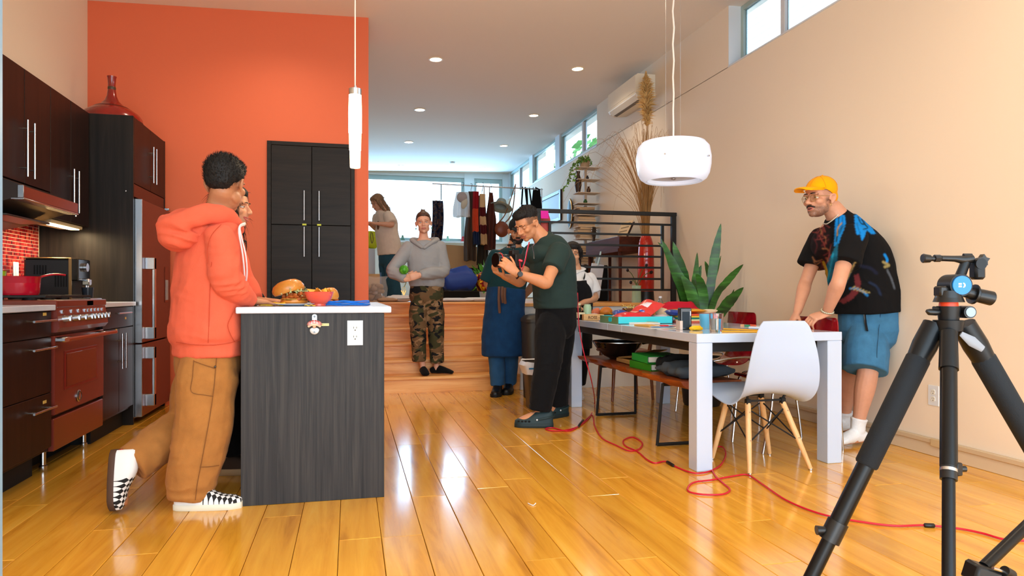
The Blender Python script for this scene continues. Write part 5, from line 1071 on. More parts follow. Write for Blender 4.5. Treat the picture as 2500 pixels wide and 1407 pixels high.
# ---------------------------------------------------------------- man in the orange hoodie
def man_hoodie():
 y0 = 3.5; root = thing('person', 'young man in an orange hoodie and tan work trousers leaning on the kitchen island', 'person', (-.72, 3.45, 0))
 sk = skin_mat('skin_warm_tan', '#b97d58'); f = A(.85, .52, 0); rt_ = A(.52, -.85, 0)
 H = A(*at(552, 450, 3.5)); hf = vn(A(.30, .94, -.08)); mb = MB(); R = head(mb, H, hf, (0, 0, 1), 1.06)
 nb = A(*at(530, 522, 3.5)); limb(mb, [pl(H+R@A(0, -.03, -.04), .052, .056), pl((H+nb)/2+A(-.01, 0, -.02), .052, .055), pl(nb+A(0, 0, -.03), .07, .07)], rt_)
 pel = A(*at(508, 868, 3.5)); che = A(*at(515, 650, 3.5)); shR = A(*at(538, 578, 3.35)); shL = A(*at(550, 578, 3.72))
 limb(mb, [pl(pel-A(0, 0, .08), .15, .11), pl(pel+A(0, 0, .05), .15, .11), pl(che-A(0, 0, .1), .14, .1), pl(che+A(0, 0, .05), .165, .115), pl((shR+shL)/2+A(0, 0, -.02), .16, .08), pl(nb, .06, .06)], rt_)
 elR, wrR = A(*at(556, 690, 3.31)), A(*at(608, 741, 3.47)); elL, wrL = A(*at(585, 690, 3.78)), A(*at(625, 738, 3.72))
 wrR[2] = .945; wrL[2] = .945
 for s_, e_, w_ in ((shR, elR, wrR), (shL, elL, wrL)): limb(mb, arm_pts(s_, e_, w_), rt_)
 hand(mb, wrR, (.8, .6, -.12), (0, 0, -1), (-.5, .8, 0), .25); hand(mb, wrL, (.9, .25, -.12), (0, 0, -1), (0, -1, 0), .3)
 hpR, knR, anR = A(*at(512, 885, 3.42)), A(*at(497, 1038, 3.38)), A(*at(462, 1205, 3.365)); hpL, knL, anL = A(*at(500, 885, 3.6)), A(*at(462, 1030, 3.62)), A(*at(318, 1136, 3.42))
 limb(mb, leg_pts(hpR, knR, anR), rt_); limb(mb, leg_pts(hpL, knL, anL), rt_)
 foot(mb, anR, (-.58, 3.34, .03), .72); tl = A(*at(282, 1240, 3.38)); limb(mb, [pl(anL+A(-.03, 0, .03), .03, .03), pl(anL+A(-.035, 0, -.06), .036, .03), pl(tl+A(.03, 0, .02), .036, .02)], (0, 1, 0))
 V, F = fuse(mb, .0052, 2); V = carve_face(V, H, R, 1.06); bo_ = put('body', V, F, sk, root); fade_attr(bo_, V, H, R, 1.06, 0, .9); face_parts(H, R, 1.06, root, dark_brow, M('lip_tan', '#9a5548', .5), skin=sk)
 hairmesh('hair', root, black_hair, H, R, 1.06, [((0, -.022, .05), (.082, .1, .084)), ((0, .025, .076), (.071, .078, .052)), ((0, -.062, .008), (.066, .05, .05)), ((0, -.03, .03), (.081, .072, .055))], .006, .003, 90, tuft=(4200, .011, .0012, (0, -.3, .5), .45))
 # hoodie
 org = fabric('orange_fleece', '#e0654a'); g = MB(); t = vn(che-pel)
 limb(g, [pl(A(*at(510, 866, 3.5)), .186, .150), pl(A(*at(510, 842, 3.5)), .186, .150), pl(A(*at(510, 834, 3.5)), .190, .154), pl(A(*at(509, 812, 3.5)), .207, .17), pl(A(*at(508, 740, 3.5)), .20, .155), pl(A(*at(511, 660, 3.5)), .198, .145), pl(A(*at(521, 600, 3.5)), .195, .125), pl(A(*at(528, 560, 3.5)), .15, .10), pl(A(*at(531, 532, 3.5)), .09, .09)], rt_, 24, 5, (False, False))
 for s_, e_, w_ in ((shR, elR, wrR), (shL, elL, wrL)):
  m_ = (e_+w_)/2; limb(g, [pl(s_+A(0, 0, .0), .066, .066), pl(s_+(e_-s_)*.45, .073, .071), pl(e_+A(0, 0, .01), .066, .068), pl(m_, .062, .06), pl(w_-(w_-e_)*.12, .047, .044), pl(w_-(w_-e_)*.0, .042, .038)], rt_, 18, 5, (True, False))
 V, F = fuse(g, .0065, 3); V = wrinkle(V, F, .010, 7, 2, [(elR, (.3, .2, -1), .10, .007, .035), (elR+A(.06, .03, .02), (1, .5, -.4), .09, .006, .03), (pel+A(0, 0, .16), (0, 0, 1), .2, .005, .06), (shR+A(0, 0, -.1), (.4, .2, -1), .12, .004, .05)])
 ho = put('hoodie', V, F, org, root); HV = V
 # hood lying on the back, rolled rim
 hb = nb+A(-.10, -.05, -.05); g = MB(); bk = -f
 ring = []; c0 = nb+A(-.055, -.045, .0)
 nb = nb-A(0, 0, .026); limb(g, [pl(nb+f*.09+rt_*.05+A(0, 0, -.05), .022, .02), pl(nb+rt_*.10+f*.03+A(0, 0, .0), .034, .024), pl(nb+rt_*.12+bk*.08+A(0, 0, .01), .046, .03), pl(nb+rt_*.08+bk*.19+A(0, 0, -.03), .05, .028), pl(nb+rt_*.0+bk*.24+A(0, 0, -.055), .05, .026), pl(nb-rt_*.09+bk*.18+A(0, 0, -.03), .05, .03), pl(nb-rt_*.12+bk*.08+A(0, 0, .01), .046, .03), pl(nb-rt_*.10+f*.03+A(0, 0, .0), .034, .024), pl(nb+f*.10-rt_*.05+A(0, 0, -.05), .022, .02)], (0, 0, 1), 14, 6)
 g.ell(nb+bk*.16+A(0, 0, -.10), (.105, .10, .06), basis(bk), 18, 12); g.ell(nb+bk*.08+A(0, 0, -.07), (.11, .09, .05), basis(bk), 18, 12)
 V, F = fuse(g, .006, 3); V = wrinkle(V, F, .008, 11, 5, [(nb+bk*.16+A(0, 0, -.08), (.4, .2, 1), .16, .012, .045)]); put('hood', V, F, org, ho)
 wm_ = M('white_cord_cotton', '#ece6ea', .8)
 for dx in (0, .022): q = [nb+f*.105+rt_*(.07-dx)+A(0, 0, -.02), A(*at(583+dx*120, 560, 3.36)), A(*at(592+dx*330, 620, 3.34)), A(*at(596+dx*330, 660, 3.36)), A(*at(597+dx*200, 685, 3.38))]; MB().tube(catmull(q, 5), .0065 if dx else .008, 8, flat=(1, .5)).build('drawstring', wm_, ho)
 TQ = HV
 for nm, pts in (('side_seam', [(516, 640), (512, 720), (510, 790), (508, 838)]), ('pocket_seam', [(578, 742), (565, 772), (556, 795), (564, 820), (574, 836)]), ('hem_seam', [(430, 836), (470, 842), (520, 843), (560, 838), (588, 830)]), ('arm_seam', [(540, 548), (516, 575), (506, 610), (507, 645)])): MB().tube(catmull([stick_on(TQ, p, 3.3) for p in pts], 4), .0015, 5).build(nm, M('hoodie_seam', '#b8442a', .9), ho)
 # trousers
 tan = fabric('tan_duck_canvas', '#a8713a', var=.14, vscale=14); g = MB(); L_ = lambda a, b_, t_: a+(b_-a)*t_
 limb(g, [pl(pel+A(0, 0, .04), .165, .135), pl(pel-A(0, 0, .04), .17, .14), pl(pel-A(0, 0, .11), .165, .13)], rt_, 22, 5, (False, True))
 limb(g, [pl(hpR*.6+pel*.4+A(0, 0, .0), .10, .12), pl(L_(hpR, knR, .25), .112, .132), pl(L_(hpR, knR, .5), .112, .13), pl(knR, .112, .122), pl(L_(knR, anR, .45), .112, .122), pl(L_(knR, anR, .8), .10, .108), pl(anR+A(.0, 0, -.02), .088, .09)], rt_, 20, 5, (True, False))
 limb(g, [pl(hpL*.6+pel*.4, .09, .11), pl(L_(hpL, knL, .5), .105, .115), pl(knL, .1, .105), pl(L_(knL, anL, .5), .092, .095), pl(L_(knL, anL, .97), .085, .085)], rt_, 20, 5, (True, False))
 V, F = fuse(g, .0065, 3); V = wrinkle(V, F, .009, 8, 8, [(anR+A(0, 0, .08), (.1, 0, 1), .12, .009, .045), (knR, (0, 0, 1), .12, .005, .06), (anL+A(.1, 0, .06), (1, 0, .6), .11, .008, .05), (hpR+A(0, 0, -.06), (.3, 0, 1), .1, .005, .06)])
 tr_ = put('trousers', V, F, tan, root)
 st_m = M('dark_tan_stitching', '#7c4f26', .9)
 def on(px, py, y): return A(*at(px, py, y))
 # seam and pocket outline follow the near side of the trousers
 T_ = V
 stick = lambda px, py, lift=.002: stick_on(T_, (px, py), 3.3, lift)
 for nm, pts in (('side_seam', [(529, 872), (525, 920), (521, 960), (512, 1020), (503, 1070), (492, 1130), (482, 1180), (477, 1222)]), ('pocket_stitch', [(473, 880), (470, 920), (467, 957), (500, 965), (521, 968)]), ('pocket_edge', [(473, 882), (500, 892), (526, 900)]), ('patch_stitch', [(488, 1141), (515, 1140), (535, 1137)])):
  MB().tube(catmull([stick(*p) for p in pts], 4), .0016, 6).build(nm, st_m, tr_)
 q = stick(525, 896, .004); MB().ell(q, .005, n=10, m=8).build('rivet', dsteel, tr_)
 V2 = V
 ck = checker_mat(); sol = M('off_white_sole', '#e2dfcf', .6); tabm = M('red_heel_tab', '#c23a34', .5)
 shoe_obj('shoe', root, (-.775, 3.36, 0), (-.482, 3.325, .0), (0, 0, 1), (ck, sol, tabm))
 hl = A(*at(283, 1103, 3.40)); te = A(*at(272, 1258, 3.36)); te[2] = .012; shoe_obj('shoe', root, hl+A(-.012, 0, .01), te+A(0, 0, 0), (.97, -.15, .1), (ck, M('worn_sole_brown', '#4a3326', .7), tabm))
 return root
man_hoodie()
# ---------------------------------------------------------------- woman beside him
def woman_beside():
 root = thing('person', 'smiling long-haired woman in dark clothes behind the man in the orange hoodie', 'person', (-.68, 4.02, 0)); Y = 4.0
 sk = skin_mat('skin_light_tan', '#cf9472'); f = A(.96, -.1, 0); rt_ = A(-.1, -.96, 0)
 H = A(*at(567, 505, Y)); mb = MB(); R = head(mb, H, vn(A(.97, -.22, -.05)), (0, 0, 1), .97, jaw=.94)
 nb = A(*at(548, 575, Y)); limb(mb, [pl(H+R@A(0, -.03, -.04), .045, .05), pl(nb, .06, .06)], rt_)
 pel = A(*at(545, 850, Y)); che = nb+A(-.02, 0, -.24); shR = nb+rt_*.16+A(0, 0, -.06); shL = nb-rt_*.16+A(0, 0, -.06)
 tor = [pl(pel-A(0, 0, .08), .15, .11), pl(pel+A(0, 0, .06), .14, .1), pl(che-A(0, 0, .12), .12, .09), pl(che+A(0, 0, .05), .14, .105), pl(nb+A(0, 0, -.06), .14, .07), pl(nb, .055, .055)]; limb(mb, tor, rt_)
 elR, wrR = A(*at(578, 715, 3.9)), A(*at(648, 735, 3.98)); wrR[2] = .937; elL, wrL = A(*at(590, 700, 4.25)), A(*at(640, 732, 4.2)); wrL[2] = .937
 limb(mb, arm_pts(shR, elR, wrR, .88), rt_); limb(mb, arm_pts(shL, elL, wrL, .88), rt_); hand(mb, wrR, (.95, -.25, -.06), (0, 0, -1), (0, 1, 0), .1, .95, .16); hand(mb, wrL, (.9, -.2, -.1), (0, 0, -1), (0, -1, 0), .2, .95)
 hp = [pel+rt_*s_*.08-A(0, 0, .05) for s_ in (1, -1)]; kn = [A(*at(563, 1000, Y-.05)), A(*at(555, 995, Y+.12))]; an = [A(*at(556, 1120, Y-.05)), A(*at(548, 1105, Y+.12))]
 for a, b_, c in zip(hp, kn, an): limb(mb, leg_pts(a, b_, c, .95), rt_); foot(mb, c, c+A(.19, 0, .02-c[2]), .9)
 V, F = fuse(mb, .0062, 2); V = carve_face(V, H, R, .97); put('body', V, F, sk, root); face_parts(H, R, .97, root, dark_brow, M('lip_rose', '#b4574f', .4), skin=sk, smile=1, teeth=True)
 hairmesh('hair', root, black_hair, H, R, .97, [((0, -.03, .04), (.085, .1, .09)), ((0, .0, .08), (.07, .085, .045)), ((.02, -.06, -.1), (.085, .06, .14)), ((0, -.06, -.22), (.09, .05, .14))], .007, .004, 60, tubes=[([(.06, .045, .075), (.082, .05, 0), (.086, .04, -.08), (.08, .06, -.17), (.06, .13, -.2)], [.015, .017, .016, .011, .003]), ([(.065, .03, .06), (.088, .02, -.02), (.095, .02, -.13), (.095, .03, -.26)], [.02, .024, .022, .006]), ([(-.06, .03, .06), (-.088, .02, -.02), (-.095, .02, -.13), (-.1, .01, -.3)], [.02, .024, .022, .008])], tuft=(1600, .05, .002, (0, -.1, -1), .15))
 dk = fabric('black_jersey', '#17161a'); g = MB(); limb(g, [(*p[:3], p[3]+.025, p[4]+.025) for p in tor[1:-1]]+[pl(nb, .075, .07)], rt_, 20, 5, (True, False))
 for a, b_, c in ((shR, elR, wrR), (shL, elL, wrL)): limb(g, [pl(a, .062, .06), pl(a+(b_-a)*.5, .058, .056), pl(b_, .052, .05), pl(b_+(c-b_)*.9, .036, .034)], rt_, 16, 4, (True, False))
 V, F = fuse(g, .008, 3); put('sweater', wrinkle(V, F, .004, 10, 3), F, dk, root)
 g = MB(); limb(g, [pl(pel+A(0, 0, .05), .16, .125), pl(pel-A(0, 0, .1), .16, .125)], rt_)
 for a, b_, c in zip(hp, kn, an): limb(g, [pl(a, .1, .105), pl((a+b_)/2, .092, .095), pl(b_, .078, .08), pl((b_+c)/2, .072, .075), pl(c+A(0, 0, .02), .066, .07)], rt_, 16, 4, (True, False))
 V, F = fuse(g, .008, 3); put('trousers', wrinkle(V, F, .004, 10, 4), F, fabric('black_trousers', '#111114'), root)
 mts = (M('brown_suede_shoe', '#3a2a1f', .8), M('beige_sole', '#b39a76', .6), tabm_)
 for c in an: shoe_obj('shoe', root, (c[0]-.06, c[1], 0), (c[0]+.19, c[1]-.02, 0), (0, 0, 1), mts, .09, .08, .035, 'plain')
tabm_ = M('red_heel_tab2', '#c23a34', .5)
woman_beside()
# ---------------------------------------------------------------- woman on the steps
def woman_steps():
 Y = 6.9; root = thing('person', 'woman in a grey hoodie and camouflage trousers standing on the lowest step', 'person', (.98, 6.9, .159)); k = .97
 sk = skin_mat('skin_fair_rose', '#dca68c'); f = vn(A(-.13, -.99, 0)); rt_ = A(-.99, .13, 0)   # her right is on the left of the view
 H = A(*at(1034, 545, Y-.02)); mb = MB(); R = head(mb, H, vn(A(-.12, -.99, .02)), (-.06, 0, 1), .96, jaw=.95)
 nb = A(*at(1034, 583, Y)); limb(mb, [pl(H+R@A(0, -.025, -.04), .044, .047), pl((H+nb)/2+A(0, .01, -.02), .043, .046), pl(nb, .052, .052)], rt_)
 pel = A(*at(1041, 702, Y)); che = A(*at(1036, 632, Y)); shR = A(*at(998, 604, Y)); shL = A(*at(1073, 602, Y))
 tor = [pl(pel-A(0, 0, .08), .16, .11), pl(pel+A(0, 0, .05), .15, .105), pl(che-A(0, 0, .1), .12, .095), pl(che+A(0, 0, .05), .15, .11), pl((shR+shL)/2, .15, .07), pl(nb, .055, .055)]; limb(mb, tor, rt_)
 elR, wrR = A(*at(958, 662, 6.82)), A(*at(991, 682, 6.66)); elL, wrL = A(*at(1083, 662, 6.82)), A(*at(1024, 672, 6.64))
 limb(mb, arm_pts(shR, elR, wrR, .88), rt_); limb(mb, arm_pts(shL, elL, wrL, .88), rt_)
 hand(mb, wrR, (.85, -.1, .35), (.2, .9, .1), (0, -.1, 1), .6, .92); hand(mb, wrL, (-.95, -.12, -.25), (-.1, .9, .0), (0, 0, 1), .55, .92)
 hpR, hpL = A(*at(1024, 715, Y)), A(*at(1059, 715, Y)); knR, knL = A(*at(1021, 800, Y-.03)), A(*at(1064, 800, Y)); anR, anL = A(*at(1033, 902, Y-.02)), A(*at(1066, 903, Y))
 z0 = .162
 for h_, kk, a_ in ((hpR, knR, anR), (hpL, knL, anL)): limb(mb, leg_pts(h_, kk, a_, .9), rt_)
 foot(mb, anR, anR+A(.01, -.15, z0-anR[2]), .85); foot(mb, anL, anL+A(.15, -.06, z0-anL[2]), .85)
 V, F = fuse(mb, .0058, 2); V = carve_face(V, H, R, .96); put('body', V, F, sk, root); face_parts(H, R, .96, root, M('light_brow_hair', '#7c5a44', .8), M('lip_dusty_pink', '#b5665c', .45), iris_b, .28, .0028, skin=sk)
 hairmesh('hair', root, brown_hair, H, R, .96, [((0, -.028, .042), (.081, .092, .088)), ((0, -.01, .118), (.03, .03, .028)), ((0, .0, .076), (.07, .078, .048))], .006, .003, 80, tubes=[([(.0, -.01, .12), (.015, 0, .15), (.012, .01, .17)], [.008, .006, .002]), ([(-.01, -.01, .12), (-.02, 0, .145), (-.03, .01, .15)], [.008, .005, .002])], tuft=(500, .014, .0014, (0, -.9, .4), .05))
 MB().tube([H+R@A(.078, 0, -.045), H+R@A(.079, 0, -.062)], .006, 8).build('earring', M('teal_earring', '#4aa6a0', .3), root); MB().tube([H+R@A(-.078, 0, -.045), H+R@A(-.079, 0, -.062)], .006, 8).build('earring', MATS['teal_earring'], root)
 gy = fabric('grey_marl_fleece', '#9a9da1', var=.05); g = MB()
 limb(g, [pl(A(*at(1042, 700, Y)), .172, .135), pl(A(*at(1042, 688, Y)), .182, .15), pl(A(*at(1040, 665, Y)), .178, .15), pl(A(*at(1038, 635, Y)), .178, .14), pl(A(*at(1036, 608, Y)), .17, .11), pl(A(*at(1035, 588, Y)), .10, .085)], rt_, 22, 5, (False, False))
 for s_, e_, w_ in ((shR, elR, wrR), (shL, elL, wrL)): limb(g, [pl(s_, .066, .064), pl(s_+(e_-s_)*.5, .067, .065), pl(e_, .064, .062), pl((e_+w_)/2, .06, .058), pl(w_-(w_-e_)*.15, .05, .048), pl(w_-(w_-e_)*.02, .038, .036)], rt_, 18, 4, (True, False))
 V, F = fuse(g, .0075, 3); V = wrinkle(V, F, .006, 9, 9, [(elR, (.5, 0, -1), .1, .008, .05), (elL, (-.5, 0, -1), .1, .008, .05), (pel+A(0, -.1, .1), (.3, 0, 1), .18, .006, .06)]); ho = put('hoodie', V, F, gy, root)
 g = MB(); nb = nb-A(0, 0, .02); limb(g, [pl(nb+f*.12+A(-.01, 0, -.075), .016, .02), pl(nb+rt_*.075+f*.06+A(0, 0, -.025), .02, .03), pl(nb+rt_*.105-f*.03+A(0, 0, .01), .026, .034), pl(nb-f*.12+A(0, 0, -.01), .04, .045), pl(nb-rt_*.13-f*.05+A(0, 0, .01), .034, .036), pl(nb-rt_*.08+f*.06+A(0, 0, -.025), .02, .03), pl(nb+f*.12+A(.012, 0, -.08), .016, .02)], (0, 0, 1), 12, 5)
 g.ell(nb-f*.12-rt_*.05+A(0, 0, -.05), (.13, .08, .07), basis(f)); V, F = fuse(g, .007, 2); put('hood', wrinkle(V, F, .004, 14, 4), F, gy, ho)
 camo = camo_cloth('camouflage_cloth', '#6a5238', [('#8f7254', 11, .56), ('#3d3d27', 9, .53), ('#17181a', 10, .58)]); g = MB(); L_ = lambda a, b_, t_: a+(b_-a)*t_
 limb(g, [pl(pel+A(0, 0, .04), .16, .13), pl(pel-A(0, 0, .09), .175, .14)], rt_, 20, 4, (False, True))
 for h_, kk, a_, q in ((hpR, knR, anR, at(1023, 882, Y-.02)), (hpL, knL, anL, at(1067, 886, Y))): q = A(*q); limb(g, [pl(h_*.6+pel*.4-A(0, 0, .03), .085, .1), pl(L_(h_, kk, .5), .095, .105), pl(kk, .082, .095), pl(L_(kk, q, .5), .075, .085), pl(q, .068, .076)], rt_, 18, 4, (True, False))
 V, F = fuse(g, .0072, 3); put('trousers', wrinkle(V, F, .006, 10, 6, [(knR, (0, 0, 1), .1, .005, .05), (knL, (0, 0, 1), .1, .005, .05)]), F, camo, root)
 blk_s = fabric('black_sock', '#0d0d0f')
 for a_, d_ in ((anR, A(.01, -.15, 0)), (anL, A(.15, -.06, 0))):
  g = MB(); a2 = a_.copy(); a2[2] = z0+.055; foot(g, a2, a2+d_*1.12+A(0, 0, z0-a2[2]), 1.02); V, F = fuse(g, .006, 2); V[:, 2] = np.maximum(V[:, 2], .1605); put('sock', V, F, blk_s, root)
 c = A(*at(986, 659, 6.66)); gb_ = MB(); gb_.ell(c, .046, None, 24, 16); lime = blotch('green_with_painted_glints', [(0, '#3c8f24'), (.45, '#5fae35'), (.62, '#d8ecc8')], 14, rough=.25); gb_.thing('green_ball', lime, 'small glossy green ball held by the woman on the steps', 'ball')  # pale blotches paint the ball's white highlight into its colour
 kq = A(*at(986, 702, 6.69)); kt = thing('keyring', 'brass keyring hanging at the hip of the woman on the steps', 'keys', kq-A(0, 0, .05)); brs = M('aged_brass', '#a8874f', .35, .8)
 MB().tube(catmull([at(992, 688, 6.7), at(990, 694, 6.69), kq], 4), .004, 6).build('strap', M('khaki_strap', '#8d8a58', .8), kt); MB().tube([kq+A(.014*math.cos(a), 0, .014*math.sin(a)-.012) for a in np.linspace(0, 2*PI, 15)[:-1]], .003, 6, True).build('ring', brs, kt)
 for a in (-.5, -.1, .35): d = A(math.sin(a), .02*a, -math.cos(a)); MB().box(kq+A(0, 0, -.026)+d*.028, (.012, .004, .05), .001, (0, a, 0)).build('key', brs, kt)
woman_steps()
# ---------------------------------------------------------------- woman at the far window
def woman_window():
 Y = 10.2; root = thing('person', 'fair-haired woman in a white t-shirt and jeans by the far window', 'person', (.42, 10.2, PZ)); sk = skin_mat('skin_fair', '#d9a488')
 f = vn(A(-.9, -.42, 0)); rt_ = vn(A(-.42, .9, 0)); hf = vn(A(-.8, -.4, -.5)); H = A(*at(921, 495, Y)); mb = MB(); R = head(mb, H, hf, (-.35, -.15, 1), 1.0, jaw=.95)
 nb = A(*at(934, 515, Y)); limb(mb, [pl(H+R@A(0, -.03, -.04), .047, .05), pl(nb, .06, .06)], rt_)
 pel = A(*at(950, 618, Y)); che = A(*at(944, 560, Y)); shL = nb-rt_*.17+A(0, 0, -.08); shR = nb+rt_*.17+A(0, 0, -.08)
 tor = [pl(pel-A(0, 0, .08), .17, .13), pl(pel+A(0, 0, .06), .16, .125), pl(che-A(0, 0, .1), .145, .12), pl(che+A(0, 0, .05), .165, .13), pl((shR+shL)/2+A(0, 0, .02), .15, .08), pl(nb, .055, .055)]; limb(mb, tor, rt_)
 elL, wrL = A(*at(957, 549, 9.95)), A(*at(917, 546, 9.9)); elR, wrR = A(*at(921, 560, 10.4)), A(*at(903, 548, 10.15))
 limb(mb, arm_pts(shL, elL, wrL), rt_); limb(mb, arm_pts(shR, elR, wrR), rt_); hand(mb, wrL, (-.95, 0, .2), (0, .3, -1), (0, .5, 1), .5); hand(mb, wrR, (-.8, -.3, .2), (0, -.5, -1), (0, 0, 1), .5)
 hp = [pel+rt_*s_*.085-A(0, 0, .05) for s_ in (1, -1)]; an = [A(*at(951, 720, Y+.05)), A(*at(966, 722, Y-.05))]; kn = [(a+b_)/2+f*.03 for a, b_ in zip(hp, an)]
 for a, b_, c in zip(hp, kn, an): c[2] = PZ+.09; limb(mb, leg_pts(a, b_, c), rt_); foot(mb, c, c+f*.2+A(0, 0, PZ+.005-c[2]))
 V, F = fuse(mb, .0085, 2); V = carve_face(V, H, R, 1.0); put('body', V, F, sk, root); face_parts(H, R, 1.0, root, MATS['light_brow_hair'], MATS['lip_dusty_pink'], skin=sk)
 hairmesh('hair', root, blond_hair, H, R, 1.0, [((0, -.03, .04), (.083, .095, .088)), ((0, .01, .08), (.07, .075, .04)), ((0, -.075, -.06), (.07, .045, .1)), ((0, -.10, -.15), (.06, .035, .09))], .008, .004, 60, tubes=[([(.07, .03, .06), (.084, .02, -.02), (.08, 0, -.12), (.06, -.03, -.2)], [.02, .022, .02, .008]), ([(-.07, .03, .06), (-.084, .02, -.02), (-.08, 0, -.12), (-.06, -.03, -.2)], [.02, .022, .02, .008])], tuft=(900, .05, .003, (0, -.1, -1), .15))
 g = MB(); limb(g, [pl(pel+A(.01, 0, -.03), .20, .17), pl(pel+A(0, 0, .1), .195, .17), pl(che-A(0, 0, .05), .185, .16), pl(che+A(0, 0, .1), .185, .145), pl((shR+shL)/2+A(0, 0, .03), .16, .1), pl(nb+A(0, 0, -.01), .075, .075)], rt_, 22, 5, (False, False))
 for s_, e_ in ((shL, elL), (shR, elR)): limb(g, [pl(s_, .07, .07), pl(s_+(e_-s_)*.4, .075, .078), pl(s_+(e_-s_)*.85, .075, .08)], rt_, 16, 4, (True, False))
 V, F = fuse(g, .009, 3); te = put('t_shirt', wrinkle(V, F, .007, 7, 3), F, fabric('cream_tee_cotton', '#e6d6c6', bump=.2), root)
 c = che+f*.155+A(0, 0, .04)+rt_*-.03; pr_ = MB(); pr_.ell(c, (.03, .012, .07), basis(f)); pr_.build('print', M('brown_shirt_print', '#6a4a38', .9), te)
 g = MB(); limb(g, [pl(pel+A(0, 0, .02), .18, .145), pl(pel-A(0, 0, .1), .18, .15)], rt_)
 for a, b_, c in zip(hp, kn, an): limb(g, [pl(a, .11, .115), pl((a+b_)/2, .105, .11), pl(b_, .09, .095), pl((b_+c)/2, .09, .095), pl(c-A(0, 0, .05), .095, .1)], rt_, 16, 4, (True, False))
 V, F = fuse(g, .009, 3); put('jeans', wrinkle(V, F, .005, 8, 2), F, fabric('teal_blue_denim', '#2a5266', var=.15), root)
 p = thing('strap_bag', 'small bag strap looped from the hand of the woman at the far window', 'bag strap', at(908, 592, 10.0)); MB().tube(catmull([at(906, 566, 10.0), at(905, 580, 10.0), at(908, 594, 10.0), at(911, 585, 10.0), at(909, 568, 10.0)], 5), .006, 6).build('strap', M('olive_strap', '#6d6a40', .8), p)
woman_window()
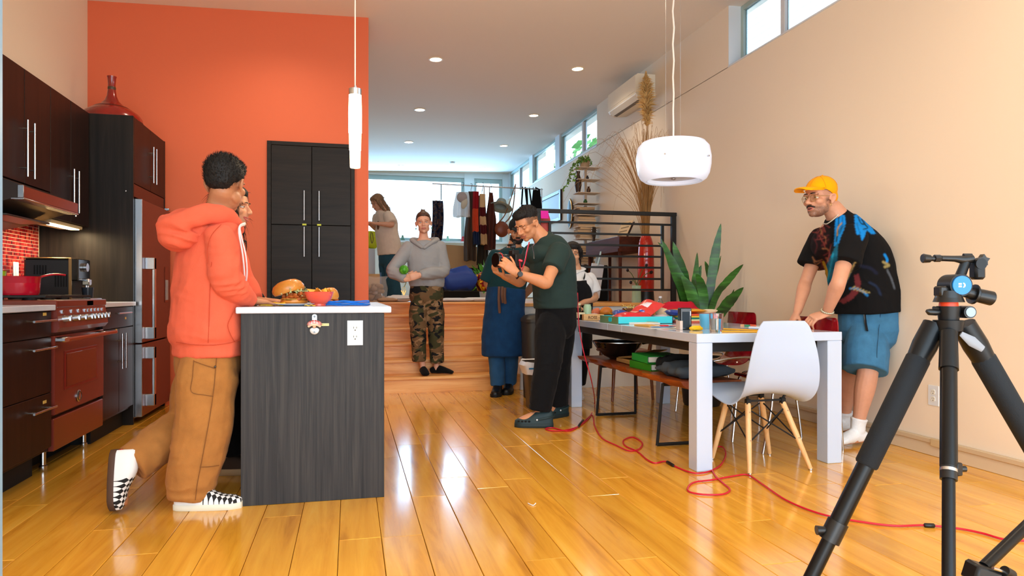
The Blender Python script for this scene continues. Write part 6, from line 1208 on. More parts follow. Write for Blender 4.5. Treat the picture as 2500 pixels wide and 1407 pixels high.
# ---------------------------------------------------------------- man with a denim apron
def man_apron():
 Y = 6.48; root = thing('person', 'bearded man in a dark teal t-shirt and blue denim apron behind the photographer', 'person', (1.5, 6.45, 0)); sk = skin_mat('skin_medium', '#bd8460')
 f = vn(A(-.35, -.93, 0)); rt_ = vn(A(-.93, .35, 0)); H = A(*at(1262, 565, Y-.03)); mb = MB(); R = head(mb, H, vn(A(-.1, -.95, -.25)), (0, 0, 1), 1.0)
 nb = A(*at(1256, 603, Y)); limb(mb, [pl(H+R@A(0, -.03, -.04), .053, .056), pl(nb, .07, .07)], rt_)
 pel = A(*at(1235, 740, Y)); che = A(*at(1247, 655, Y)); shR = A(*at(1211, 625, Y)); shL = A(*at(1298, 622, Y+.05))
 tor = [pl(pel-A(0, 0, .08), .16, .12), pl(pel+A(0, 0, .06), .155, .12), pl(che-A(0, 0, .1), .15, .115), pl(che+A(0, 0, .05), .175, .125), pl((shR+shL)/2+A(0, 0, .02), .17, .08), pl(nb, .06, .06)]; limb(mb, tor, rt_)
 elR, wrR = A(*at(1190, 690, Y+.06)), A(*at(1215, 735, Y+.2)); elL, wrL = A(*at(1306, 690, Y+.1)), A(*at(1270, 735, Y+.22))
 limb(mb, arm_pts(shR, elR, wrR), rt_); limb(mb, arm_pts(shL, elL, wrL), rt_); hand(mb, wrR, (.8, .1, -.3), (0, 1, 0), (0, 0, 1), .4); hand(mb, wrL, (-.8, .1, -.3), (0, 1, 0), (0, 0, 1), .4)
 hp = [A(*at(1216, 760, Y)), A(*at(1252, 760, Y+.05))]; kn = [A(*at(1211, 850, Y-.03)), A(*at(1247, 850, Y))]; an = [A(*at(1216, 940, Y-.02)), A(*at(1243, 935, Y+.1))]
 for a, b_, c in zip(hp, kn, an): c[2] = .09; limb(mb, leg_pts(a, b_, c), rt_); foot(mb, c, c+f*.2+A(0, 0, .012-c[2]))
 V, F = fuse(mb, .0068, 2); V = carve_face(V, H, R, 1.0); put('body', V, F, sk, root); face_parts(H, R, 1.0, root, dark_brow, M('lip_brown', '#8a4a40', .5), skin=sk)
 hairmesh('beard', root, M('dark_beard', '#1d1613', .8), H, R, 1.0, [((0, .045, -.085), (.05, .05, .035)), ((.045, .02, -.065), (.02, .03, .035)), ((-.045, .02, -.065), (.02, .03, .035)), ((0, .088, -.05), (.028, .01, .007))], .006, .003, 90)
 cp = MB(); cp.ell(H+R@A(0, -.015, .05), (.083, .1, .085), R); limb(cp, [pl(H+R@A(0, .07, .04), .07, .008), pl(H+R@A(0, .12, .035), .065, .006), pl(H+R@A(0, .16, .02), .045, .005)], R[:, 0]); V, F = fuse(cp, .006, 2); put('cap', V, F, fabric('black_cap_cotton', '#15181b'), root)
 tl = fabric('dark_teal_cotton', '#123840'); g = MB(); limb(g, [pl(pel+A(0, 0, -.03), .178, .146), pl(pel+A(0, 0, .12), .182, .15), pl(che, .195, .15), pl((shR+shL)/2+A(0, 0, .0), .185, .11), pl(nb+A(0, 0, -.01), .08, .08)], rt_, 22, 5, (False, False))
 for s_, e_ in ((shL, elL), (shR, elR)): limb(g, [pl(s_, .075, .075), pl(s_+(e_-s_)*.5, .082, .08), pl(s_+(e_-s_)*.95, .085, .08)], rt_, 16, 4, (True, False))
 g.ell((shL+shR)/2+f*.03+A(0, 0, -.0), (.17, .11, .08), basis(f), 20, 12); V, F = fuse(g, .008, 3); put('t_shirt', wrinkle(V, F, .006, 8, 5), F, tl, root)
 den = fabric('blue_apron_denim', '#123a66', var=.25, vscale=12); g = MB(); limb(g, [pl(A(*at(1229, 868, Y-.03)), .21, .185), pl(A(*at(1229, 820, Y-.03)), .208, .18), pl(A(*at(1232, 760, Y-.02)), .196, .165), pl(A(*at(1236, 705, Y-.01)), .185, .155)], rt_, 24, 5, (False, False))
 V, F = fuse(g, .0085, 3); ap = put('apron', wrinkle(V, F, .008, 7, 8), F, den, root)
 c = A(*at(1223, 725, Y-.195)); lt_ = M('brown_leather', '#5b3a28', .6)
 for px, z0, z1 in ((1219, 700, 765), (1227, 700, 740), (1233, 703, 742)): MB().tube(catmull([at(px, z0, Y-.215), at(px-1, (z0+z1)/2, Y-.225), at(px+1, z1, Y-.215)], 4), .013, 8, flat=(1, .4)).build('leather_strap', lt_, ap)
 g = MB(); limb(g, [pl(pel, .17, .13), pl(pel-A(0, 0, .12), .17, .13)], rt_)
 for a, b_, c in zip(hp, kn, an): limb(g, [pl(a, .1, .11), pl((a+b_)/2, .095, .1), pl(b_, .08, .088), pl((b_+c)/2, .078, .085), pl(c+A(0, 0, .0), .07, .08)], rt_, 16, 4, (True, False))
 V, F = fuse(g, .008, 3); put('jeans', wrinkle(V, F, .005, 9, 2), F, fabric('mid_blue_denim', '#2a5580', var=.2), root)
 for c in an: shoe_obj('shoe', root, (c[0]-f[0]*.07, c[1]-f[1]*.07, 0), (c[0]+f[0]*.22, c[1]+f[1]*.22, 0), (0, 0, 1), (M('black_leather', '#0d0c0c', .4), M('black_sole', '#090909', .7), tabm_), .105, .095, .03, 'plain')
man_apron()
# ---------------------------------------------------------------- photographer
def photographer():
 Y = 5.02; root = thing('person', 'photographer in a dark green t-shirt and black trousers bending over his camera', 'person', (1.55, 5.0, 0)); sk = skin_mat('skin_golden', '#cf9068')
 f = vn(A(-.86, -.5, 0)); rt_ = vn(A(-.5, .86, 0)); lf_ = -rt_; H = A(*at(1287, 547, Y)); hf = vn(A(-.76, -.42, -.5)); mb = MB(); R = head(mb, H, hf, (-.4, -.2, 1), 1.03, jaw=1.06)
 nb = A(*at(1330, 584, Y+.02)); limb(mb, [pl(H+R@A(0, -.03, -.035), .056, .058), pl((H+nb)/2+A(.015, 0, -.012), .056, .06), pl(nb+A(0, 0, -.03), .075, .075)], rt_)
 pel = A(*at(1357, 762, Y)); che = A(*at(1350, 660, Y)); shL = A(*at(1366, 615, 4.85)); shR = A(*at(1302, 618, 5.2))
 tor = [pl(pel-A(0, 0, .08), .155, .12), pl(pel+A(0, 0, .06), .155, .12), pl(che-A(0, 0, .1), .15, .12), pl(che+A(0, 0, .05), .17, .125), pl((shR+shL)/2+A(0, 0, .01), .165, .085), pl(nb, .065, .065)]; limb(mb, tor, rt_)
 elL, wrL = A(*at(1334, 692, 4.72)), A(*at(1261, 667, 4.70)); elR, wrR = A(*at(1270, 688, 5.12)), A(*at(1232, 676, 4.93))
 limb(mb, arm_pts(shL, elL, wrL, 1.08), rt_); limb(mb, arm_pts(shR, elR, wrR, 1.05), rt_)
 hand(mb, wrL, (-.75, -.05, .62), (-.45, .65, .35), (.2, -.1, 1), .55, 1.0, .08, .2); hand(mb, wrR, (-.6, -.3, .25), (0, -.2, 1), (-.2, -.9, .3), .75)
 hpL, knL, anL = A(*at(1346, 785, 4.95)), A(*at(1338, 885, 4.84)), A(*at(1318, 1000, 4.82)); hpR, knR, anR = A(*at(1368, 785, 5.10)), A(*at(1362, 885, 5.14)), A(*at(1362, 985, 5.18))
 for a, b_, c in ((hpL, knL, anL), (hpR, knR, anR)): c[2] = max(c[2], .1); limb(mb, leg_pts(a, b_, c, 1.05), rt_)
 tL = A(*atZ(1256, 1042, 0)); tR = anR+A(-.17, -.08, -anR[2]); foot(mb, anL, tL+A(.02, 0, .03)); foot(mb, anR, tR+A(.02, 0, .03))
 V, F = fuse(mb, .0052, 2); V = carve_face(V, H, R, 1.03); bo_ = put('body', V, F, sk, root); fade_attr(bo_, V, H, R, 1.03, .12, .85); face_parts(H, R, 1.03, root, dark_brow, M('lip_warm', '#a8604e', .5), skin=sk, lids=-.35, smile=.8, brow_t=.004)
 hairmesh('hair', root, black_hair, H, R, 1.03, [((0, -.028, .062), (.076, .092, .07)), ((0, .018, .088), (.066, .074, .038))], .006, .003, 90, tuft=(2600, .009, .0012, (0, .6, .3), .4))
 gt = fabric('dark_green_jersey', '#283a38', bump=.2, var=.05); g = MB()
 limb(g, [pl(A(*at(1356, 752, Y)), .178, .152), pl(A(*at(1355, 720, Y)), .18, .155), pl(A(*at(1352, 680, Y)), .182, .158), pl(A(*at(1348, 640, Y)), .19, .152), pl(A(*at(1340, 608, Y)), .17, .11), pl(nb+A(.0, 0, .0), .082, .08)], rt_, 24, 5, (False, False))
 for s_, e_ in ((shL, elL), (shR, elR)): limb(g, [pl(s_, .082, .08), pl(s_+(e_-s_)*.25, .082, .08), pl(s_+(e_-s_)*.56, .078, .078)], rt_, 18, 4, (True, False))
 limb(g, [pl(nb+A(.01, 0, -.07), .14, .11), pl(nb+A(0, 0, -.02), .095, .095), pl(nb+(H-nb)*.2+A(.004, 0, -.015), .07, .074)], rt_, 20, 4, (True, False)); g.ell((shL+shR)/2+f*.035+A(0, 0, -.02), (.165, .115, .08), basis(f), 20, 12)
 V, F = fuse(g, .0062, 8); ts = put('t_shirt', wrinkle(V, F, .007, 7, 4, [(pel+A(0, 0, .1), (.2, 0, 1), .17, .006, .045), (shL+A(0, 0, -.1), (.5, 0, 1), .1, .004, .05)]), F, gt, root)
 z_ = [at(1300, 600, 4.93), at(1303, 618, 4.86), at(1304, 632, 4.84)]; MB().tube(catmull(z_, 3), .004, 6).build('zip', dsteel, ts)
 MB().tube([nb+A(.0, 0, .03)+R[:, 0]*.0+.062*(math.cos(a)*rt_+math.sin(a)*f)+A(0, 0, -.02*math.sin(a)) for a in np.linspace(0, 2*PI, 25)[:-1]], .003, 6, True).build('necklace', dsteel, root)
 bk_ = fabric('black_work_trousers', '#0e0f12', var=.05); g = MB(); L_ = lambda a, b_, t_: a+(b_-a)*t_
 limb(g, [pl(pel+A(0, 0, .04), .168, .138), pl(pel-A(0, 0, .1), .172, .142)], rt_)
 for h_, kk, a_ in ((hpL, knL, anL), (hpR, knR, anR)): limb(g, [pl(h_*.55+pel*.45-A(0, 0, .02), .095, .11), pl(L_(h_, kk, .22), .112, .122), pl(L_(h_, kk, .5), .11, .118), pl(kk, .098, .105), pl(L_(kk, a_, .5), .09, .098), pl(a_+A(0, 0, -.01), .076, .082)], rt_, 18, 4, (True, False))
 V, F = fuse(g, .0068, 3); put('trousers', wrinkle(V, F, .006, 9, 6, [(knL, (0, 0, 1), .12, .007, .06), (anL+A(0, 0, .08), (0, 0, 1), .1, .007, .04)]), F, bk_, root)
 cl = (M('dark_teal_foam', '#1d3438', .6), M('dark_teal_foam_sole', '#16292c', .6), tabm_)
 d = vn(tL-A(anL[0], anL[1], 0)); shoe_obj('clog', root, tL-d*.285, tL, (0, 0, 1), cl, .115, .1, .03, 'clog'); d = vn(tR-A(anR[0], anR[1], 0)); tR = tR-d*.0; shoe_obj('clog', root, tR-d*.285, tR, (0, 0, 1), cl, .115, .1, .03, 'clog')
 w = wrL-(wrL-elL)*.06; ax = vn(wrL-elL); u_ = vn(np.cross(ax, (0, 0, 1))); v_ = np.cross(ax, u_)
 wt = MB().tube([w+.036*(math.cos(a)*u_+math.sin(a)*v_*.85) for a in np.linspace(0, 2*PI, 25)[:-1]], .010, 8, True, flat=(.35, 1.1), hint=None).build('watch_strap', blk, root); MB().cyl(w+A(.004, -.036, -.004), w+A(.004, -.048, -.004), .02, .018, 20).build('watch_case', blk, wt)
 # camera in his hands
 cmq = A(*at(1246, 637, 4.82)); ct_ = thing('camera', 'black camera with a large lens and thin red ring held by the photographer', 'camera', cmq-A(0, 0, .05)); ax = vn(A(-.93, -.36, .02)); Rb = basis(ax); bl = M('camera_black', '#101114', .45)
 P = lambda s, f_, u: cmq+Rb@A(s, f_, u)
 def cbox(c, sz, m, nm, par, bev=.006): g = MB(); g.box((0, 0, 0), sz, bev); g.v = [v@Rb.T+P(*c) for v in g.v]; return g.build(nm, m, par, smooth=False)
 bo = cbox((0, -.03, 0), (.145, .065, .095), bl, 'body', ct_); cbox((0, -.03, .06), (.06, .06, .035), bl, 'viewfinder', ct_); cbox((0, -.068, -.005), (.09, .01, .06), blk, 'screen', ct_)
 ln = MB(); rad = [(.0, .038), (.02, .04), (.022, .044), (.06, .046), (.062, .043), (.08, .045), (.085, .052), (.125, .054), (.13, .051)]; ln.tube([P(0, y, 0) for y, r in rad], [r for y, r in rad], 28); lo = ln.build('lens', M('lens_barrel', '#12181d', .3), ct_, ang=30)
 MB().tube([P(.0525*math.cos(a), .098, .0525*math.sin(a)) for a in np.linspace(0, 2*PI, 33)[:-1]], .003, 6, True).build('red_ring', M('camera_red_ring', '#e0262c', .4), lo)
 MB().tube([P(0, .1305, 0), P(0, .131, 0)], [.048, .0475], 28).build('front_element', M('lens_glass_dark', '#030304', .35, spec=.2), lo)
 mo_ = MB(); mo_.cyl(P(.01, -.03, .075), P(.01, -.03, .10), .008); mo_.box(P(.0, -.02, .105), (.04, .03, .022), .004); mo_.cyl(P(-.02, .0, .115), P(.03, .0, .115), .009); mo_.cyl(P(.0, -.03, .115), P(-.01, -.03, .14), .01); mo_.build('hot_shoe_mount', bl, ct_)
 sp_ = thing('camera_strap', 'thin red strap from the camera to the neck of the photographer', 'strap', P(-.07, -.03, .02)); MB().tube(catmull([P(-.072, -.03, .0), A(*at(1272, 662, 4.77)), A(*at(1281, 640, 4.78)), A(*at(1287, 612, 4.85)), A(*at(1292, 592, 4.92))], 5), .0045, 7).build('cord', red_c, sp_); cbq = P(-.075, -.035, -.0); MB().box(cbq, (.03, .03, .016), .004, (0, .3, 0)).build('plug', M('red_plug', '#e2364a', .4), sp_)
photographer()
# ---------------------------------------------------------------- person in the white polo behind the table
def person_polo():
 Y = 6.05; root = thing('person', 'short dark-haired person in a white polo and black apron behind the table', 'person', (1.98, 6.05, 0)); sk = skin_mat('skin_light_warm', '#cf9b78')
 f = vn(A(-.25, -.97, 0)); rt_ = vn(A(-.97, .25, 0)); H = A(*at(1398, 622, Y-.02)); mb = MB(); R = head(mb, H, vn(A(-.3, -.95, -.02)), (0, 0, 1), .98)
 nb = A(*at(1404, 660, Y)); limb(mb, [pl(H+R@A(0, -.03, -.04), .048, .05), pl(nb, .062, .06)], rt_)
 pel = A(*at(1400, 772, Y)); che = A(*at(1404, 705, Y)); shR = A(*at(1372, 682, Y)); shL = A(*at(1436, 682, Y))
 tor = [pl(pel-A(0, 0, .08), .155, .12), pl(pel+A(0, 0, .06), .15, .12), pl(che-A(0, 0, .08), .14, .11), pl(che+A(0, 0, .04), .155, .115), pl((shR+shL)/2+A(0, 0, .02), .15, .075), pl(nb, .055, .055)]; limb(mb, tor, rt_)
 elL, wrL = A(*at(1452, 727, Y-.02)), A(*at(1418, 742, 5.86)); elR, wrR = A(*at(1352, 730, Y)), A(*at(1388, 745, 5.86))
 limb(mb, arm_pts(shL, elL, wrL, .95), rt_); limb(mb, arm_pts(shR, elR, wrR, .95), rt_); hand(mb, wrL, (-.8, -.5, -.1), (0, .2, -1), (-.3, .8, 0), .3, .9); hand(mb, wrR, (.6, -.7, -.1), (0, .2, -1), (.5, .5, 0), .3, .9)
 hp = [A(*at(1385, 790, Y)), A(*at(1420, 790, Y))]; an = [A(*at(1388, 955, 6.0)), A(*at(1412, 955, 6.1))]; kn = [(a+b_)/2+f*.02 for a, b_ in zip(hp, an)]
 for a, b_, c in zip(hp, kn, an): c[2] = .085; limb(mb, leg_pts(a, b_, c, .9), rt_); foot(mb, c, c+f*.17+A(0, 0, .01-c[2]), .9)
 V, F = fuse(mb, .0068, 2); V = carve_face(V, H, R, .98); put('body', V, F, sk, root); face_parts(H, R, .98, root, dark_brow, M('lip_muted', '#a5655a', .5), skin=sk, lids=.22)
 hairmesh('hair', root, black_hair, H, R, .98, [((0, -.025, .045), (.085, .1, .085)), ((0, .035, .073), (.072, .062, .038)), ((.04, -.03, -.0), (.05, .06, .06)), ((-.04, -.03, -.0), (.05, .06, .06)), ((0, -.06, -.03), (.065, .05, .06))], .006, .003, 80, tubes=[([(.06, .055, .07), (.078, .045, .035), (.082, .03, .0), (.08, .01, -.03)], [.012, .018, .018, .01]), ([(-.06, .055, .07), (-.078, .045, .035), (-.082, .03, .0), (-.08, .01, -.03)], [.012, .018, .018, .01])], tuft=(900, .025, .002, (0, .2, -1), .2))
 wp = fabric('white_pique_cotton', '#dfe0e2', bump=.2); g = MB(); limb(g, [pl(pel+A(0, 0, .0), .175, .14), pl(che-A(0, 0, .05), .17, .135), pl(che+A(0, 0, .05), .178, .135), pl((shR+shL)/2+A(0, 0, .01), .16, .1), pl(nb+A(0, 0, .0), .075, .075)], rt_, 22, 5, (False, False))
 for s_, e_ in ((shL, elL), (shR, elR)): limb(g, [pl(s_, .075, .075), pl(s_+(e_-s_)*.4, .08, .08), pl(s_+(e_-s_)*.75, .082, .08)], rt_, 16, 4, (True, False))
 V, F = fuse(g, .0075, 3); po = put('polo_shirt', wrinkle(V, F, .004, 9, 4), F, wp, root)
 co = MB(); limb(co, [pl(nb+f*.08+A(0, 0, -.03), .012, .022), pl(nb-rt_*.078+f*.02+A(0, 0, .01), .012, .024), pl(nb-f*.06+A(0, 0, .03), .012, .024), pl(nb+rt_*.078+f*.02+A(0, 0, .01), .012, .024), pl(nb+f*.085+A(0, 0, -.032), .012, .022)], (0, 0, 1), 12, 5); co.build('collar', wp, po)
 g = MB(); limb(g, [pl(A(*at(1398, 850, Y-.02)), .18, .16), pl(pel, .178, .15), pl(che-A(0, 0, .06)+f*.012, .165, .14), pl(che+A(0, 0, .03)+f*.03, .15, .132), pl(che+A(0, 0, .09)+f*.045, .115, .115)], rt_, 20, 5, (False, False)); V, F = fuse(g, .008, 3); ap = put('apron', wrinkle(V, F, .003, 9, 2), F, fabric('black_apron_cotton', '#111216'), root)
 for s_ in (-1, 1): MB().tube(catmull([che+A(0, 0, .09)+f*.13+rt_*s_*.07, nb+f*.07+rt_*s_*.085+A(0, 0, -.05), nb-f*.02+rt_*s_*.09+A(0, 0, -.01)], 4), .014, 8, flat=(1, .3)).build('apron_strap', MATS['black_apron_cotton'], ap)
 g = MB(); limb(g, [pl(pel, .165, .13), pl(pel-A(0, 0, .12), .165, .13)], rt_)
 for a, b_, c in zip(hp, kn, an): limb(g, [pl(a, .1, .105), pl(b_, .085, .09), pl(c+A(0, 0, .04), .07, .075)], rt_, 16, 4, (True, False))
 V, F = fuse(g, .009, 3); put('trousers', V, F, fabric('black_kitchen_trousers', '#0f0f11'), root)
 for c in an: shoe_obj('shoe', root, (c[0]-f[0]*.06, c[1]-f[1]*.06, 0), (c[0]+f[0]*.19, c[1]+f[1]*.19, 0), (0, 0, 1), (M('white_shoe_canvas', '#d8d2cc', .7), M('white_shoe_sole', '#e4e0da', .6), tabm_), .09, .08, .025, 'plain')
person_polo()
# ---------------------------------------------------------------- man in the yellow cap
def man_cap():
 Y = 3.87; root = thing('person', 'man in a yellow cap, printed black t-shirt and denim shorts leaning on a red chair', 'person', (3.1, 3.85, 0)); sk = skin_mat('skin_light_ruddy', '#cf9679')
 f = vn(A(-.97, -.22, 0)); lf_ = vn(A(.22, -.97, 0)); rt_ = -lf_; hf = vn(A(-.965, -.25, -.02)); H = A(*at(2001, 485, Y)); mb = MB(); k = 1.1; R = head(mb, H, hf, (-.06, 0, 1), k, jaw=1.05, nose=1.04)
 nb = A(*at(2050, 534, Y)); limb(mb, [pl(H+R@A(0, -.03, -.035), .058, .06), pl((H+nb)/2+A(.02, 0, .0), .06, .062), pl(nb+A(.01, 0, -.03), .08, .08)], rt_)
 pel = A(*at(2122, 770, Y)); che = A(*at(2088, 640, Y)); shL = A(*at(2078, 580, 3.68)); shR = A(*at(2005, 585, 4.08))
 tor = [pl(pel-A(0, 0, .08), .17, .14), pl(pel+A(0, 0, .06), .17, .14), pl(che-A(0, 0, .1), .165, .15), pl(che+A(0, 0, .05), .185, .145), pl((shR+shL)/2+A(.03, 0, .01), .175, .1), pl(nb, .07, .07)]; limb(mb, tor, rt_)
 elL, wrL = A(*at(2047, 690, 3.60)), A(*at(2018, 765, 3.72)); elR, wrR = A(*at(1966, 692, 4.08)), A(*at(1947, 762, 3.98))
 limb(mb, arm_pts(shL, elL, wrL, 1.1), rt_); limb(mb, arm_pts(shR, elR, wrR, 1.05), rt_)
 hand(mb, wrL, (-.93, .1, -.28), (-.1, .35, -.9), (-.35, .9, .1), .75, 1.05, .06, .5); hand(mb, wrR, (-.55, -.1, -.7), (.1, -.2, -.9), (.0, -1, 0), .8, 1.05)
 hpL, knL, anL = A(*at(2120, 810, 3.80)), A(*at(2118, 912, 3.72)), A(*at(2094, 1042, 3.76)); hpR, knR, anR = A(*at(2108, 810, 3.96)), A(*at(2072, 915, 4.02)), A(*at(2062, 1022, 4.1))
 for a, b_, c in ((hpL, knL, anL), (hpR, knR, anR)): limb(mb, leg_pts(a, b_, c, 1.12), rt_); foot(mb, c, c+A(-.2, -.03, .012-c[2]), 1.05)
 V, F = fuse(mb, .0048, 2); V = carve_face(V, H, R, k, .006); V[:, 0] = np.minimum(V[:, 0], RW-.012)
 bo_ = put('body', V, F, sk, root); fade_attr(bo_, V, H, R, k, .8, .35)
 face_parts(H, R, k, root, dark_brow, M('lip_pink', '#b9695e', .5), skin=sk, lids=.25, brow_t=.0045, lip_t=.75)
 mu = MB(); P = lambda s, f_, u: H+R@(A(s, f_, u)*k); mu.tube(catmull([P(-.028, .074, -.058), P(-.012, .091, -.05), P(0, .094, -.048), P(.012, .091, -.05), P(.028, .074, -.058)], 4), np.array([.002]+[.0055]*15+[.002]), 8); mu.build('moustache', M('dark_moustache', '#2a1a14', .8), root)
 MB().ell(P(0, .0875, -.066), A(.0145, .0065, .0052)*k, R).build('mouth', M('mouth_dark', '#2a0f0c', .6), root)
 # cap
 yel = fabric('yellow_cap_cotton', '#f7a400', bump=.2); cp = MB(); tilt_ = R@np.array(Matrix.Rotation(-.22, 3, 'X')); cp.ell(P(0, -.018, .052), A(.083, .101, .082)*k, tilt_, 22, 14); cp.ell(P(0, -.06, .01), A(.07, .055, .055)*k, tilt_, 20, 12)
 V, F = fuse(cp, .005, 2); L_ = (V-H)@R/k; lim = np.interp(L_[:, 1], [-.12, -.07, -.015, .03, .1], [-.052, -.03, .022, .044, .05]); up_ = L_[:, 2] > lim; keep = up_[F].any(1)
 L_[~up_, 2] = lim[~up_]; V = H+(L_*k)@R.T; F2 = F[keep]; used = np.unique(F2); mp_ = np.zeros(len(V), int); mp_[used] = np.arange(len(used)); V = V[used]; F2 = mp_[F2]
 ca = put('cap', V, F2, yel, root); sd = ca.modifiers.new('thick', 'SOLIDIFY'); sd.thickness = .003
 for az in (-1.05, 0, 1.05, 2.1, PI, -2.1): MB().tube([P(0, -.018, .052)+tilt_@(A(.084*math.sin(az)*math.sin(t), .102*math.cos(az)*math.sin(t), .083*math.cos(t))*k) for t in np.linspace(.08, 1.45 if abs(az) > .1 else 1.3, 10)], .0011, 5).build('seam', M('yellow_cap_seam', '#d98c00', .9), ca)
 br = MB(); rows_ = []
 for t in np.linspace(0, 1, 9):
  row = []
  for a in np.linspace(-1, 1, 13): x = .076*a*(1-.12*t*t); fy = .045+.043*math.sqrt(max(0, 1-a*a))+.098*t*max(0, 1-a**4)**.5; zz = .058-.030*abs(a)**2.0*(.35+.6*t*(1-a**6))-.004*t+.006*math.sin(t*PI); row.append((x, fy, zz))
  rows_.append(row)
 G = np.array(rows_).reshape(-1, 3); Vt = np.array([P(*q) for q in G]); Vb = np.array([P(q[0], q[1], q[2]-.004) for q in G]); Fq = []
 for i in range(8):
  for j in range(12): a = i*13+j; Fq += [(a, a+1, a+14, a+13), (117+a+13, 117+a+14, 117+a+1, 117+a)]
 for i in range(8):
  for j in (0, 12): a = i*13+j; Fq.append((a, a+13, a+130, a+117))
 for j in range(12): a = 8*13+j; Fq.append((a, a+1, a+118, a+117)); Fq.append((j, j+1, j+118, j+117))
 br.add(np.vstack([Vt, Vb]), Fq); br.build('brim', yel, ca, ang=50); MB().ell(P(0, -.03, .137), .006).build('button', yel, ca)
 # glasses
 gd = M('gold_wire', '#c9ae72', .25, .9); gl = MB()
 lensm = M('tinted_lens', '#a07a4a', .05, alpha=.38)
 for s_ in (-1, 1):
  pts = [P(s_*.031+.0235*math.cos(a)*(1+.1*math.sin(a)), .098-.0045*math.cos(a)*s_*s_-.006*(abs(s_*.031+.0235*math.cos(a))/.05)**2, -.006+.0205*math.sin(a)) for a in np.linspace(0, 2*PI, 29)[:-1]]; fr_ = MB().tube(pts, .0013, 6, True).build('rim', gd, root)
  c = np.mean(pts, 0); MB().add(np.array(pts+[c]), [(i, (i+1) % 28, 28) for i in range(28)]).build('lens', lensm, fr_)
  MB().tube([P(s_*.055, .088, .0), P(s_*.068, .06, .004), P(s_*.077, .0, .006), P(s_*.079, -.02, .0)], .0015, 6).build('temple_arm', gd, root)
 MB().tube([P(-.009, .1, .004), P(0, .104, .008), P(.009, .1, .004)], .0013, 6).build('bridge', gd, root)
 for s_ in (-1, 1): MB().tube([P(s_*.079, .004+.007*math.cos(a), -.045+.009*math.sin(a)) for a in np.linspace(0, 2*PI, 15)[:-1]], .0016, 6, True).build('earring', gd, root)
 # t-shirt with a colourful print
 pm_, nt, b_ = newmat('printed_black_cotton'); ca_ = nd(nt, 'ShaderNodeAttribute', attribute_name='print'); nt.links.new(ca_.outputs['Color'], b_.inputs['Base Color']); b_.inputs['Roughness'].default_value = .9; b_.inputs['Specular IOR Level'].default_value = .2
 g = MB(); limb(g, [pl(A(*at(2120, 762, Y)), .215, .205), pl(A(*at(2117, 725, Y)), .215, .208), pl(A(*at(2105, 680, Y)), .212, .205), pl(A(*at(2090, 630, Y)), .215, .185), pl(A(*at(2068, 582, Y)), .19, .135), pl(nb+A(.008, 0, .0), .092, .09)], rt_, 26, 5, (False, False))
 for s_, e_ in ((shL, elL), (shR, elR)): limb(g, [pl(s_+A(.01, 0, 0), .095, .09), pl(s_+(e_-s_)*.25, .097, .09), pl(s_+(e_-s_)*.6, .098, .092)], rt_, 20, 4, (True, False))
 limb(g, [pl(nb+A(.02, 0, -.07), .15, .12), pl(nb+A(-.005, 0, -.025), .10, .10), pl(nb+(H-nb)*.22+A(.0, 0, -.012), .074, .078)], rt_, 20, 4, (True, False)); t2 = vn(nb-che); g.ell((shL+shR)/2-t2*.03, (.185, .125, .13), basis(np.cross(t2, rt_)*-1, t2), 20, 12)
 V, F = fuse(g, .0046, 8); V = wrinkle(V, F, .007, 6, 7, [(che+A(0, 0, -.1), (.5, 0, 1), .2, .006, .08), (shL+A(0, 0, -.08), (.6, 0, 1), .1, .005, .05)]); V[:, 0] = np.minimum(V[:, 0], RW-.004)
 ts = put('t_shirt', V, F, pm_, root)
 TQ = V
 stick = lambda px, py, lift=.002: stick_on(TQ, (px, py), 3.6, lift)
 # printed artwork: flat colour of the cloth, drawn from outlines and strokes
 dv = V-A(0, 0, CH); dd = dv[:, 0]*SN+dv[:, 1]*CS; QX = 1250+FPX*(dv[:, 0]*CS-dv[:, 1]*SN)/dd; QY = HOR-FPX*dv[:, 2]/dd; NV = normals(V, F); front = (NV*dv).sum(1) < 0; colr = np.tile(np.array(lin('#0c0c0e')), (len(V), 1)); Q2 = np.stack([QX, QY], 1)
 def fill(poly, c, al=1.0, rough_=.7):
  P2 = np.array(poly, float); ins = np.zeros(len(V), bool); j = len(P2)-1; q = Q2+rough_*np.stack([np.sin(QY*.9+QX*.3), np.sin(QX*.8-QY*.35)], 1)
  for i in range(len(P2)):
   (xi, yi), (xj, yj) = P2[i], P2[j]; cr = ((yi > q[:, 1]) != (yj > q[:, 1]))&(q[:, 0] < (xj-xi)*(q[:, 1]-yi)/(yj-yi+1e-9)+xi); ins ^= cr; j = i
  m_ = ins&front; colr[m_] = colr[m_]*(1-al)+np.array(lin(c))*al
 def stroke(pts, c, w_=2.0, al=1.0):
  Pc = catmull(np.array([(x, y, 0) for x, y in pts], float), 5)[:, :2]
  for a, e in zip(Pc[:-1], Pc[1:]):
   d = e-a; t_ = np.clip(((Q2-a)@d)/(d@d+1e-9), 0, 1); m_ = (np.linalg.norm(Q2-a-t_[:, None]*d, axis=1) < w_)&front; colr[m_] = colr[m_]*(1-al)+np.array(lin(c))*al
 B1, B2, B3 = '#0d7fd0', '#0a5e9e', '#083552'
 fill([(1975, 548), (2000, 540), (2020, 552), (2030, 580), (2028, 640), (2020, 690), (2005, 680), (1992, 640), (1980, 610), (1972, 580)], '#2a1014', .3)
 rgs = np.random.default_rng(21)
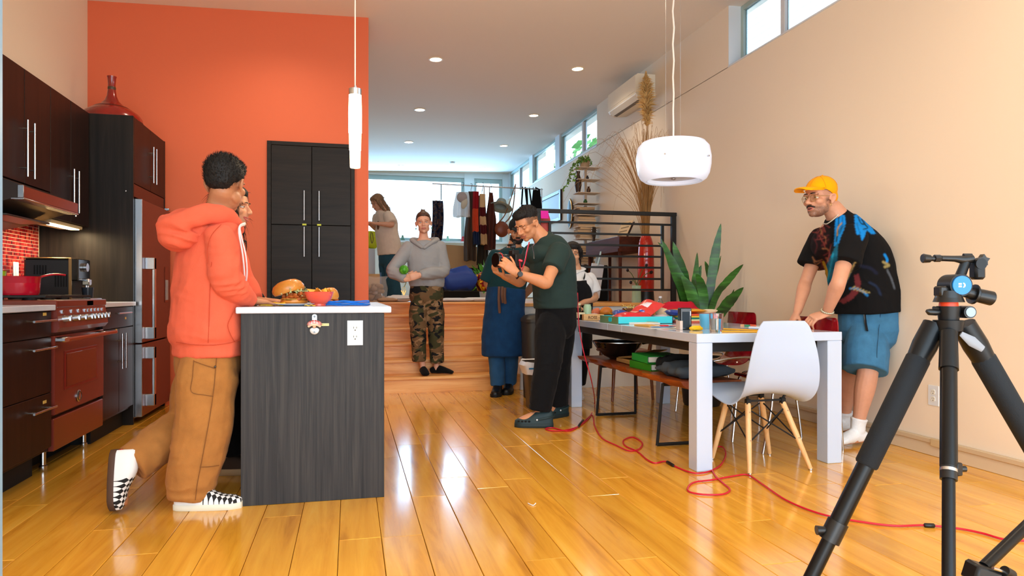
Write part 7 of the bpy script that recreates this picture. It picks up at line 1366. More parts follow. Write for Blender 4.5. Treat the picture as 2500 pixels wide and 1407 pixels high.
 for k_ in range(34): x_, y_ = 1984+38*rgs.random(), 548+135*rgs.random(); x_ += (y_-548)*.12; an_ = rgs.random()*PI; l_ = 6+9*rgs.random(); stroke([(x_-l_*math.cos(an_), y_-l_*math.sin(an_)*1.5), (x_+3*rgs.normal(), y_+3*rgs.normal()), (x_+l_*math.cos(an_+.5), y_+l_*math.sin(an_+.5)*1.5)], ('#6d2c2c', '#7f3630', '#4d1c20', '#8a5a3a')[k_ % 4], 1.0+1.1*rgs.random(), .85)
 fill([(2040, 526), (2052, 522), (2062, 527), (2065, 545), (2060, 562), (2052, 580), (2044, 605), (2036, 600), (2038, 560)], B1); stroke([(2048, 530), (2046, 560), (2042, 590)], B3, 1.8); stroke([(2057, 530), (2056, 552), (2050, 570)], B2, 1.8)
 fill([(2040, 600), (2046, 590), (2044, 640), (2032, 690), (2020, 735), (2008, 700), (2012, 660), (2026, 630)], '#0b5a78', .9); stroke([(2034, 620), (2026, 660), (2016, 700)], '#1b87a8', 2.2); stroke([(2010, 640), (2018, 665), (2014, 690)], '#a68420', 3.2)
 fill([(2086, 525), (2094, 522), (2110, 534), (2126, 552), (2138, 571), (2128, 572), (2116, 562), (2110, 580), (2104, 590), (2100, 572), (2092, 574), (2087, 552)], B1); stroke([(2095, 530), (2102, 545), (2112, 548), (2104, 536)], B3, 1.6); stroke([(2108, 545), (2118, 556), (2108, 560)], B3, 1.6); stroke([(2092, 545), (2096, 560), (2100, 570)], B2, 1.5)
 stroke([(2055, 545), (2046, 556), (2044, 575)], '#b08a3a', 1.5); stroke([(2160, 622), (2166, 634), (2165, 640)], B1, 3); stroke([(2156, 640), (2170, 648), (2160, 652)], '#8f8355', 3); stroke([(2166, 660), (2176, 680), (2184, 705)], '#59606a', 2.5, .6)
 fill([(2085, 672), (2096, 668), (2102, 690), (2098, 712), (2080, 732), (2060, 742), (2046, 736), (2072, 720), (2088, 700)], '#6e2a2e', .9)
 stroke([(2084, 646), (2074, 668), (2062, 694), (2050, 720)], '#20344a', 4);
 for a in range(10): q = (2084-3.6*a, 648+7.6*a); stroke([(q[0]-6, q[1]+8), (q[0]+4, q[1]-7)], '#b7a368', 1.3)
 stroke([(2075, 705), (2090, 705), (2106, 712), (2118, 722)], '#1d6fae', 2.6)
 for a in range(6): stroke([(2078+7*a, 706+2*a), (2088+7*a, 699+3*a)], '#a99a62', 1.2)
 stroke([(2122, 690), (2140, 700), (2150, 720)], '#1b2740', 3, .7); stroke([(2100, 650), (2125, 655), (2140, 668)], '#181c30', 4, .7)
 colr[:, :3] = smooth_verts(colr[:, :3], F, 2, .6)
 ca2 = ts.data.attributes.new('print', 'FLOAT_COLOR', 'POINT'); ca2.data.foreach_set('color', colr.astype(np.float32).ravel())
 # chain, bracelet
 sv = M('pearl_chain', '#cfc6b4', .3, .5); cc = [stick(px, py, .006) for px, py in ((2054, 512), (2047, 523), (2038, 533), (2028, 541), (2018, 547), (2010, 546))]
 for q in catmull(cc, 6): pass
 ne = MB()
 for q in catmull(cc, 6): ne.ell(q, .0042, n=8, m=6)
 ne.build('bead_necklace', sv, root, kind='stuff')
 w = wrL-(wrL-elL)*.07; ax = vn(wrL-elL); u_ = vn(np.cross(ax, (0, 0, 1))); v_ = np.cross(ax, u_); bcl = MB()
 for a in np.linspace(0, 2*PI, 21)[:-1]: bcl.ell(w+.036*(math.cos(a)*u_+math.sin(a)*v_*.8), .0075, n=8, m=6)
 bcl.build('bracelet', M('silver_chain', '#b9b39c', .3, .7), root, kind='stuff')
 # shorts, socks
 den = fabric('light_blue_denim', '#3d7298', var=.18, vscale=16); g = MB(); L3 = lambda a, b_, t_: a+(b_-a)*t_
 limb(g, [pl(pel+A(0, 0, .03), .195, .175), pl(pel-A(0, 0, .1), .195, .18)], rt_, 22, 4)
 for h_, q in ((hpL, at(2112, 906, 3.73)), (hpR, at(2080, 902, 4.02))): q = A(*q); limb(g, [pl(h_*.5+pel*.5-A(0, 0, .05), .11, .13), pl(L3(h_, q, .4), .125, .145), pl(L3(h_, q, .6), .127, .145), pl(q, .127, .14)], rt_, 20, 4, (True, False))
 V, F = fuse(g, .0065, 3); V[:, 0] = np.minimum(V[:, 0], RW-.003); sh_ = put('shorts', wrinkle(V, F, .005, 9, 5), F, den, root); TQ = V
 MB().tube(catmull([stick(px, py, .003) for px, py in ((2150, 765), (2146, 800), (2142, 850), (2140, 902))], 4), .002, 6).build('side_seam', M('dark_denim_stitch', '#27506f', .9), sh_)
 MB().tube(catmull([stick(2111, 764, .008), stick(2113, 785, .008), stick(2117, 808, .008)], 4), .009, 6, flat=(1, .3)).build('belt_end', blk, sh_)
 wsk = fabric('white_sock', '#e9ebee', bump=.5, bscale=90)
 for a_, kk in ((anL, knL), (anR, knR)):
  g = MB(); c = a_.copy(); limb(g, [pl(c+(kk-c)*.16, .05, .056), pl(c+(kk-c)*.06, .043, .05), pl(c-A(0, 0, .03), .04, .05)], rt_, 16, 4, (False, True)); foot(g, c, c+A(-.2, -.03, .014-c[2]), 1.14); V, F = fuse(g, .0055, 2); V[:, 2] = np.maximum(V[:, 2], .001); put('sock', wrinkle(V, F, .0015, 30, 2), F, wsk, root)
man_cap()
# ================================================================ food on the island
def isl_pt(px, Y): x = at(px, 745, Y)[0]; return np.array((x, Y, .916))
def noisy(mb, amp, sc, seed=0):
 out = []
 for v in mb.v: out.append(v+np.array([[mnoise.noise(Vector(p*sc)+Vector((seed, 0, 0))), mnoise.noise(Vector(p*sc)+Vector((0, seed+9, 0))), mnoise.noise(Vector(p*sc)+Vector((5, 0, seed)))] for p in v])*amp)
 mb.v = out; return mb
bun_m = M('glazed_bun_crust', '#c9822f', .35, var=.3, vscale=9, bump=.1, coat=.2); crumb = M('bun_crumb', '#e9c98e', .8); fry = M('fried_filling', '#a8561f', .55, var=.5, vscale=45, bump=.5, bscale=60)
def burger(name, label, c, r, fancy=True, tilt=.17):
 t = thing(name, label, 'sandwich', c); c = np.array(c); R = np.array(Euler((0, -tilt, -YAW)).to_matrix())
 noisy(MB().lathe([(.0001, 0), (r*.80, 0), (r*.86, .006), (r*.84, .016), (.0001, .018)], c, 28), .003, 30).build('bottom_bun', bun_m, t)
 rg = np.random.default_rng(3); fl = MB()
 for k in range(70 if fancy else 20):
  a = rg.random()*2*PI; q = r*.80*math.sqrt(rg.random()); fl.ell(c+A(q*math.cos(a)+.014*fancy, q*math.sin(a), .020+.03*rg.random()+.10*q*math.cos(a)*tilt), A(.010+.008*rg.random(), .010+.008*rg.random(), .008+.006*rg.random()), n=8, m=6)
 fo = noisy(fl, .003, 60).build('filling', fry, t); fo['kind'] = 'stuff'
 if fancy:
  sl = MB()
  for k in range(60): a = rg.random()*2*PI; q = r*(.6+.3*rg.random()); p = c+A(q*math.cos(a), q*math.sin(a), .05+.012*rg.random()+.2*q*math.cos(a)*tilt); d = A(*rg.normal(size=3)); sl.tube([p, p+vn(d)*.018+A(0, 0, .003), p+vn(d)*.03], .0022, 5)
  so = sl.build('slaw', M('pale_green_slaw', '#b9c68e', .6, var=.5, vscale=60), t); so['kind'] = 'stuff'
  cz = MB(); cz.lathe([(.0001, .021), (r*.83, .02), (r*.84, .023), (.0001, .025)], c, 24); cz.build('cheese_slice', M('melted_cheese', '#e2b24a', .4), t)
 tb_ = MB(); tb_.lathe([(.0001, -.004), (r*.9, -.003), (r, .010), (r*.985, .025), (r*.86, .045), (r*.6, .058), (r*.3, .062), (.0001, .063)], (0, 0, 0), 32); noisy(tb_, .005, 14, 2)
 tb_.v = [v@R.T+c+A(-.022*(tilt > .1), 0, .054 if fancy else .03) for v in tb_.v]; tb_.build('top_bun', bun_m, t)
 return t
pc = isl_pt(722, 3.58)
MB().lathe([(.0001, 0), (.075, 0), (.085, .004), (.128, .010), (.130, .012), (.084, .008), (.0001, .006)], pc, 40).thing('plate', M('white_plate', '#eceef2', .2, coat=.3), 'thin white plate under the large fried sandwich', 'plate')
burger('sandwich', 'large bun sandwich with fried filling on the white plate', isl_pt(718, 3.585)+A(0, 0, .012), .078, True, .25)
burger('sandwich', 'second golden bun sandwich behind the coral bowl', isl_pt(803, 3.90), .055, False, .05)
bc_ = isl_pt(779, 3.52); bw = thing('bowl', 'coral bowl filled with tortilla chips', 'bowl', bc_); cor = M('coral_glaze', '#e2553f', .25, coat=.4)
MB().lathe([(.0001, .004), (.03, .0), (.033, .0), (.032, .010), (.04, .016), (.058, .033), (.067, .056), (.0705, .069), (.0715, .070), (.069, .070), (.063, .054), (.05, .032), (.03, .02), (.0001, .017)], bc_, 40).build('bowl', cor, bw)
for z in (.03, .038, .046, .054): rr_ = float(np.interp(z, [.016, .033, .056, .069], [.04, .058, .067, .0705])); MB().lathe([(rr_-.0005, z-.0012), (rr_+.0006, z), (rr_-.0002, z+.0012)], bc_, 40).build('ridge', cor, bw)
chipm = M('corn_chip', '#e8a432', .55, var=.25, vscale=40)
rg = np.random.default_rng(12); ch0 = thing('tortilla_chip', 'golden triangular tortilla chip in the coral bowl', 'chip', bc_+A(0, 0, .07), 'tortilla chips in the bowl')
pr_ = MB(); pr_.loft([np.array([(-.022, -.014, z), (.022, -.014, z), (0, .026, z)])+A(0, 0, 0) for z in (0, .002)]); me_ = pr_.mesh('corn_chip', chipm, False)
o_ = bpy.data.objects.new('crisp', me_); COL.objects.link(o_); o_.parent = ch0
for k in range(14):
 a = rg.random()*2*PI; q = .048*math.sqrt(rg.random()); t = ch0 if k == 0 else dup(ch0, (0, 0, 0))
 t.location = bc_+A(q*math.cos(a), q*math.sin(a), .060+.014*rg.random()); t.rotation_euler = (rg.normal()*.7, rg.normal()*.7, rg.random()*6)
# napkins
def sheet_stack(name, label, cat, c, sx, sy, layers, mat, rot=0, th=.006, wav=.004):
 t = thing(name, label, cat, c);
 for k in range(layers):
  mb = MB(); n = 14; rings = []
  for i in range(n+1):
   x = -sx/2+sx*i/n; z = k*th*1.25+.001+wav*(math.sin(i*.9+k*1.3)+1)*.5*(k+1)/layers; rings.append(np.array([(x, -sy/2+.01*k*math.sin(k), z), (x, sy/2, z+wav*.3*math.sin(i*.7)), (x, sy/2, z+th), (x, -sy/2+.01*k*math.sin(k), z+th)]))
  mb.loft(rings); R = np.array(Matrix.Rotation(rot+.03*k, 3, 'Z')); mb.v = [v@R.T+np.array(c) for v in mb.v]; mb.build('fold', mat, t, ang=50)
 return t
sheet_stack('napkin', 'folded bright blue cloth napkin at the corner of the island', 'napkin', isl_pt(848, 3.60), .22, .16, 3, M('bright_blue_cotton', '#1272d6', .8, bump=.3, bscale=90), -.1)
yc = isl_pt(665, 3.56); sheet_stack('napkin', 'folded yellow paper napkin beside the plate', 'napkin', yc, .12, .10, 2, M('yellow_paper', '#f2b90c', .7), .2)
sheet_stack('napkin', 'thin pale yellow sheet under the plate edge', 'napkin', isl_pt(757, 3.42), .05, .04, 1, M('light_yellow_paper', '#f0c63a', .7), .0, .003)
# ================================================================ things on the dining table
TT = TZ+.0005
def tz(px, py): return np.array(atZ(px, py, TT))
q0 = tz(1507, 791.5); q1 = tz(1645, 790.5)
bt = thing('tray_box', 'long turquoise open box full of packets on the table', 'box', (q0+q1)/2); tq = M('turquoise_card', '#3fd3e0', .5); gn_ = M('sage_card', '#6f8f62', .6)
x0, x1, yy = q0[0], q1[0], (q0[1]+q1[1])/2; dp_ = .36; hh_ = .052
MB().bb((x0, yy, TT), (x1, yy+dp_, TT+.003)).build('bottom', tq, bt, smooth=False); MB().bb((x0, yy, TT), (x1, yy+.004, TT+hh_)).build('side_panel', tq, bt, smooth=False); MB().bb((x0, yy+dp_-.004, TT), (x1, yy+dp_, TT+hh_)).build('side_panel', tq, bt, smooth=False)
e_ = MB().bb((x0-.002, yy, TT), (x0+.002, yy+dp_, TT+hh_)).build('end_panel', gn_, bt, smooth=False); MB().bb((x1-.004, yy, TT), (x1, yy+dp_, TT+hh_)).build('end_panel', tq, bt, smooth=False)
mb = MB(); mb.prism([(x*.030, z*.016) for x, z in [(math.copysign(abs(math.cos(a))**.4, math.cos(a)), math.copysign(abs(math.sin(a))**.4, math.sin(a))) for a in np.linspace(0, 2*PI, 25)[:-1]]], 0, .002, mat_axes((0, -1, 0), (0, 0, 1), (-1, 0, 0), (x0-.002, yy+.15, TT+.028))); mb.build('badge', M('cyan_badge', '#14cfe6', .4), e_, smooth=False)
def packet(label, c, sx, sy, h, rot, cols, puff=1.0, name='packet'):
 """pillow-shaped snack packet with flat sealed ends"""
 t = thing(name, label, 'packet', c); mb = MB(); n = 13; m_ = 9; Vt = [];
 for sgn in (1, -1):
  for i in range(n):
   for j in range(m_):
    u = -1+2*i/(n-1); v = -1+2*j/(m_-1); b_ = max(0, (1-u**4)*(1-v**4))**.6*h/2*puff; Vt.append((u*sx/2, v*sy/2, sgn*b_*(1+.12*math.sin(7*u+5*v))))
 F = []; o = n*m_
 for i in range(n-1):
  for j in range(m_-1): a = i*m_+j; F += [(a, a+1, a+m_+1, a+m_), (o+a+m_, o+a+m_+1, o+a+1, o+a)]
 V = np.array(Vt); R = np.array(Euler(rot).to_matrix()); V = V@R.T; mb.add(V+np.array(c)-A(0, 0, V[:, 2].min()), F); mm = [M('foil_%s' % cc.strip('#'), cc, .28, coat=.3) for cc in cols]; bo = mb.build('pouch', mm[0], t)
 if len(cols) > 1:
  zz = -V[:, 2].min()
  for k, (cc, (lu, lv, su, sv)) in enumerate(zip(mm[1:], [(.2, .0, .5, .6), (-.55, -.25, .18, .5)])):
   g = MB(); gi = [];
   for i in range(7):
    for j in range(7):
     u = lu+su*(-.5+i/6)*1.0; v = lv+sv*(-.5+j/6); b_ = max(0, (1-u**4)*(1-v**4))**.6*h/2*puff*(1+.12*math.sin(7*u+5*v)); gi.append((u*sx/2, v*sy/2, b_+.0012))
   g.add(np.array(gi)@R.T+np.array(c)+A(0, 0, zz), [(i*7+j, i*7+j+1, i*7+j+8, i*7+j+7) for i in range(6) for j in range(6)]); g.build('print', cc, bo)
 return t
bz = TT+.003
packet('red glossy packet lying in the turquoise box', (x0+.16, yy+.12, bz), .26, .18, .075, (0, 0, .2), ('#d8202e', '#e8b9a8'))
packet('red white and blue snack packet tilted over the turquoise box', (x0+.30, yy+.19, bz+.02), .24, .18, .06, (.25, -.5, .35), ('#d93634', '#e6e3f2', '#2a4bb8'))
packet('clear crinkled packet at the green end of the turquoise box', (x0+.09, yy+.20, bz), .10, .12, .055, (0, 0, .4), ('#c9d4e0',))
packet('dark blue packet leaning behind the red and white packet', (x0+.17, yy+.31, bz+.0), .16, .12, .07, (.2, .2, 0), ('#1f49a8',))
packet('pale packet with green print at the open end of the turquoise box', (x0+.42, yy+.16, bz), .16, .16, .05, (0, .1, .6), ('#cfc9d6', '#5a7f8a'))
# wooden box with burnt lettering, black tray, papers
q = A(1.853, 5.295, TT); r_ = A(2.02, 5.265, TT); rb_ = thing('wooden_box', 'small wooden box with dark lettering beside the turquoise box', 'box', (q+r_)/2); d = vn(r_-q); nrm = A(d[1], -d[0], 0); L_ = np.linalg.norm(r_-q); mdl = (q+r_)/2; ang_ = math.atan2(d[1], d[0])
MB().box(mdl-nrm*.045+A(0, 0, .024), (L_, .09, .048), .003, (0, 0, ang_)).build('body', WOOD('light_box_wood', [(.3, '#cf9a5a'), (.6, '#e2b274'), (.8, '#eec48a')], .55, (3, 20, 20)), rb_, smooth=False)
text_mesh('ROSS -', .032, .0003, mat_axes(d, (0, 0, 1), nrm, mdl+nrm*.0006+A(0, 0, .022)), 'lettering', M('burnt_ink', '#5a3418', .8), rb_, bold=True)
bq = tz(1480, 781); tt_ = thing('griddle_tray', 'long black tray of food at the far side of the table', 'tray', (2.17, 5.51, TT)); tm2 = M('black_tray_iron', '#14110f', .45)
tm_b = MB(); tm_b.bb((1.86, 5.39, TT), (2.50, 5.63, TT+.012), .004); tm_b.build('base', tm2, tt_, smooth=False)
for lo, hi in (((1.86, 5.39), (2.50, 5.40)), ((1.86, 5.62), (2.50, 5.63)), ((1.86, 5.39), (1.87, 5.63)), ((2.49, 5.39), (2.50, 5.63))): MB().bb((*lo, TT+.012), (*hi, TT+.045), .002).build('rim', tm2, tt_, smooth=False)
def tray_pt(px, Y=5.5): return np.array((at(px, 770, Y)[0], Y, TT+.013))
sq = noisy(MB().ell(tray_pt(1480)+A(0, 0, .045), A(.055, .05, .045), None, 24, 16), .008, 18, 3); sq.thing('bread_roll', M('golden_roll_crust', '#c9741f', .45, var=.35, vscale=8), 'golden round bread roll on the black tray', 'bread')
gr = MB(); rg = np.random.default_rng(5)
for k in range(160): p = tray_pt(1515+rg.random()*30-15, 5.5+.2*(rg.random()-.5))+A(.03*rg.normal(), 0, .02*rg.random()+.012); dd_ = vn(A(*rg.normal(size=3))*A(1, 1, .4)); gr.tube([p, p+dd_*.03], .0028, 5)
gr.thing('grated_cheese', M('grated_yellow_cheese', '#e8c64a', .6), 'loose heap of grated yellow cheese on the black tray', 'cheese', kind='stuff')
fo = MB()
for k in range(45): p = tray_pt(1543, 5.5)+A(.045*rg.normal(), .03*rg.normal(), .015+.055*rg.random()); fo.ell(p, A(.016, .014, .012)*(.6+.7*rg.random()), n=8, m=6)
fb = thing('taco', 'stuffed brown taco with yellow topping on the black tray', 'taco', tray_pt(1543, 5.5)); o = noisy(fo, .004, 50).build('filling', fry, fb); o['kind'] = 'stuff'
ts_ = MB(); ts_.loft([np.array([tray_pt(1543, 5.5)+A(x, .05*math.cos(a), .055-.05*math.sin(a)) for a in np.linspace(-.5, PI+.5, 14)]+[tray_pt(1543, 5.5)+A(x, .046*math.cos(a), .055-.046*math.sin(a)) for a in np.linspace(PI+.5, -.5, 14)]) for x in (-.07, 0, .07)]); ts_.build('shell', M('brown_taco_shell', '#6d3a18', .6), fb)
tp_ = MB()
for k in range(40): p = tray_pt(1543, 5.5)+A(.05*rg.normal(), .02*rg.normal(), .075+.02*rg.random()); tp_.tube([p, p+vn(A(*rg.normal(size=3)))*.022], .003, 5)
o = tp_.build('topping', M('pale_topping', '#e4d27a', .6), fb); o['kind'] = 'stuff'
# jars and packets at the far corner
def jar(label, c, r, h, glass, fill=None, lid=None):
 t = thing('jar', label, 'jar', c); MB().lathe([(.0001, 0), (r*.95, 0), (r, .006), (r, h*.8), (r*.82, h*.9), (r*.82, h), (r*.77, h), (r*.77, h*.9), (r*.94, h*.79), (r*.94, .008), (.0001, .006)], c, 24).build('glass', glass, t)
 if fill: MB().lathe([(.0001, .008), (r*.9, .008), (r*.9, h*.7), (.0001, h*.72)], c, 20).build('contents', fill, t)
 if lid: MB().lathe([(.0001, h+.004), (r*.86, h+.004), (r*.86, h-.014), (r*.8, h-.014)], c, 20).build('lid', lid, t)
green_gl = M('green_tinted_glass', '#cdeccb', .08, alpha=.5); clear_gl = M('clear_glass', '#f7fbff', .02, trans=1, ior=1.45)
jar('green tinted glass jar at the far corner of the table', tray_pt(1434, 5.52), .035, .115, green_gl, M('pale_green_liquid', '#cfe6b4', .3))
jar('jar of brown pickles at the far corner of the table', tray_pt(1410, 5.55), .032, .12, clear_gl, M('brown_pickle', '#8d5f3a', .5, var=.5, vscale=50), M('cream_lid', '#e6dcb2', .5))
MB().box(tray_pt(1415, 5.44)+A(.0, .0, .024), (.075, .06, .046), .004, (0, 0, .2)).thing('carton', M('cream_carton', '#e9e2bd', .6), 'small cream carton in front of the pickle jar', 'carton', smooth=False)
packet('small teal sachet beside the green jar', tray_pt(1440, 5.43), .11, .07, .02, (0, -.15, .3), ('#1fb3bf',))
packet('orange peaked wrapper behind the teal sachet', tray_pt(1455, 5.55), .07, .05, .08, (0, .9, .2), ('#df7a55',))
cloth_pile('paper_towel', 'crumpled white paper towel near the bread roll', 'paper towel', tray_pt(1447, 5.46), .10, .07, .035, trim_w, 8)
# bowls, cloths and packets behind the turquoise box
q = np.array((at(1596, 765, 5.15)[0], 5.15, TT)); ob = thing('orange_half', 'large orange halved squash facing the camera', 'squash', q); mb = MB(); mb.lathe([(.0001, .0), (.035, .008), (.058, .035), (.066, .06), (.062, .068), (.05, .06), (.02, .052), (.0001, .05)], (0, 0, 0), 30)
R = np.array(Euler((.8, .1, 0)).to_matrix()); mb.v = [v@R.T+q+A(0, .02, .055) for v in mb.v]; noisy(mb, .004, 25).build('rind', M('orange_squash', '#e08a2a', .5, var=.3, vscale=14), ob)
q = np.array((at(1652, 760, 5.25)[0], 5.25, TT)); cloth_pile('red_cloth', 'rumpled crimson cloth heaped beside the squash', 'cloth', q, .36, .22, .15, M('crimson_cotton', '#c00a2c', .85, bump=.3, bscale=60), 3)
def tbl(px, Y): return np.array((at(px, 780, Y)[0], Y, TT))
st0 = tbl(1690, 4.78)
for k, (cl, lb, w_) in enumerate((('#d9604a', 'salmon folded cloth at the bottom of the striped stack', .36), ('#e9d7a0', 'cream folded cloth low in the striped stack', .35), ('#0e7d6a', 'dark green folded cloth in the middle of the striped stack', .35), ('#ecc23c', 'yellow folded cloth high in the striped stack', .34), ('#e2532e', 'orange red folded cloth on top of the striped stack', .34))):
 sheet_stack('folded_cloth', lb, 'cloth', st0+A(0, 0, .013*k), w_, .24, 1, M('cloth_%d_cotton' % k, cl, .85, bump=.3, bscale=90), .02*k-.03, .0115, .0012)
packet('yellow and cream flat packet lying over the folded cloths', tbl(1680, 4.80)+A(-.02, 0, .07), .30, .16, .03, (0, 0, .1), ('#efa818', '#f0dcae'))
packet('deep blue packet beside the black speaker', tbl(1655, 4.72)+A(-.02, 0, .05), .16, .10, .04, (0, .1, .2), ('#1b3f9a', '#4a79d8'))
packet('cream twisted wrapper in front of the red cloth', tbl(1630, 4.78)+A(-.02, .02, .0), .12, .12, .08, (.3, .5, .5), ('#ecd6b0',))
packet('pale brown paper pouch between cloth stack and turquoise box', tbl(1625, 5.02)+A(0, .02, 0), .16, .12, .06, (.1, .0, .3), ('#b98d5e', '#d9b98c'))
MB().lathe([(.0001, 0), (.07, .004), (.085, .016), (.087, .018), (.07, .010), (.0001, .006)], tbl(1724, 4.78)+A(0, .0, .066), 32, Euler((.1, -.12, 0)).to_matrix()).thing('cream_dish', M('cream_ceramic', '#ecdfc4', .4), 'small cream dish on the striped cloth stack', 'dish')
# papers, notebook, scissors
def flat(label, name, cat, a, b_, h, dep, mat, off=0.0, z=0.0):
 a, b_ = tz(*a), tz(*b_); d = vn(b_-a); L_ = np.linalg.norm(b_-a); n_ = A(-d[1], d[0], 0); c = (a+b_)/2+n_*(dep/2+off)+A(0, 0, h/2+z); return MB().box(c, (L_, dep, h), .0012, (0, 0, math.atan2(d[1], d[0]))), d, c
m_, d, c = flat('', '', '', (1512, 790.5), (1588, 793.5), .012, .12, None); no = thing('notebook', 'white spiral notebook in front of the turquoise box', 'notebook', c-A(0, 0, .006)); m_.build('pages', M('notebook_white', '#ecebe4', .7), no, smooth=False)
for k in range(24): p = c+d*(-.115+.01*k)+A(-d[1], d[0], 0)*.055+A(0, 0, .006); MB().tube([p+A(0, .006*math.cos(a), .006*math.sin(a)) for a in np.linspace(0, 2*PI, 9)[:-1]], .0011, 5, True).build('spiral_ring', M('yellowed_wire', '#c9b868', .4, .5), no)
m_, d, c = flat('', '', '', (1462, 784.5), (1518, 791.5), .010, .10, None); mg_ = m_.thing('magazine', M('grey_lilac_paper', '#b9aeb6', .5), 'closed magazine at the table edge below the wooden box', 'magazine', smooth=False)
m_, d, c = flat('', '', '', (1548, 795.5), (1584, 798.5), .010, .10, None); m_.thing('book', M('ochre_book_cover', '#d9a650', .6), 'thin ochre book at the table edge', 'book', smooth=False)
m_, d, c = flat('', '', '', (1588, 800.5), (1660, 803), .007, .16, None); m_.thing('paper_pad', M('pale_pad_paper', '#e9e2d2', .6), 'pale paper pad near the black speaker', 'pad', smooth=False)
m_, d, c = flat('', '', '', (1660, 806), (1667, 806), .055, .10, None); m_.thing('small_box', M('pinkish_card', '#d9c3b6', .6), 'small pinkish box beside the black speaker', 'box', smooth=False)
q = tz(1618, 801)+A(0, .03, .009); sc_ = thing('scissors', 'scissors with red handles lying on the papers', 'scissors', q); MB().tube([q+A(-.07, .0, 0), q+A(-.01, .0, .002)], [.002, .005], 6, flat=(1, .4)).build('blade', chrome, sc_)
for s_ in (-1, 1): MB().tube([q+A(.025+.022*math.cos(a), .012*s_+.010*math.sin(a), .004) for a in np.linspace(0, 2*PI, 15)[:-1]], .0045, 7, True).build('handle', M('scissor_red', '#d0283a', .35), sc_)
packet('sky blue flat wrapper on the papers', tz(1622, 804)+A(0, .03, .008), .16, .05, .006, (0, 0, .0), ('#3f94d8',)); packet('pink flat wrapper on the papers', tz(1650, 800)+A(0, .02, .008), .10, .06, .006, (0, 0, .3), ('#efb6c8',))
# black speaker
q = tz(1678, 806); sk_ = thing('speaker', 'upright black portable speaker on the table', 'speaker', q+A(0, .03, 0)); rr__ = (0, 0, -.2)
MB().box(q+A(0, .035, .0665), (.070, .06, .133), .005, rr__).build('body', M('speaker_black', '#0c1319', .35, coat=.2), sk_, smooth=False); Rz = np.array(Euler(rr__).to_matrix())
MB().box(q+A(0, .035, .0665)+Rz@A(0, -.0305, -.004), (.044, .003, .095), .0012, rr__).build('grille', M('speaker_grille', '#0a2230', .5, bump=.4, bscale=600), sk_, smooth=False); MB().box(q+A(0, .035, .0665)+Rz@A(.028, -.0305, .033), (.004, .002, .026), .0005, rr__).build('light_bar', M('white_led', '#f2f6ff', .3, emit='#dfe9ff', estr=1.5), sk_, smooth=False)
# tumblers
def tumbler(label, c, r0, r1, h, glass, water=None):
 t = thing('tumbler', label, 'glass', c); MB().lathe([(.0001, 0), (r0, 0), (r0+.001, .004), (r1, h), (r1-.002, h+.001), (r1-.004, h), (r0-.003, .012), (.0001, .010)], c, 36).build('glass', glass, t)
 if water: MB().lathe([(.0001, .0115), (r0-.0035, .0125), (r0+(r1-r0)*.7-.0042, h*.72), (.0001, h*.72)], c, 30).build('water', water, t)
wat = M('water', '#f5faff', .0, trans=1, ior=1.33); blue_gl = M('sky_blue_glass', '#6ccdf5', .06, alpha=.55)
tumbler('sky blue glass tumbler on the table', tz(1721, 803), .028, .036, .092, blue_gl, wat); tumbler('clear tumbler of water in front of the blue one', tz(1749, 810), .037, .041, .105, clear_gl, wat)
cloth_pile('yellow_pouch', 'crumpled small yellow pouch beside the blue tumbler', 'pouch', tz(1699, 807), .05, .05, .028, M('yellow_vinyl', '#f0bd10', .5), 4)
# pencils and pens
def stick_(name, label, cat, a, b_, r, mat, tip=None, z=.004, grp=None):
 a = tz(*a)+A(0, 0, z); b_ = tz(*b_)+A(0, 0, z); t = thing(name, label, cat, (a+b_)/2-A(0, 0, z), grp); MB().tube([a, a+(b_-a)*.9], r, 6 if name == 'pencil' else 10).build('barrel', mat, t); MB().tube([a+(b_-a)*.9, b_], [r, r*.2], 6).build('tip', tip or mat, t)
pen_y = M('pencil_yellow', '#f2ad14', .4)
stick_('pencil', 'long yellow pencil nearest the table edge', 'pencil', (1762, 811), (1860, 813), .0045, pen_y, crumb); stick_('pencil', 'second yellow pencil crossing the first at the table edge', 'pencil', (1766, 806), (1880, 811), .0045, pen_y, crumb, .006)
stick_('pen', 'navy pen lying behind the yellow pencils', 'pen', (1806, 806), (1870, 807), .004, M('navy_pen', '#1b3768', .4)); stick_('marker', 'green marker near the wall side of the table', 'marker', (1818, 797), (1832, 797), .006, M('marker_green', '#1f8a5a', .4)); stick_('marker', 'orange marker beside the green marker', 'marker', (1832, 796), (1846, 797), .006, M('marker_orange', '#ee6e4a', .4)); stick_('marker', 'pale orange marker beyond the green marker', 'marker', (1808, 796), (1817, 796), .005, M('marker_peach', '#efb27a', .4))
stick_('pen', 'white pen behind the shell chair', 'pen', (1828, 801), (1880, 802), .005, trim_w); stick_('pen', 'silver pen with a black tip near the hands of the man in the yellow cap', 'pen', (1962, 809), (1980, 808), .006, M('silver_pen', '#b9c3d0', .3, .3), blk)
m_, d, c = flat('', '', '', (1948, 803), (1974, 803), .010, .10, None); m_.thing('note_pad', M('pad_white', '#eceef0', .6), 'small white pad near the hands of the man in the yellow cap', 'pad', smooth=False)
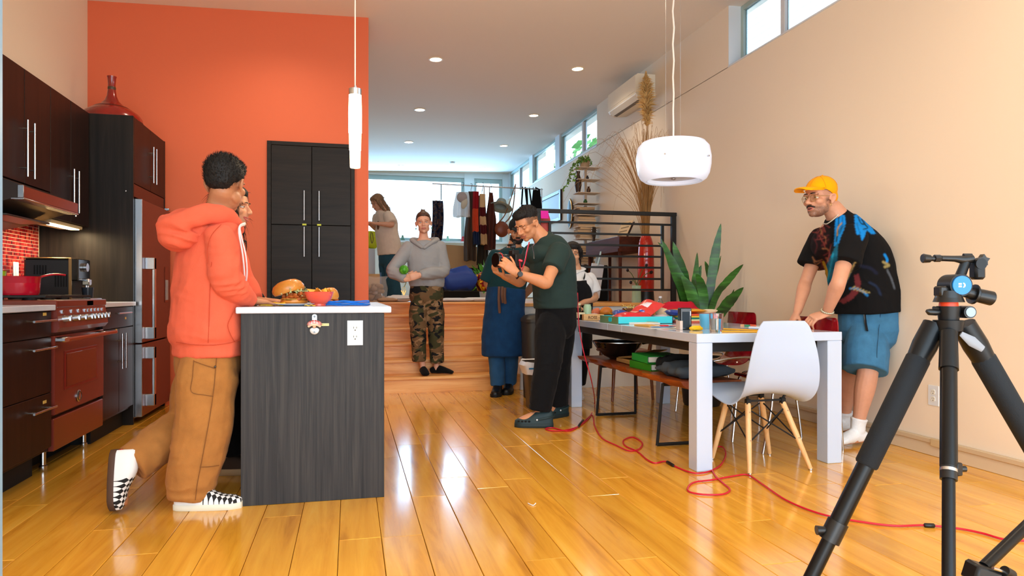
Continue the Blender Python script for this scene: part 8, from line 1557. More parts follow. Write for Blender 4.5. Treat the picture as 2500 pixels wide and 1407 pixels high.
# plastic bottle on the ledge of the rear level
q = np.array(at(1612, 750, 6.5)); q[2] = TT; bo2 = thing('bottle', 'clear plastic bottle standing behind the red cloth', 'bottle', np.array((at(1612, 750, 5.45)[0], 5.45, TT))); c = np.array((at(1612, 750, 5.45)[0], 5.45, TT))
MB().lathe([(.0001, 0), (.03, 0), (.033, .01), (.033, .11), (.03, .13), (.014, .165), (.0135, .18), (.012, .18), (.012, .165), (.028, .13), (.031, .11), (.031, .012), (.0001, .008)], c, 24).build('body', M('clear_pet', '#eef4f2', .06, trans=.9, ior=1.2), bo2); MB().lathe([(.0145, .18), (.0145, .195), (.0001, .196)], c, 20).build('cap', trim_w, bo2)
# ================================================================ snake plant by the wall
lf1 = WOOD('snake_leaf', [(.3, '#12300c'), (.45, '#1f4d12'), (.6, '#2e6a1c'), (.72, '#4a8a34')], .38, (3, 3, 16), bump=.05, detail=3)
sp_ = thing('snake_plant', 'large dark green snake plant in a dark pot by the wall', 'plant', (3.0, 5.45, 0))
MB().lathe([(.0001, 0), (.15, 0), (.16, .02), (.2, .40), (.21, .42), (.19, .42), (.18, .38), (.0001, .37)], (3.0, 5.45, 0), 32).build('pot', M('dark_pot', '#23211f', .5), sp_); MB().lathe([(.0001, .385), (.182, .38)], (3.0, 5.45, 0), 24).build('soil', M('potting_soil', '#2a1c12', .95, bump=.6, bscale=80), sp_)
LV = [([(1690, 800), (1672, 720), (1645, 655), (1614, 583)], 25, 6.10, .5), ([(1690, 800), (1672, 705), (1660, 650), (1643, 590)], 26, 6.24, -.4), ([(1694, 800), (1694, 710), (1699, 665), (1702, 617)], 14, 6.06, .2), ([(1722, 800), (1733, 710), (1743, 640), (1751, 592), (1760, 546)], 19, 6.14, -.3), ([(1724, 800), (1748, 722), (1772, 690), (1796, 664), (1824, 646)], 15, 6.04, .4), ([(1738, 800), (1768, 750), (1788, 728), (1815, 702)], 24, 6.02, .5), ([(1712, 800), (1718, 735), (1710, 690), (1699, 668)], 19, 6.0, -.5), ([(1700, 800), (1690, 730), (1680, 700), (1663, 672)], 25, 5.98, .6), ([(1728, 760), (1740, 690), (1750, 660), (1760, 625)], 8, 6.2, .8), ([(1730, 780), (1736, 700), (1728, 660), (1721, 638)], 13, 6.22, .3), ([(1705, 800), (1700, 720), (1706, 670), (1712, 648)], 12, 6.18, -.6), ([(1742, 800), (1762, 760), (1780, 735), (1792, 707)], 12, 6.1, .9), ([(1680, 800), (1655, 700), (1632, 620), (1606, 592)], 9, 6.3, .1)]
for pts_, w_, Y_, tw in LV:
 base_ = np.array((3.0+.08*(pts_[0][0]-1708)/40, 5.45+.06*tw, .38)); P3 = [base_]+[np.array(at(px, py, Y_-.68+.02*i*(1 if tw > 0 else -1))) for i, (px, py) in enumerate(pts_)]
 for p in P3: p[0] = min(p[0], RW-.02)
 C = catmull(P3, 6); n = len(C); mb = MB(); rings = []; sc_ = 5.8/1667
 for i in range(n):
  t_ = i/(n-1); hw = w_*sc_*.6*(.55+.45*math.sin(min(1, t_*1.6)*PI/2))*(1-max(0, (t_-.62)/.38)**1.7)+.0012; T = vn(C[min(i+1, n-1)]-C[max(i-1, 0)]); s_ = vn(np.cross(T, A(-.3+tw*.5, -1, 0))); nn = np.cross(s_, T); hw *= (1+.04*math.sin(i*2.1))
  rings.append(np.array([C[i]-s_*hw+nn*hw*.22, C[i]-nn*.004, C[i]+s_*hw+nn*hw*.22, C[i]+nn*.004]))
 mb.loft(rings); mb.build('leaf', lf1, sp_, ang=80)
# ================================================================ wall unit and red floor vase with grasses
q0 = atX(1600, 178, RW); ac = thing('air_conditioner', 'white split air conditioner high on the wall near the ceiling', 'air conditioner', (3.30, 7.71, 3.22))
ya, yb = 7.28, 8.14; acs = M('ac_shell', '#e9dfcb', .4); mb = MB(); mb.loft([np.array([(RW-.002, y, 3.50), (3.20, y, 3.50), (3.178, y, 3.47), (3.178, y, 3.27), (3.20, y, 3.235), (3.26, y, 3.21), (RW-.002, y, 3.225)]) for y in (ya, yb)]); mb.build('shell', acs, ac, smooth=False)
MB().bb((3.173, ya+.004, 3.30), (3.180, yb-.004, 3.485), .002).build('front_panel', acs, ac, smooth=False); mb = MB(); mb.box((3.205, (ya+yb)/2, 3.236), (.07, yb-ya-.06, .008), .002, (0, .75, 0)); mb.build('vane', acs, ac, smooth=False); MB().box((3.245, (ya+yb)/2, 3.208), (.04, yb-ya-.16, .012), 0, (0, .2, 0)).build('air_slot', M('ac_slot', '#6f665c', .6), ac, smooth=False)
VX, VY = at(1577, 700, 7.06)[:2]; vs = thing('floor_vase', 'tall red floor vase with a dark foot holding dried grasses behind the railing', 'vase', (VX, VY, PZ))
vr = [(.085, .125), (.09, .14), (.092, .35), (.088, .55), (.08, .66), (.066, .71), (.055, .735), (.05, .75), (.044, .75), (.045, .73)]
MB().lathe(vr, (VX, VY, PZ), 32).build('body', M('vase_red_glaze', '#c22a1c', .15, coat=.6, var=.1), vs); MB().lathe([(.0001, 0), (.095, 0), (.093, .02), (.086, .126)], (VX, VY, PZ), 32).build('foot', M('vase_dark_foot', '#1d1a18', .4), vs)
grm = M('dried_grass', '#b08450', .8, var=.2); rg = np.random.default_rng(9); g = MB(); top = A(VX, VY, PZ+.74)
for k in range(190):
 a = rg.random()*2*PI; q = abs(rg.normal())*.36; hgt = .85+.45*rg.random()-.35*q; e = top+A(q*math.cos(a), q*math.sin(a)*.5, hgt); e[0] = min(e[0], RW-.02); e[1] = max(e[1], 6.80); s_ = top+A(.03*math.cos(a), .03*math.sin(a), -.05); m_ = s_+(e-s_)*.5-A((e-s_)[0]*.28, (e-s_)[1]*.28, -.05); tip = e+A((e-s_)[0]*.35, (e-s_)[1]*.2, -.10*q/.3); tip[0] = min(tip[0], RW-.012); tip[1] = max(tip[1], 6.79); g.tube(catmull([s_, m_, e, tip], 4), np.linspace(.0024, .001, 13), 4, cap=False)
go_ = g.build('grass_sprays', grm, vs); go_['kind'] = 'stuff'
pm = M('pampas_plume', '#e0b878', .9, var=.2); pt = A(*at(1580, 310, VY)); pe = A(*at(1577, 178, VY)); MB().tube(catmull([top-A(0, 0, .1), (top+pt)/2+A(-.01, 0, 0), pt, pe], 5), .005, 6).build('plume_stem', grm, vs)
g = MB()
for k in range(1500):
 t_ = rg.random(); c = pt+(pe-pt)*t_; w_ = .15*(math.sin(PI*min(1, (t_*.82+.12)))**.8)*(1 if t_ < .75 else 1-.7*(t_-.75)/.25); d = vn(A(rg.normal(), rg.normal(), .6+rg.random()*.8)); L_ = w_*(.5+.6*rg.random()); e = c+d*L_-A(0, 0, L_*.35*rg.random()); u = vn(np.cross(d, rg.normal(size=3)))*.004; m_ = (c+e)/2+A(0, 0, .02); g.add([c-u*.6, c+u*.6, m_+u*1.3, m_-u*1.3, e], [(0, 1, 2, 3), (3, 2, 4)])
go_ = g.build('plume', pm, vs, smooth=False); go_['kind'] = 'stuff'
q = A(*at(1554, 735, 6.95)); q[2] = PZ; fv = thing('flower_vase', 'small clear vase with dark drooping tulips behind the railing', 'vase', q); MB().lathe([(.0001, 0), (.05, 0), (.052, .01), (.048, .16), (.05, .19), (.047, .19), (.045, .16), (.048, .012), (.0001, .008)], q, 24, sc=(1, 1)).build('glass', green_gl, fv)
for k, (px, py) in enumerate(((1578, 648), (1590, 665), (1540, 690), (1532, 660))): e = A(*at(px, py, 6.93+.02*k)); stp = catmull([q+A(0, 0, .02), q+A(.01*(k-1), 0, .15), (q+e)/2+A(0, 0, .13), e], 4); MB().tube(stp, .004, 6).build('stem', M('tulip_stem', '#4d6b2a', .5), fv); MB().ell(e, A(.03, .02, .016), basis(vn(e-q)), 12, 8).build('bloom', M('dark_tulip', '#1f1418', .5), fv)
# ================================================================ along the clerestory wall of the rear level
wal = WOOD('walnut_piano', [(.3, '#3d1d13'), (.6, '#582d1e'), (.8, '#6b3e2c')], .6, (14, 1.2, 14), spec=.12); pn = thing('digital_piano', 'brown wooden digital piano on slim legs along the wall', 'piano', (3.2, 8.0, PZ))
MB().bb((3.03, 7.41, 1.46), (3.37, 8.57, 1.64), .006).build('case', wal, pn, smooth=False); MB().bb((3.02, 7.43, 1.46), (3.045, 8.55, 1.50), .003).build('key_slip', wal, pn, smooth=False); MB().bb((3.05, 7.5, 1.64), (3.34, 8.5, 1.648), .002).build('lid', M('piano_lid_dark', '#33181a', .25), pn, smooth=False)
for x, y in ((3.06, 7.46), (3.34, 7.46), (3.06, 8.5), (3.34, 8.5)): MB().tube([(x, y, 1.46), (x, y+(.0), PZ)], [.022, .016], 10).build('leg', wal, pn)
q = A(*at(1528, 572, 7.62)); sm_ = thing('sheet_music', 'cream sheet music leaning on the piano', 'sheet music', (3.2, 7.75, 1.649)); mb = MB(); mb.box((3.22, 7.72, 1.75), (.006, .34, .22), .001, (0, .45, 0)); mb.build('pages', M('cream_pages', '#d9bd93', .7), sm_, smooth=False); MB().box((3.25, 7.78, 1.74), (.01, .40, .20), .002, (0, .45, 0)).build('music_rest', M('grey_rest', '#5a4a4a', .5), sm_, smooth=False)
for k in range(4): MB().box((3.2152-.0+.047*(k-1.5)*.48, 7.72, 1.75+.047*(k-1.5)), (.0012, .24, .014), 0, (0, .45, 0)).build('printed_staff', M('staff_ink', '#8a7350', .8), sm_, smooth=False)
def guitar(label, c, lean, s=1.0, dark='#1d1310'):
 t = thing('guitar', label, 'guitar', c); c = np.array(c); gm_ = M('guitar_'+dark.strip('#'), dark, .2, coat=.5); R = np.array(Euler((0, lean, .25)).to_matrix()); P = lambda x, y, z: c+R@(A(x, y, z)*s)
 ol = []
 for t_ in np.linspace(0, 2*PI, 41)[:-1]: z = .25-.25*math.cos(t_); w_ = .19*math.sin(t_)*(1-.18*math.exp(-((z-.30)/.06)**2)-.28*max(0, (z-.25)/.25)); ol.append((w_, z))
 mb = MB(); mb.loft([np.array([P(x, y, z) for x, z in ol]) for y in (-.045, .045)]); bo = mb.build('body', gm_, t, ang=50); mb = MB(); mb.lathe([(.0001, 0), (.045, 0)], (0, 0, 0), 20, Euler((PI/2, 0, 0)).to_matrix()); mb.v = [P(0, -.047, .33)+v@R.T for v in mb.v]; mb.build('sound_hole', void, bo)
 mb = MB(); mb.tube([P(0, -.05, .40), P(0, -.05, .95)], .022*s, 6, flat=(1.1, .5), hint=R[:, 0]); mb.build('neck', M('guitar_neck', '#2d1d14', .4), t); mb = MB(); mb.tube([P(0, -.05, .94), P(0, -.04, 1.0), P(0, -.03, 1.10)], [.024*s, .036*s, .03*s], 6, flat=(1.1, .4), hint=R[:, 0]); hd_ = mb.build('headstock', gm_, t)
 for k in range(3):
  for s_ in (-1, 1): MB().ell(P(s_*.045, -.035, 1.0+.035*k), .011*s, n=8, m=6).build('tuning_peg', chrome, hd_)
guitar('dark guitar leaning against the wall beyond the piano', (3.18, 9.0, PZ), .12, .94); guitar('dark guitar standing in front of the piano legs', (2.78, 8.15, PZ), .02, .62, '#140f10')
wp_ = A(*at(1454, 645, 8.0)); sp2 = thing('white_folder', 'white folder propped below the piano', 'folder', (wp_[0], 8.0, PZ)); MB().box((wp_[0], 8.0, PZ+.26), (.16, .02, .42), .003, (0, .15, 0)).build('cover', trim_w, sp2, smooth=False); MB().tube([(wp_[0]+.02, 7.98, PZ+.45), (wp_[0]+.06, 7.97, PZ+.62)], .012, 8).build('clip', M('pale_blue_clip', '#bfe0ea', .3), sp2)
bx_ = A(*at(1435, 660, 8.7)); MB().bb((bx_[0]-.2, 8.6, PZ), (bx_[0]+.25, 8.9, PZ+.48), .01).thing('amplifier', M('amp_black_cloth', '#141314', .8, bump=.3, bscale=300), 'black amplifier standing below the far end of the piano', 'amplifier', smooth=False)
# shelf tower with books
SX, SY = 3.24, 9.14; tw = thing('shelf_tower', 'slim upright shelf tower with small plates against the wall', 'shelf', (SX, SY, PZ)); pale = M('pale_shelf_metal', '#cdb8a2', .5); zz = lambda py: at(1433, py, SY)[2]
MB().bb((SX-.02, SY+.03, PZ), (SX+.02, SY+.07, zz(412)), .003).build('post', pale, tw, smooth=False); MB().bb((SX-.16, SY-.14, PZ), (SX+.16, SY+.16, PZ+.02), .004).build('base', pale, tw, smooth=False)
lv_ = [412, 441, 473, 499, 527, 556, 585, 617, 645]
for k, py in enumerate(lv_): MB().bb((SX-.165, SY-.11, zz(py)-.005), (SX+.165, SY+.11, zz(py)+.005), .002).build('plate', pale, tw, smooth=False)
cols = ['#d9cbb8', '#a5784c', '#c9b394', '#7a5a44', '#e3ded6', '#b68c5a', '#8c7a6a', '#cfa878']; rk = 0
words_ = ['fifth', 'sixth', 'seventh', 'eighth', 'ninth']; cn = ['pale', 'brown', 'beige', 'dark brown', 'white', 'ochre', 'grey', 'tan']
for k, py in enumerate(lv_[4:]):
 z = zz(py)+.006
 for j in range(4):
  h_ = .026+.008*((j*3+k) % 3); w_ = .26-.02*((j+k) % 3); ci = (j+2*k) % 8; bk_ = thing('book', f'{cn[ci]} book lying {("lowest", "second", "third", "topmost")[j]} on the {words_[k]} shelf down the tower', 'book', (SX-.03, SY, z), 'books on the shelf tower')
  MB().box((SX-.03+.008*((j*5+k) % 3-1), SY-.01, z+h_/2), (w_, .18, h_*.84), .001, (0, 0, .08*((j+k) % 3-1))).build('pages', M('aged_pages', '#c9ab86', .8), bk_, smooth=False); mc = M('book_cover_%d' % ci, cols[ci], .6)
  for zc_ in (h_*.05, h_*.93): MB().box((SX-.03+.008*((j*5+k) % 3-1), SY-.012, z+zc_), (w_+.008, .19, h_*.1), .0008, (0, 0, .08*((j+k) % 3-1))).build('cover', mc, bk_, smooth=False)
  z += h_+.0005
q = A(SX-.03, SY, zz(412)+.006); tp2 = thing('potted_plant', 'trailing plant in a beige pot on top of the shelf tower', 'plant', q); MB().lathe([(.0001, 0), (.065, 0), (.085, .12), (.08, .12), (.062, .01), (.0001, .01)], q, 24).build('pot', M('beige_pot', '#c9a582', .6), tp2)
vine = M('bright_leaf', '#6d9a3c', .5, var=.3); vm = MB(); ln_ = MB(); rg = np.random.default_rng(4)
for k, (pts_) in enumerate([[(1424, 395), (1405, 400), (1392, 425), (1384, 450), (1376, 462)], [(1424, 395), (1412, 398), (1405, 425), (1400, 440)], [(1426, 395), (1428, 385), (1440, 390), (1442, 405)], [(1424, 396), (1420, 384), (1412, 392), (1396, 410), (1390, 440)], [(1426, 395), (1436, 384), (1432, 392)]]):
 C = catmull([A(*at(px, py, SY-.03-.04*(i > 0)-.02*k)) for i, (px, py) in enumerate(pts_)], 7); vm.tube(C, .003, 5)
 for p in C[2:]:
  for _ in range(2): d = vn(A(*rg.normal(size=3))); u = vn(np.cross(d, A(*rg.normal(size=3)))); s_ = .025+.02*rg.random(); ln_.add([p, p+d*s_*.5+u*s_*.4, p+d*s_*1.1, p+d*s_*.5-u*s_*.4], [(0, 1, 2, 3)])
vm.build('vine', M('vine_stem', '#5f7a38', .6), tp2); o = ln_.build('leaves', vine, tp2, smooth=False); o['kind'] = 'stuff'
for (px, py, r_, h_, cl, nm, lb, ct_) in ((1410, 480, .05, .30, '#3a2417', 'carved_vase', 'dark brown carved vase on the shelf tower', 'vase'), (1434, 441, .022, .06, '#2a1d18', 'figurine', 'tiny dark figurine on the second plate of the shelf tower', 'figurine'), (1437, 473, .03, .09, '#4a3020', 'figurine', 'small brown figurine on the third plate of the shelf tower', 'figurine'), (1429, 499, .03, .06, '#2f5a2a', 'succulent', 'tiny green succulent on the fourth plate of the shelf tower', 'plant')):
 q = A(*at(px, py, SY-.02)); q[2] = zz(py if nm != 'carved_vase' else 473)+.006; q[0] = max(q[0], SX-.13); m_ = M(nm+cl.strip('#'), cl, .5); MB().lathe([(.0001, 0), (r_*.6, 0), (r_, h_*.35), (r_*.9, h_*.6), (r_*.45, h_*.85), (r_*.6, h_), (r_*.4, h_), (.0001, h_*.9)], q, 16).thing(nm, m_, lb, ct_)
q = A(*at(1392, 520, 9.6)); q[0] = RW-.12; md = thing('carved_mask', 'dark carved wooden mask with a gold edge on the wall near the shelf tower', 'mask', (RW-.03, 10.0, zz(545))); c = A(*atX(1392, 522, RW-.03)); MB().ell(c, A(.03, .13, .24), None, 18, 12).build('face', M('mask_dark_wood', '#2d1a12', .5), md); MB().tube([c+A(-.01, -.12*math.cos(a), .23*math.sin(a)) for a in np.linspace(-1.4, 1.4, 12)], .012, 6).build('gold_edge', M('mask_gold', '#b98a3c', .35, .6), md)
a_, b_ = atX(1345, 500, RW-.012), atX(1365, 500, RW-.012); pf_ = thing('picture_frame', 'framed pale picture on the clerestory wall beyond the railing', 'picture', (RW-.012, (a_[1]+b_[1])/2+.3, 1.95)); y_n = b_[1]; zt_, zb_ = atX(1362, 472, RW-.012)[2], atX(1362, 535, RW-.012)[2]
MB().bb((RW-.02, y_n-.1, zb_), (RW-.004, y_n+1.3, zt_)).build('picture', M('pale_print', '#c9dbea', .6), pf_, smooth=False)
for lo, hi in (((y_n-.14, zb_-.04), (y_n-.06, zt_+.04)), ((y_n+1.26, zb_-.04), (y_n+1.34, zt_+.04)), ((y_n-.06, zb_-.04), (y_n+1.26, zb_+.02)), ((y_n-.06, zt_-.02), (y_n+1.26, zt_+.04))): MB().bb((RW-.035, lo[0], lo[1]), (RW-.003, hi[0], hi[1]), .004).build('frame', M('dark_frame', '#2b1d17', .4), pf_, smooth=False)
# ================================================================ clothes rack and bags on the rear level
CY = 11.0; rz2 = lambda py: at(1190, py, CY)[2]; rx2 = lambda px: at(px, 600, CY)[0]
ck_ = thing('clothes_rack', 'chrome clothes rack with a long rail across the far window', 'rack', (rx2(1190), CY, PZ)); zr = rz2(455)
MB().cyl((rx2(1055), CY, zr+.01), (rx2(1325), CY, zr-.02), .011).build('rail', chrome, ck_)
for px in (1182, 1195, 1322): MB().cyl((rx2(px), CY+.02, PZ), (rx2(px), CY, zr), .012).build('post', chrome, ck_)
MB().cyl((rx2(1140), CY-.25, PZ+.03), (rx2(1330), CY-.25, PZ+.03), .012).build('foot_bar', chrome, ck_)
def garment(name, label, cat, px0, px1, py0, py1, mats, bands=None, Y=CY, flare=.25, seed=0, depth=.05, folds=5, hook=True):
 """hanging cloth: gathered at the rail, widening and folding towards the hem"""
 za, zb = at(px0, py0, Y)[2], at(px0, py1, Y)[2]; xa, xb = at(px0, py0, Y)[0], at(px1, py0, Y)[0]; c = (xa+xb)/2; w = (xb-xa)/2; t = thing(name, label, cat, (c, Y, zb)); rg = np.random.default_rng(seed+40)
 def seg(f0, f1):
  rings = []; ph = seed*1.3
  for f_ in np.linspace(f0, f1, max(4, int(14*(f1-f0)))+1):
   z = za+(zb-za)*f_+.015*math.sin(5*f_+seed); ww = w*(1-flare+flare*min(1, f_*1.6)); d = depth*(.5+.7*f_); ring = []
   for i in range(36): a = 2*PI*i/36; x = ww*math.cos(a); y = d*math.sin(a)+(.35*d*math.sin(folds*2*x/w+ph+2*f_)); ring.append((c+x+.02*math.sin(3*f_+ph)*f_, Y+y, z+.012*math.sin(4*a+ph)*f_))
   rings.append(np.array(ring))
  mb = MB(); mb.loft(rings); return mb
 bands = bands or [(0, 1)]
 for (f0, f1), m_ in zip(bands, mats): seg(f0, f1).build('cloth', m_, t)
 if hook: MB().tube(catmull([(c, Y, za), (c, Y, za+.06), (c+.02, Y, zr+.02), (c-.01, Y, zr+.03)], 4), .004, 5).build('hook', blk, t)
 return t
F_ = lambda n, h: fabric('cloth_'+n, h)
seqm = blotch('sequin_cloth', [(0, '#0a1024'), (.42, '#1c2a4a'), (.5, '#6a4a34'), (.56, '#14161f'), (.64, '#2a3f66'), (.70, '#a57c52')], 22, rough=.35); garment('sequin_dress', 'dark blue and bronze sequin dress hanging in the far window', 'dress', 1054, 1083, 492, 585, [seqm], seed=1, flare=.1, depth=.07, hook=False); MB().cyl((rx2(1077), CY, rz2(492)), (rx2(1077), CY, zr), .008).thing('hanger_rod', M('teal_rod', '#5f8f9a', .4), 'thin rod from the rail to the sequin dress', 'hanger', kind='thing')
garment('brown_coat', 'long grey brown coat hanging lowest on the rack', 'coat', 1135, 1165, 470, 638, [F_('greybrown', '#4f3d30')], seed=2, depth=.09, flare=.55, Y=CY-.02); garment('red_scarf', 'red and orange scarf hanging beside the brown coat', 'scarf', 1154, 1170, 468, 600, [F_('crimson', '#9c1420'), F_('coral', '#d8502e'), F_('navy', '#1c2c4e')], [(0, .3), (.3, .75), (.75, 1)], seed=3, Y=CY-.13, flare=.1)
garment('striped_scarf', 'cream and maroon striped scarf on the rack', 'scarf', 1170, 1186, 472, 598, [F_('cream', '#d9b78c'), F_('maroon', '#5c1318'), F_('cream2', '#d9b78c'), F_('maroon2', '#5c1318'), F_('cream3', '#d2ad80')], [(0, .26), (.26, .45), (.45, .63), (.63, .81), (.81, 1)], seed=4, Y=CY-.14, flare=.1); garment('olive_coat', 'dark olive coat between the scarves and the brown jacket', 'coat', 1163, 1190, 475, 645, [F_('olive', '#3a3024')], seed=5, Y=CY+.05, flare=.4, depth=.08)
garment('brown_jacket', 'reddish brown jacket at the end of the hanging clothes', 'jacket', 1184, 1212, 470, 607, [F_('redbrown', '#5a2c22')], seed=6, Y=CY-.05, flare=.7, depth=.1)
garment('clear_bag', 'clear plastic bag of craft bits hanging from the rail', 'bag', 1108, 1150, 470, 528, [M('milky_plastic', '#e6eef4', .45, alpha=.75, bump=.5, bscale=14)], seed=7, Y=CY-.12, flare=.3, depth=.07)
q = A(*at(1128, 482, CY-.22)); cp_ = thing('grey_cap', 'pale grey cap clipped to the clear bag', 'cap', q-A(0, 0, .1)); MB().ell(q, A(.085, .06, .085), None, 18, 12).build('crown', F_('capgrey', '#b3a8a8'), cp_); MB().ell(q+A(.03, -.03, -.10), A(.05, .02, .09), Matrix.Rotation(.3, 3, 'Y'), 14, 8).build('visor', F_('capvisor', '#c9c4b4'), cp_)
q = A(*at(1222, 505, CY-.05)); ht = thing('hat', 'grey wide-brimmed hat with a gold band on the rack', 'hat', q-A(0, 0, .08)); Rr = Euler((-.3, .25, 0)).to_matrix(); MB().lathe([(.0001, .13), (.07, .125), (.095, .06), (.1, 0), (.19, -.02), (.2, -.015), (.1, .012)], q, 32, Rr).build('felt', F_('hatgrey', '#9fa9a4'), ht); MB().lathe([(.101, .004), (.098, .045), (.103, .045), (.106, .004)], q, 32, Rr).build('band', M('gold_brocade', '#b58a34', .4, .4), ht)
q = A(*at(1225, 560, CY-.2)); lb_ = thing('leather_bag', 'round brown leather bag on a long strap from the rail', 'bag', q-A(0, 0, .14)); MB().ell(q, A(.12, .05, .13), None, 20, 14).build('pouch', M('chestnut_leather', '#7a3a1c', .4), lb_); MB().tube(catmull([q+A(-.05, 0, .11), A(*at(1235, 520, CY-.1)), A(*at(1256, 458, CY)), A(*at(1258, 456, CY+.02)), A(*at(1250, 520, CY)), q+A(.06, 0, .11)], 5), .011, 6, flat=(1, .4)).build('strap', M('tan_strap', '#8a5a34', .5), lb_)
ab_ = F_('apron_black', '#0e0f12')
for k, (a, b_, c0, c1) in enumerate(((1268, 1290, 456, 560), (1283, 1300, 458, 560), (1296, 1322, 457, 560))):
 lb3 = ('black apron hanging by thin straps above the photographer', 'black apron in the middle of the hanging aprons', 'wide black apron at the end of the rail')[k]; xa, xb = at(a, c0, CY-.06*k)[0], at(b_, c0, CY-.06*k)[0]; xm = (xa+xb)/2; t = thing('hanging_apron', lb3, 'apron', (xm, CY-.06*k, rz2(c1))); wide = k == 2; Yk = CY-.06*k-.03
 zt_, zm_ = rz2(c0), rz2(c0+ (6 if wide else 42)); mb = MB(); mb.loft([np.array([(xm+s_*w_, Yk+.02*math.sin(s_*5+zf*3)+dy, z) for s_ in np.linspace(-1, 1, 9) for dy in (0,)]+[(xm+s_*w_, Yk+.012+.02*math.sin(s_*5+zf*3), z) for s_ in np.linspace(1, -1, 9)]) for zf, (z, w_) in enumerate(((zm_, (xb-xa)*.30), ((zm_+rz2(c1))/2, (xb-xa)*.55), (rz2(c1), (xb-xa)*.75)))]); mb.build('cloth', ab_, t)
 for s_ in (-1, 1): MB().tube([(xm+s_*(xb-xa)*.3, Yk, zm_), (xm+s_*.02, CY, zt_+.02)], .014, 6, flat=(1, .4)).build('strap', ab_, t)
q = A(*at(1330, 562, 6.81)); cloth_pile('salmon_bag', 'salmon pink cloth bag hanging from the top rail of the railing', 'bag', (q[0], 6.81, q[2]-.05), .08, .07, .24, M('salmon_cloth', '#d9605a', .8), 6);
# low black shelf with bags
LY = 9.3; lx0, lx1 = at(1070, 700, LY)[0], at(1250, 700, LY)[0]; sf = thing('low_shelf', 'low black wire shelf at the edge of the rear level', 'shelf', ((lx0+lx1)/2, LY, PZ)); zs_ = PZ+.13
for k in range(9): MB().cyl((lx0, LY-.18+.045*k, zs_), (lx1, LY-.18+.045*k, zs_), .004, n=6).build('wire', blkm, sf)
for x in (lx0, lx1): MB().bb((x-.01, LY-.19, zs_-.012), (x+.01, LY+.19, zs_-.002)).build('cross_bar', blkm, sf, smooth=False)
for x in (lx0+.01, lx1-.01):
 for y in (LY-.18, LY+.18): MB().cyl((x, y, PZ), (x, y, zs_+.02), .009).build('leg', blkm, sf)
q = A(at(1120, 700, LY)[0], LY, zs_+.005); cloth_pile('blue_bag', 'large crumpled royal blue bag on the low wire shelf', 'bag', q, .44, .32, .33, M('royal_blue_tarp', '#123f9c', .45, bump=.6, bscale=14), 2, 5); q2 = A(at(1188, 700, LY)[0], LY-.02, zs_+.005); mbag = blotch('red_yellow_print', [(0, '#5a1016'), (.45, '#8c1a1c'), (.53, '#e0b41e'), (.62, '#a8421c')], 9, rough=.5); cloth_pile('printed_bag', 'red and yellow printed bag beside the blue bag', 'bag', q2, .28, .30, .27, mbag, 7, 4); q3 = A(at(1222, 705, LY)[0], LY, zs_+.005); cloth_pile('orange_bag', 'rust orange cloth bag at the end of the low shelf', 'bag', q3, .18, .26, .18, M('rust_cloth', '#a8552a', .7), 9)
KY = 11.405; kp = A(*at(1122, 650, KY)); zlo = at(1122, 657, KY)[2]; kr = thing('kraft_paper', 'large sheet of brown kraft paper draped behind the blue bag', 'paper', (kp[0], KY, zlo)); xa, xb = at(1088, 600, KY)[0], at(1165, 600, KY)[0]; zt_ = at(1122, 598, KY)[2]; mb = MB(); mb.loft([np.array([(x, KY+.03*math.sin(7*x+6*z)+dy-.08*(zt_-z), z-.06*(x-xa)*(1 if z > 1.4 else -1)) for x in np.linspace(xa, xb, 14) for dy in (0,)]+[(x, KY+.006+.03*math.sin(7*x+6*z)-.08*(zt_-z), z-.06*(x-xa)*(1 if z > 1.4 else -1)) for x in np.linspace(xb, xa, 14)]) for z in np.linspace(zlo, zt_, 10)]); mb.build('sheet', M('kraft_brown', '#c59c6e', .75, bump=.6, bscale=9), kr, ang=30)
tbk = MB(); tbk.bb((xa-.1, 11.42, PZ), (at(1175, 600, 11.45)[0], 11.5, zt_-.03), .01); tbk.thing('black_divider', M('black_divider_cloth', '#1c1917', .8), 'low black divider behind the kraft paper and bags', 'divider', smooth=False)
for k, (px, Y_, sx, sy, h_, lb) in enumerate(((1165, 8.5, .5, .2, .05, 'crumpled white tissue paper on the floor edge behind the apron man'), (1110, 8.45, .45, .2, .045, 'crumpled white tissue paper on the floor edge beside the grey hoodie'), (975, 8.5, .3, .22, .08, 'crumpled white paper beside the sack of potatoes'), (945, 8.45, .22, .2, .05, 'beige crumpled paper in front of the potato sack'))):
 q = A(at(px, 730, Y_)[0], Y_, PZ+.001); cloth_pile('tissue_paper', lb, 'paper', q, sx, sy, h_, M('tissue_%d' % (k == 3), '#e4e6ec' if k < 3 else '#b99a80', .8, bump=.8, bscale=40), k+3)
q = A(at(1078, 725, 8.7)[0], 8.7, PZ+.001); bxk = MB(); bxk.tube([q+A(-.05, 0, .02), q+A(.25, .05, .03)], .018, 10); bxk.thing('black_tube', blk, 'black glossy tube lying among the tissue paper', 'tube')
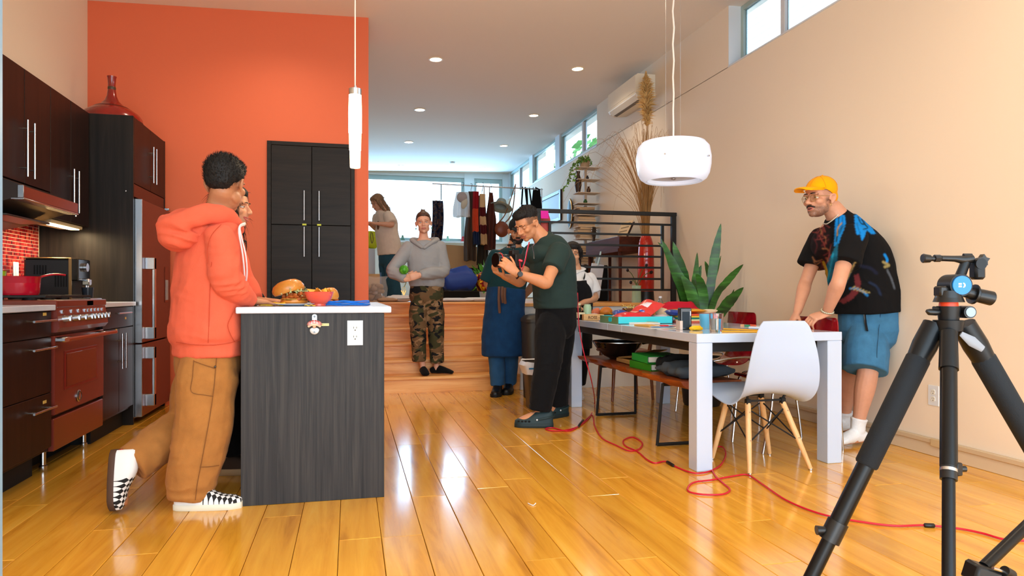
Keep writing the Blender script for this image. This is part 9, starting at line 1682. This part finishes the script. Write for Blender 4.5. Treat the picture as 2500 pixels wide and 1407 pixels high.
# potato sack, paper bag
q = A(at(917, 720, 8.55)[0], 8.55, PZ+.001); ps = thing('potato_sack', 'clear plastic sack of potatoes beside the orange wall', 'sack', q); rg = np.random.default_rng(8)
for k in range(26):
 a = rg.random()*2*PI; r_ = .10*math.sqrt(rg.random()); MB().ell(q+A(r_*math.cos(a), r_*math.sin(a)*.7, .035+.17*(k/26)), A(.04, .034, .03)*(.8+.4*rg.random()), basis(vn(rg.normal(size=3)*A(1, 1, .3))), 10, 7).build('potato', M('potato_skin', '#a5876a', .8, var=.15, vscale=20), ps)
mb = MB(); mb.lathe([(.0001, 0), (.13, .003), (.15, .08), (.145, .17), (.13, .22), (.12, .27), (.15, .31)], q, 28, sc=(1, .75)); noisy(mb, .02, 9).build('plastic_film', M('clear_film', '#f2f5fa', .15, alpha=.22, bump=.4, bscale=20), ps)
q = A(at(908, 660, 9.3)[0], 9.3, PZ+.001); pb2 = thing('paper_bag', 'tan paper bag with a blue edge behind the potato sack', 'bag', q); rr_loft([(.22, .12, .01, 0), (.23, .12, .01, .36)], q).build('bag', M('tan_paper', '#c9a878', .7), pb2); MB().box(q+A(.112, -.062, .2), (.02, .004, .36), .001).build('blue_edge', M('blue_edge', '#3a6a9a', .6), pb2)
# green plant behind the rack, ornaments on the far sill
q = A(at(1188, 660, 10.6)[0], 10.6, PZ); gp = thing('potted_plant', 'bright green leafy plant behind the clothes rack', 'plant', q); MB().lathe([(.0001, 0), (.1, 0), (.13, .22), (.12, .22), (.0001, .2)], q, 20).build('pot', trim_w, gp); g = MB()
for k in range(120): d = vn(A(*rg.normal(size=3))*A(1, 1, .6)+A(0, 0, .7)); p = q+A(0, 0, .25)+d*(.05+.2*rg.random()); u = vn(np.cross(d, rg.normal(size=3)))*.03; g.add([p, p+d*.06+u, p+d*.16, p+d*.06-u], [(0, 1, 2, 3)])
o = g.build('leaves', M('lime_leaf', '#5fae2c', .5, var=.3), gp, smooth=False); o['kind'] = 'stuff'
for px, cl, lb in ((1130, '#b8202a', 'tiny red ornament on the far window sill'), (1093, '#8fc6b0', 'tiny pale green ornament on the far window sill'), (983, '#5a7f6a', 'tiny green ornament on the far window sill by the woman in white')):
 q = A(at(px, 588, 14.86)[0], 14.86, 2.116); MB().lathe([(.0001, 0), (.05, 0), (.04, .05), (.02, .08), (.025, .1), (.0001, .12)], q, 14).thing('ornament', M('orn'+cl.strip('#'), cl, .4), lb, 'ornament')
q = A(*at(912, 560, 10.6)); cloth_pile('yellow_bag', 'lime yellow bag near the woman in white by the orange wall', 'bag', (q[0]-.05, 10.6, 1.66), .22, .1, .26, M('lime_yellow_nylon', '#d8e01e', .5), 3); MB().bb((at(880, 600, 10.7)[0], 10.55, PZ), (at(915, 600, 10.7)[0], 10.9, 1.655), .01).thing('side_cabinet', trim_w, 'white side cabinet carrying the lime yellow bag', 'cabinet', smooth=False)
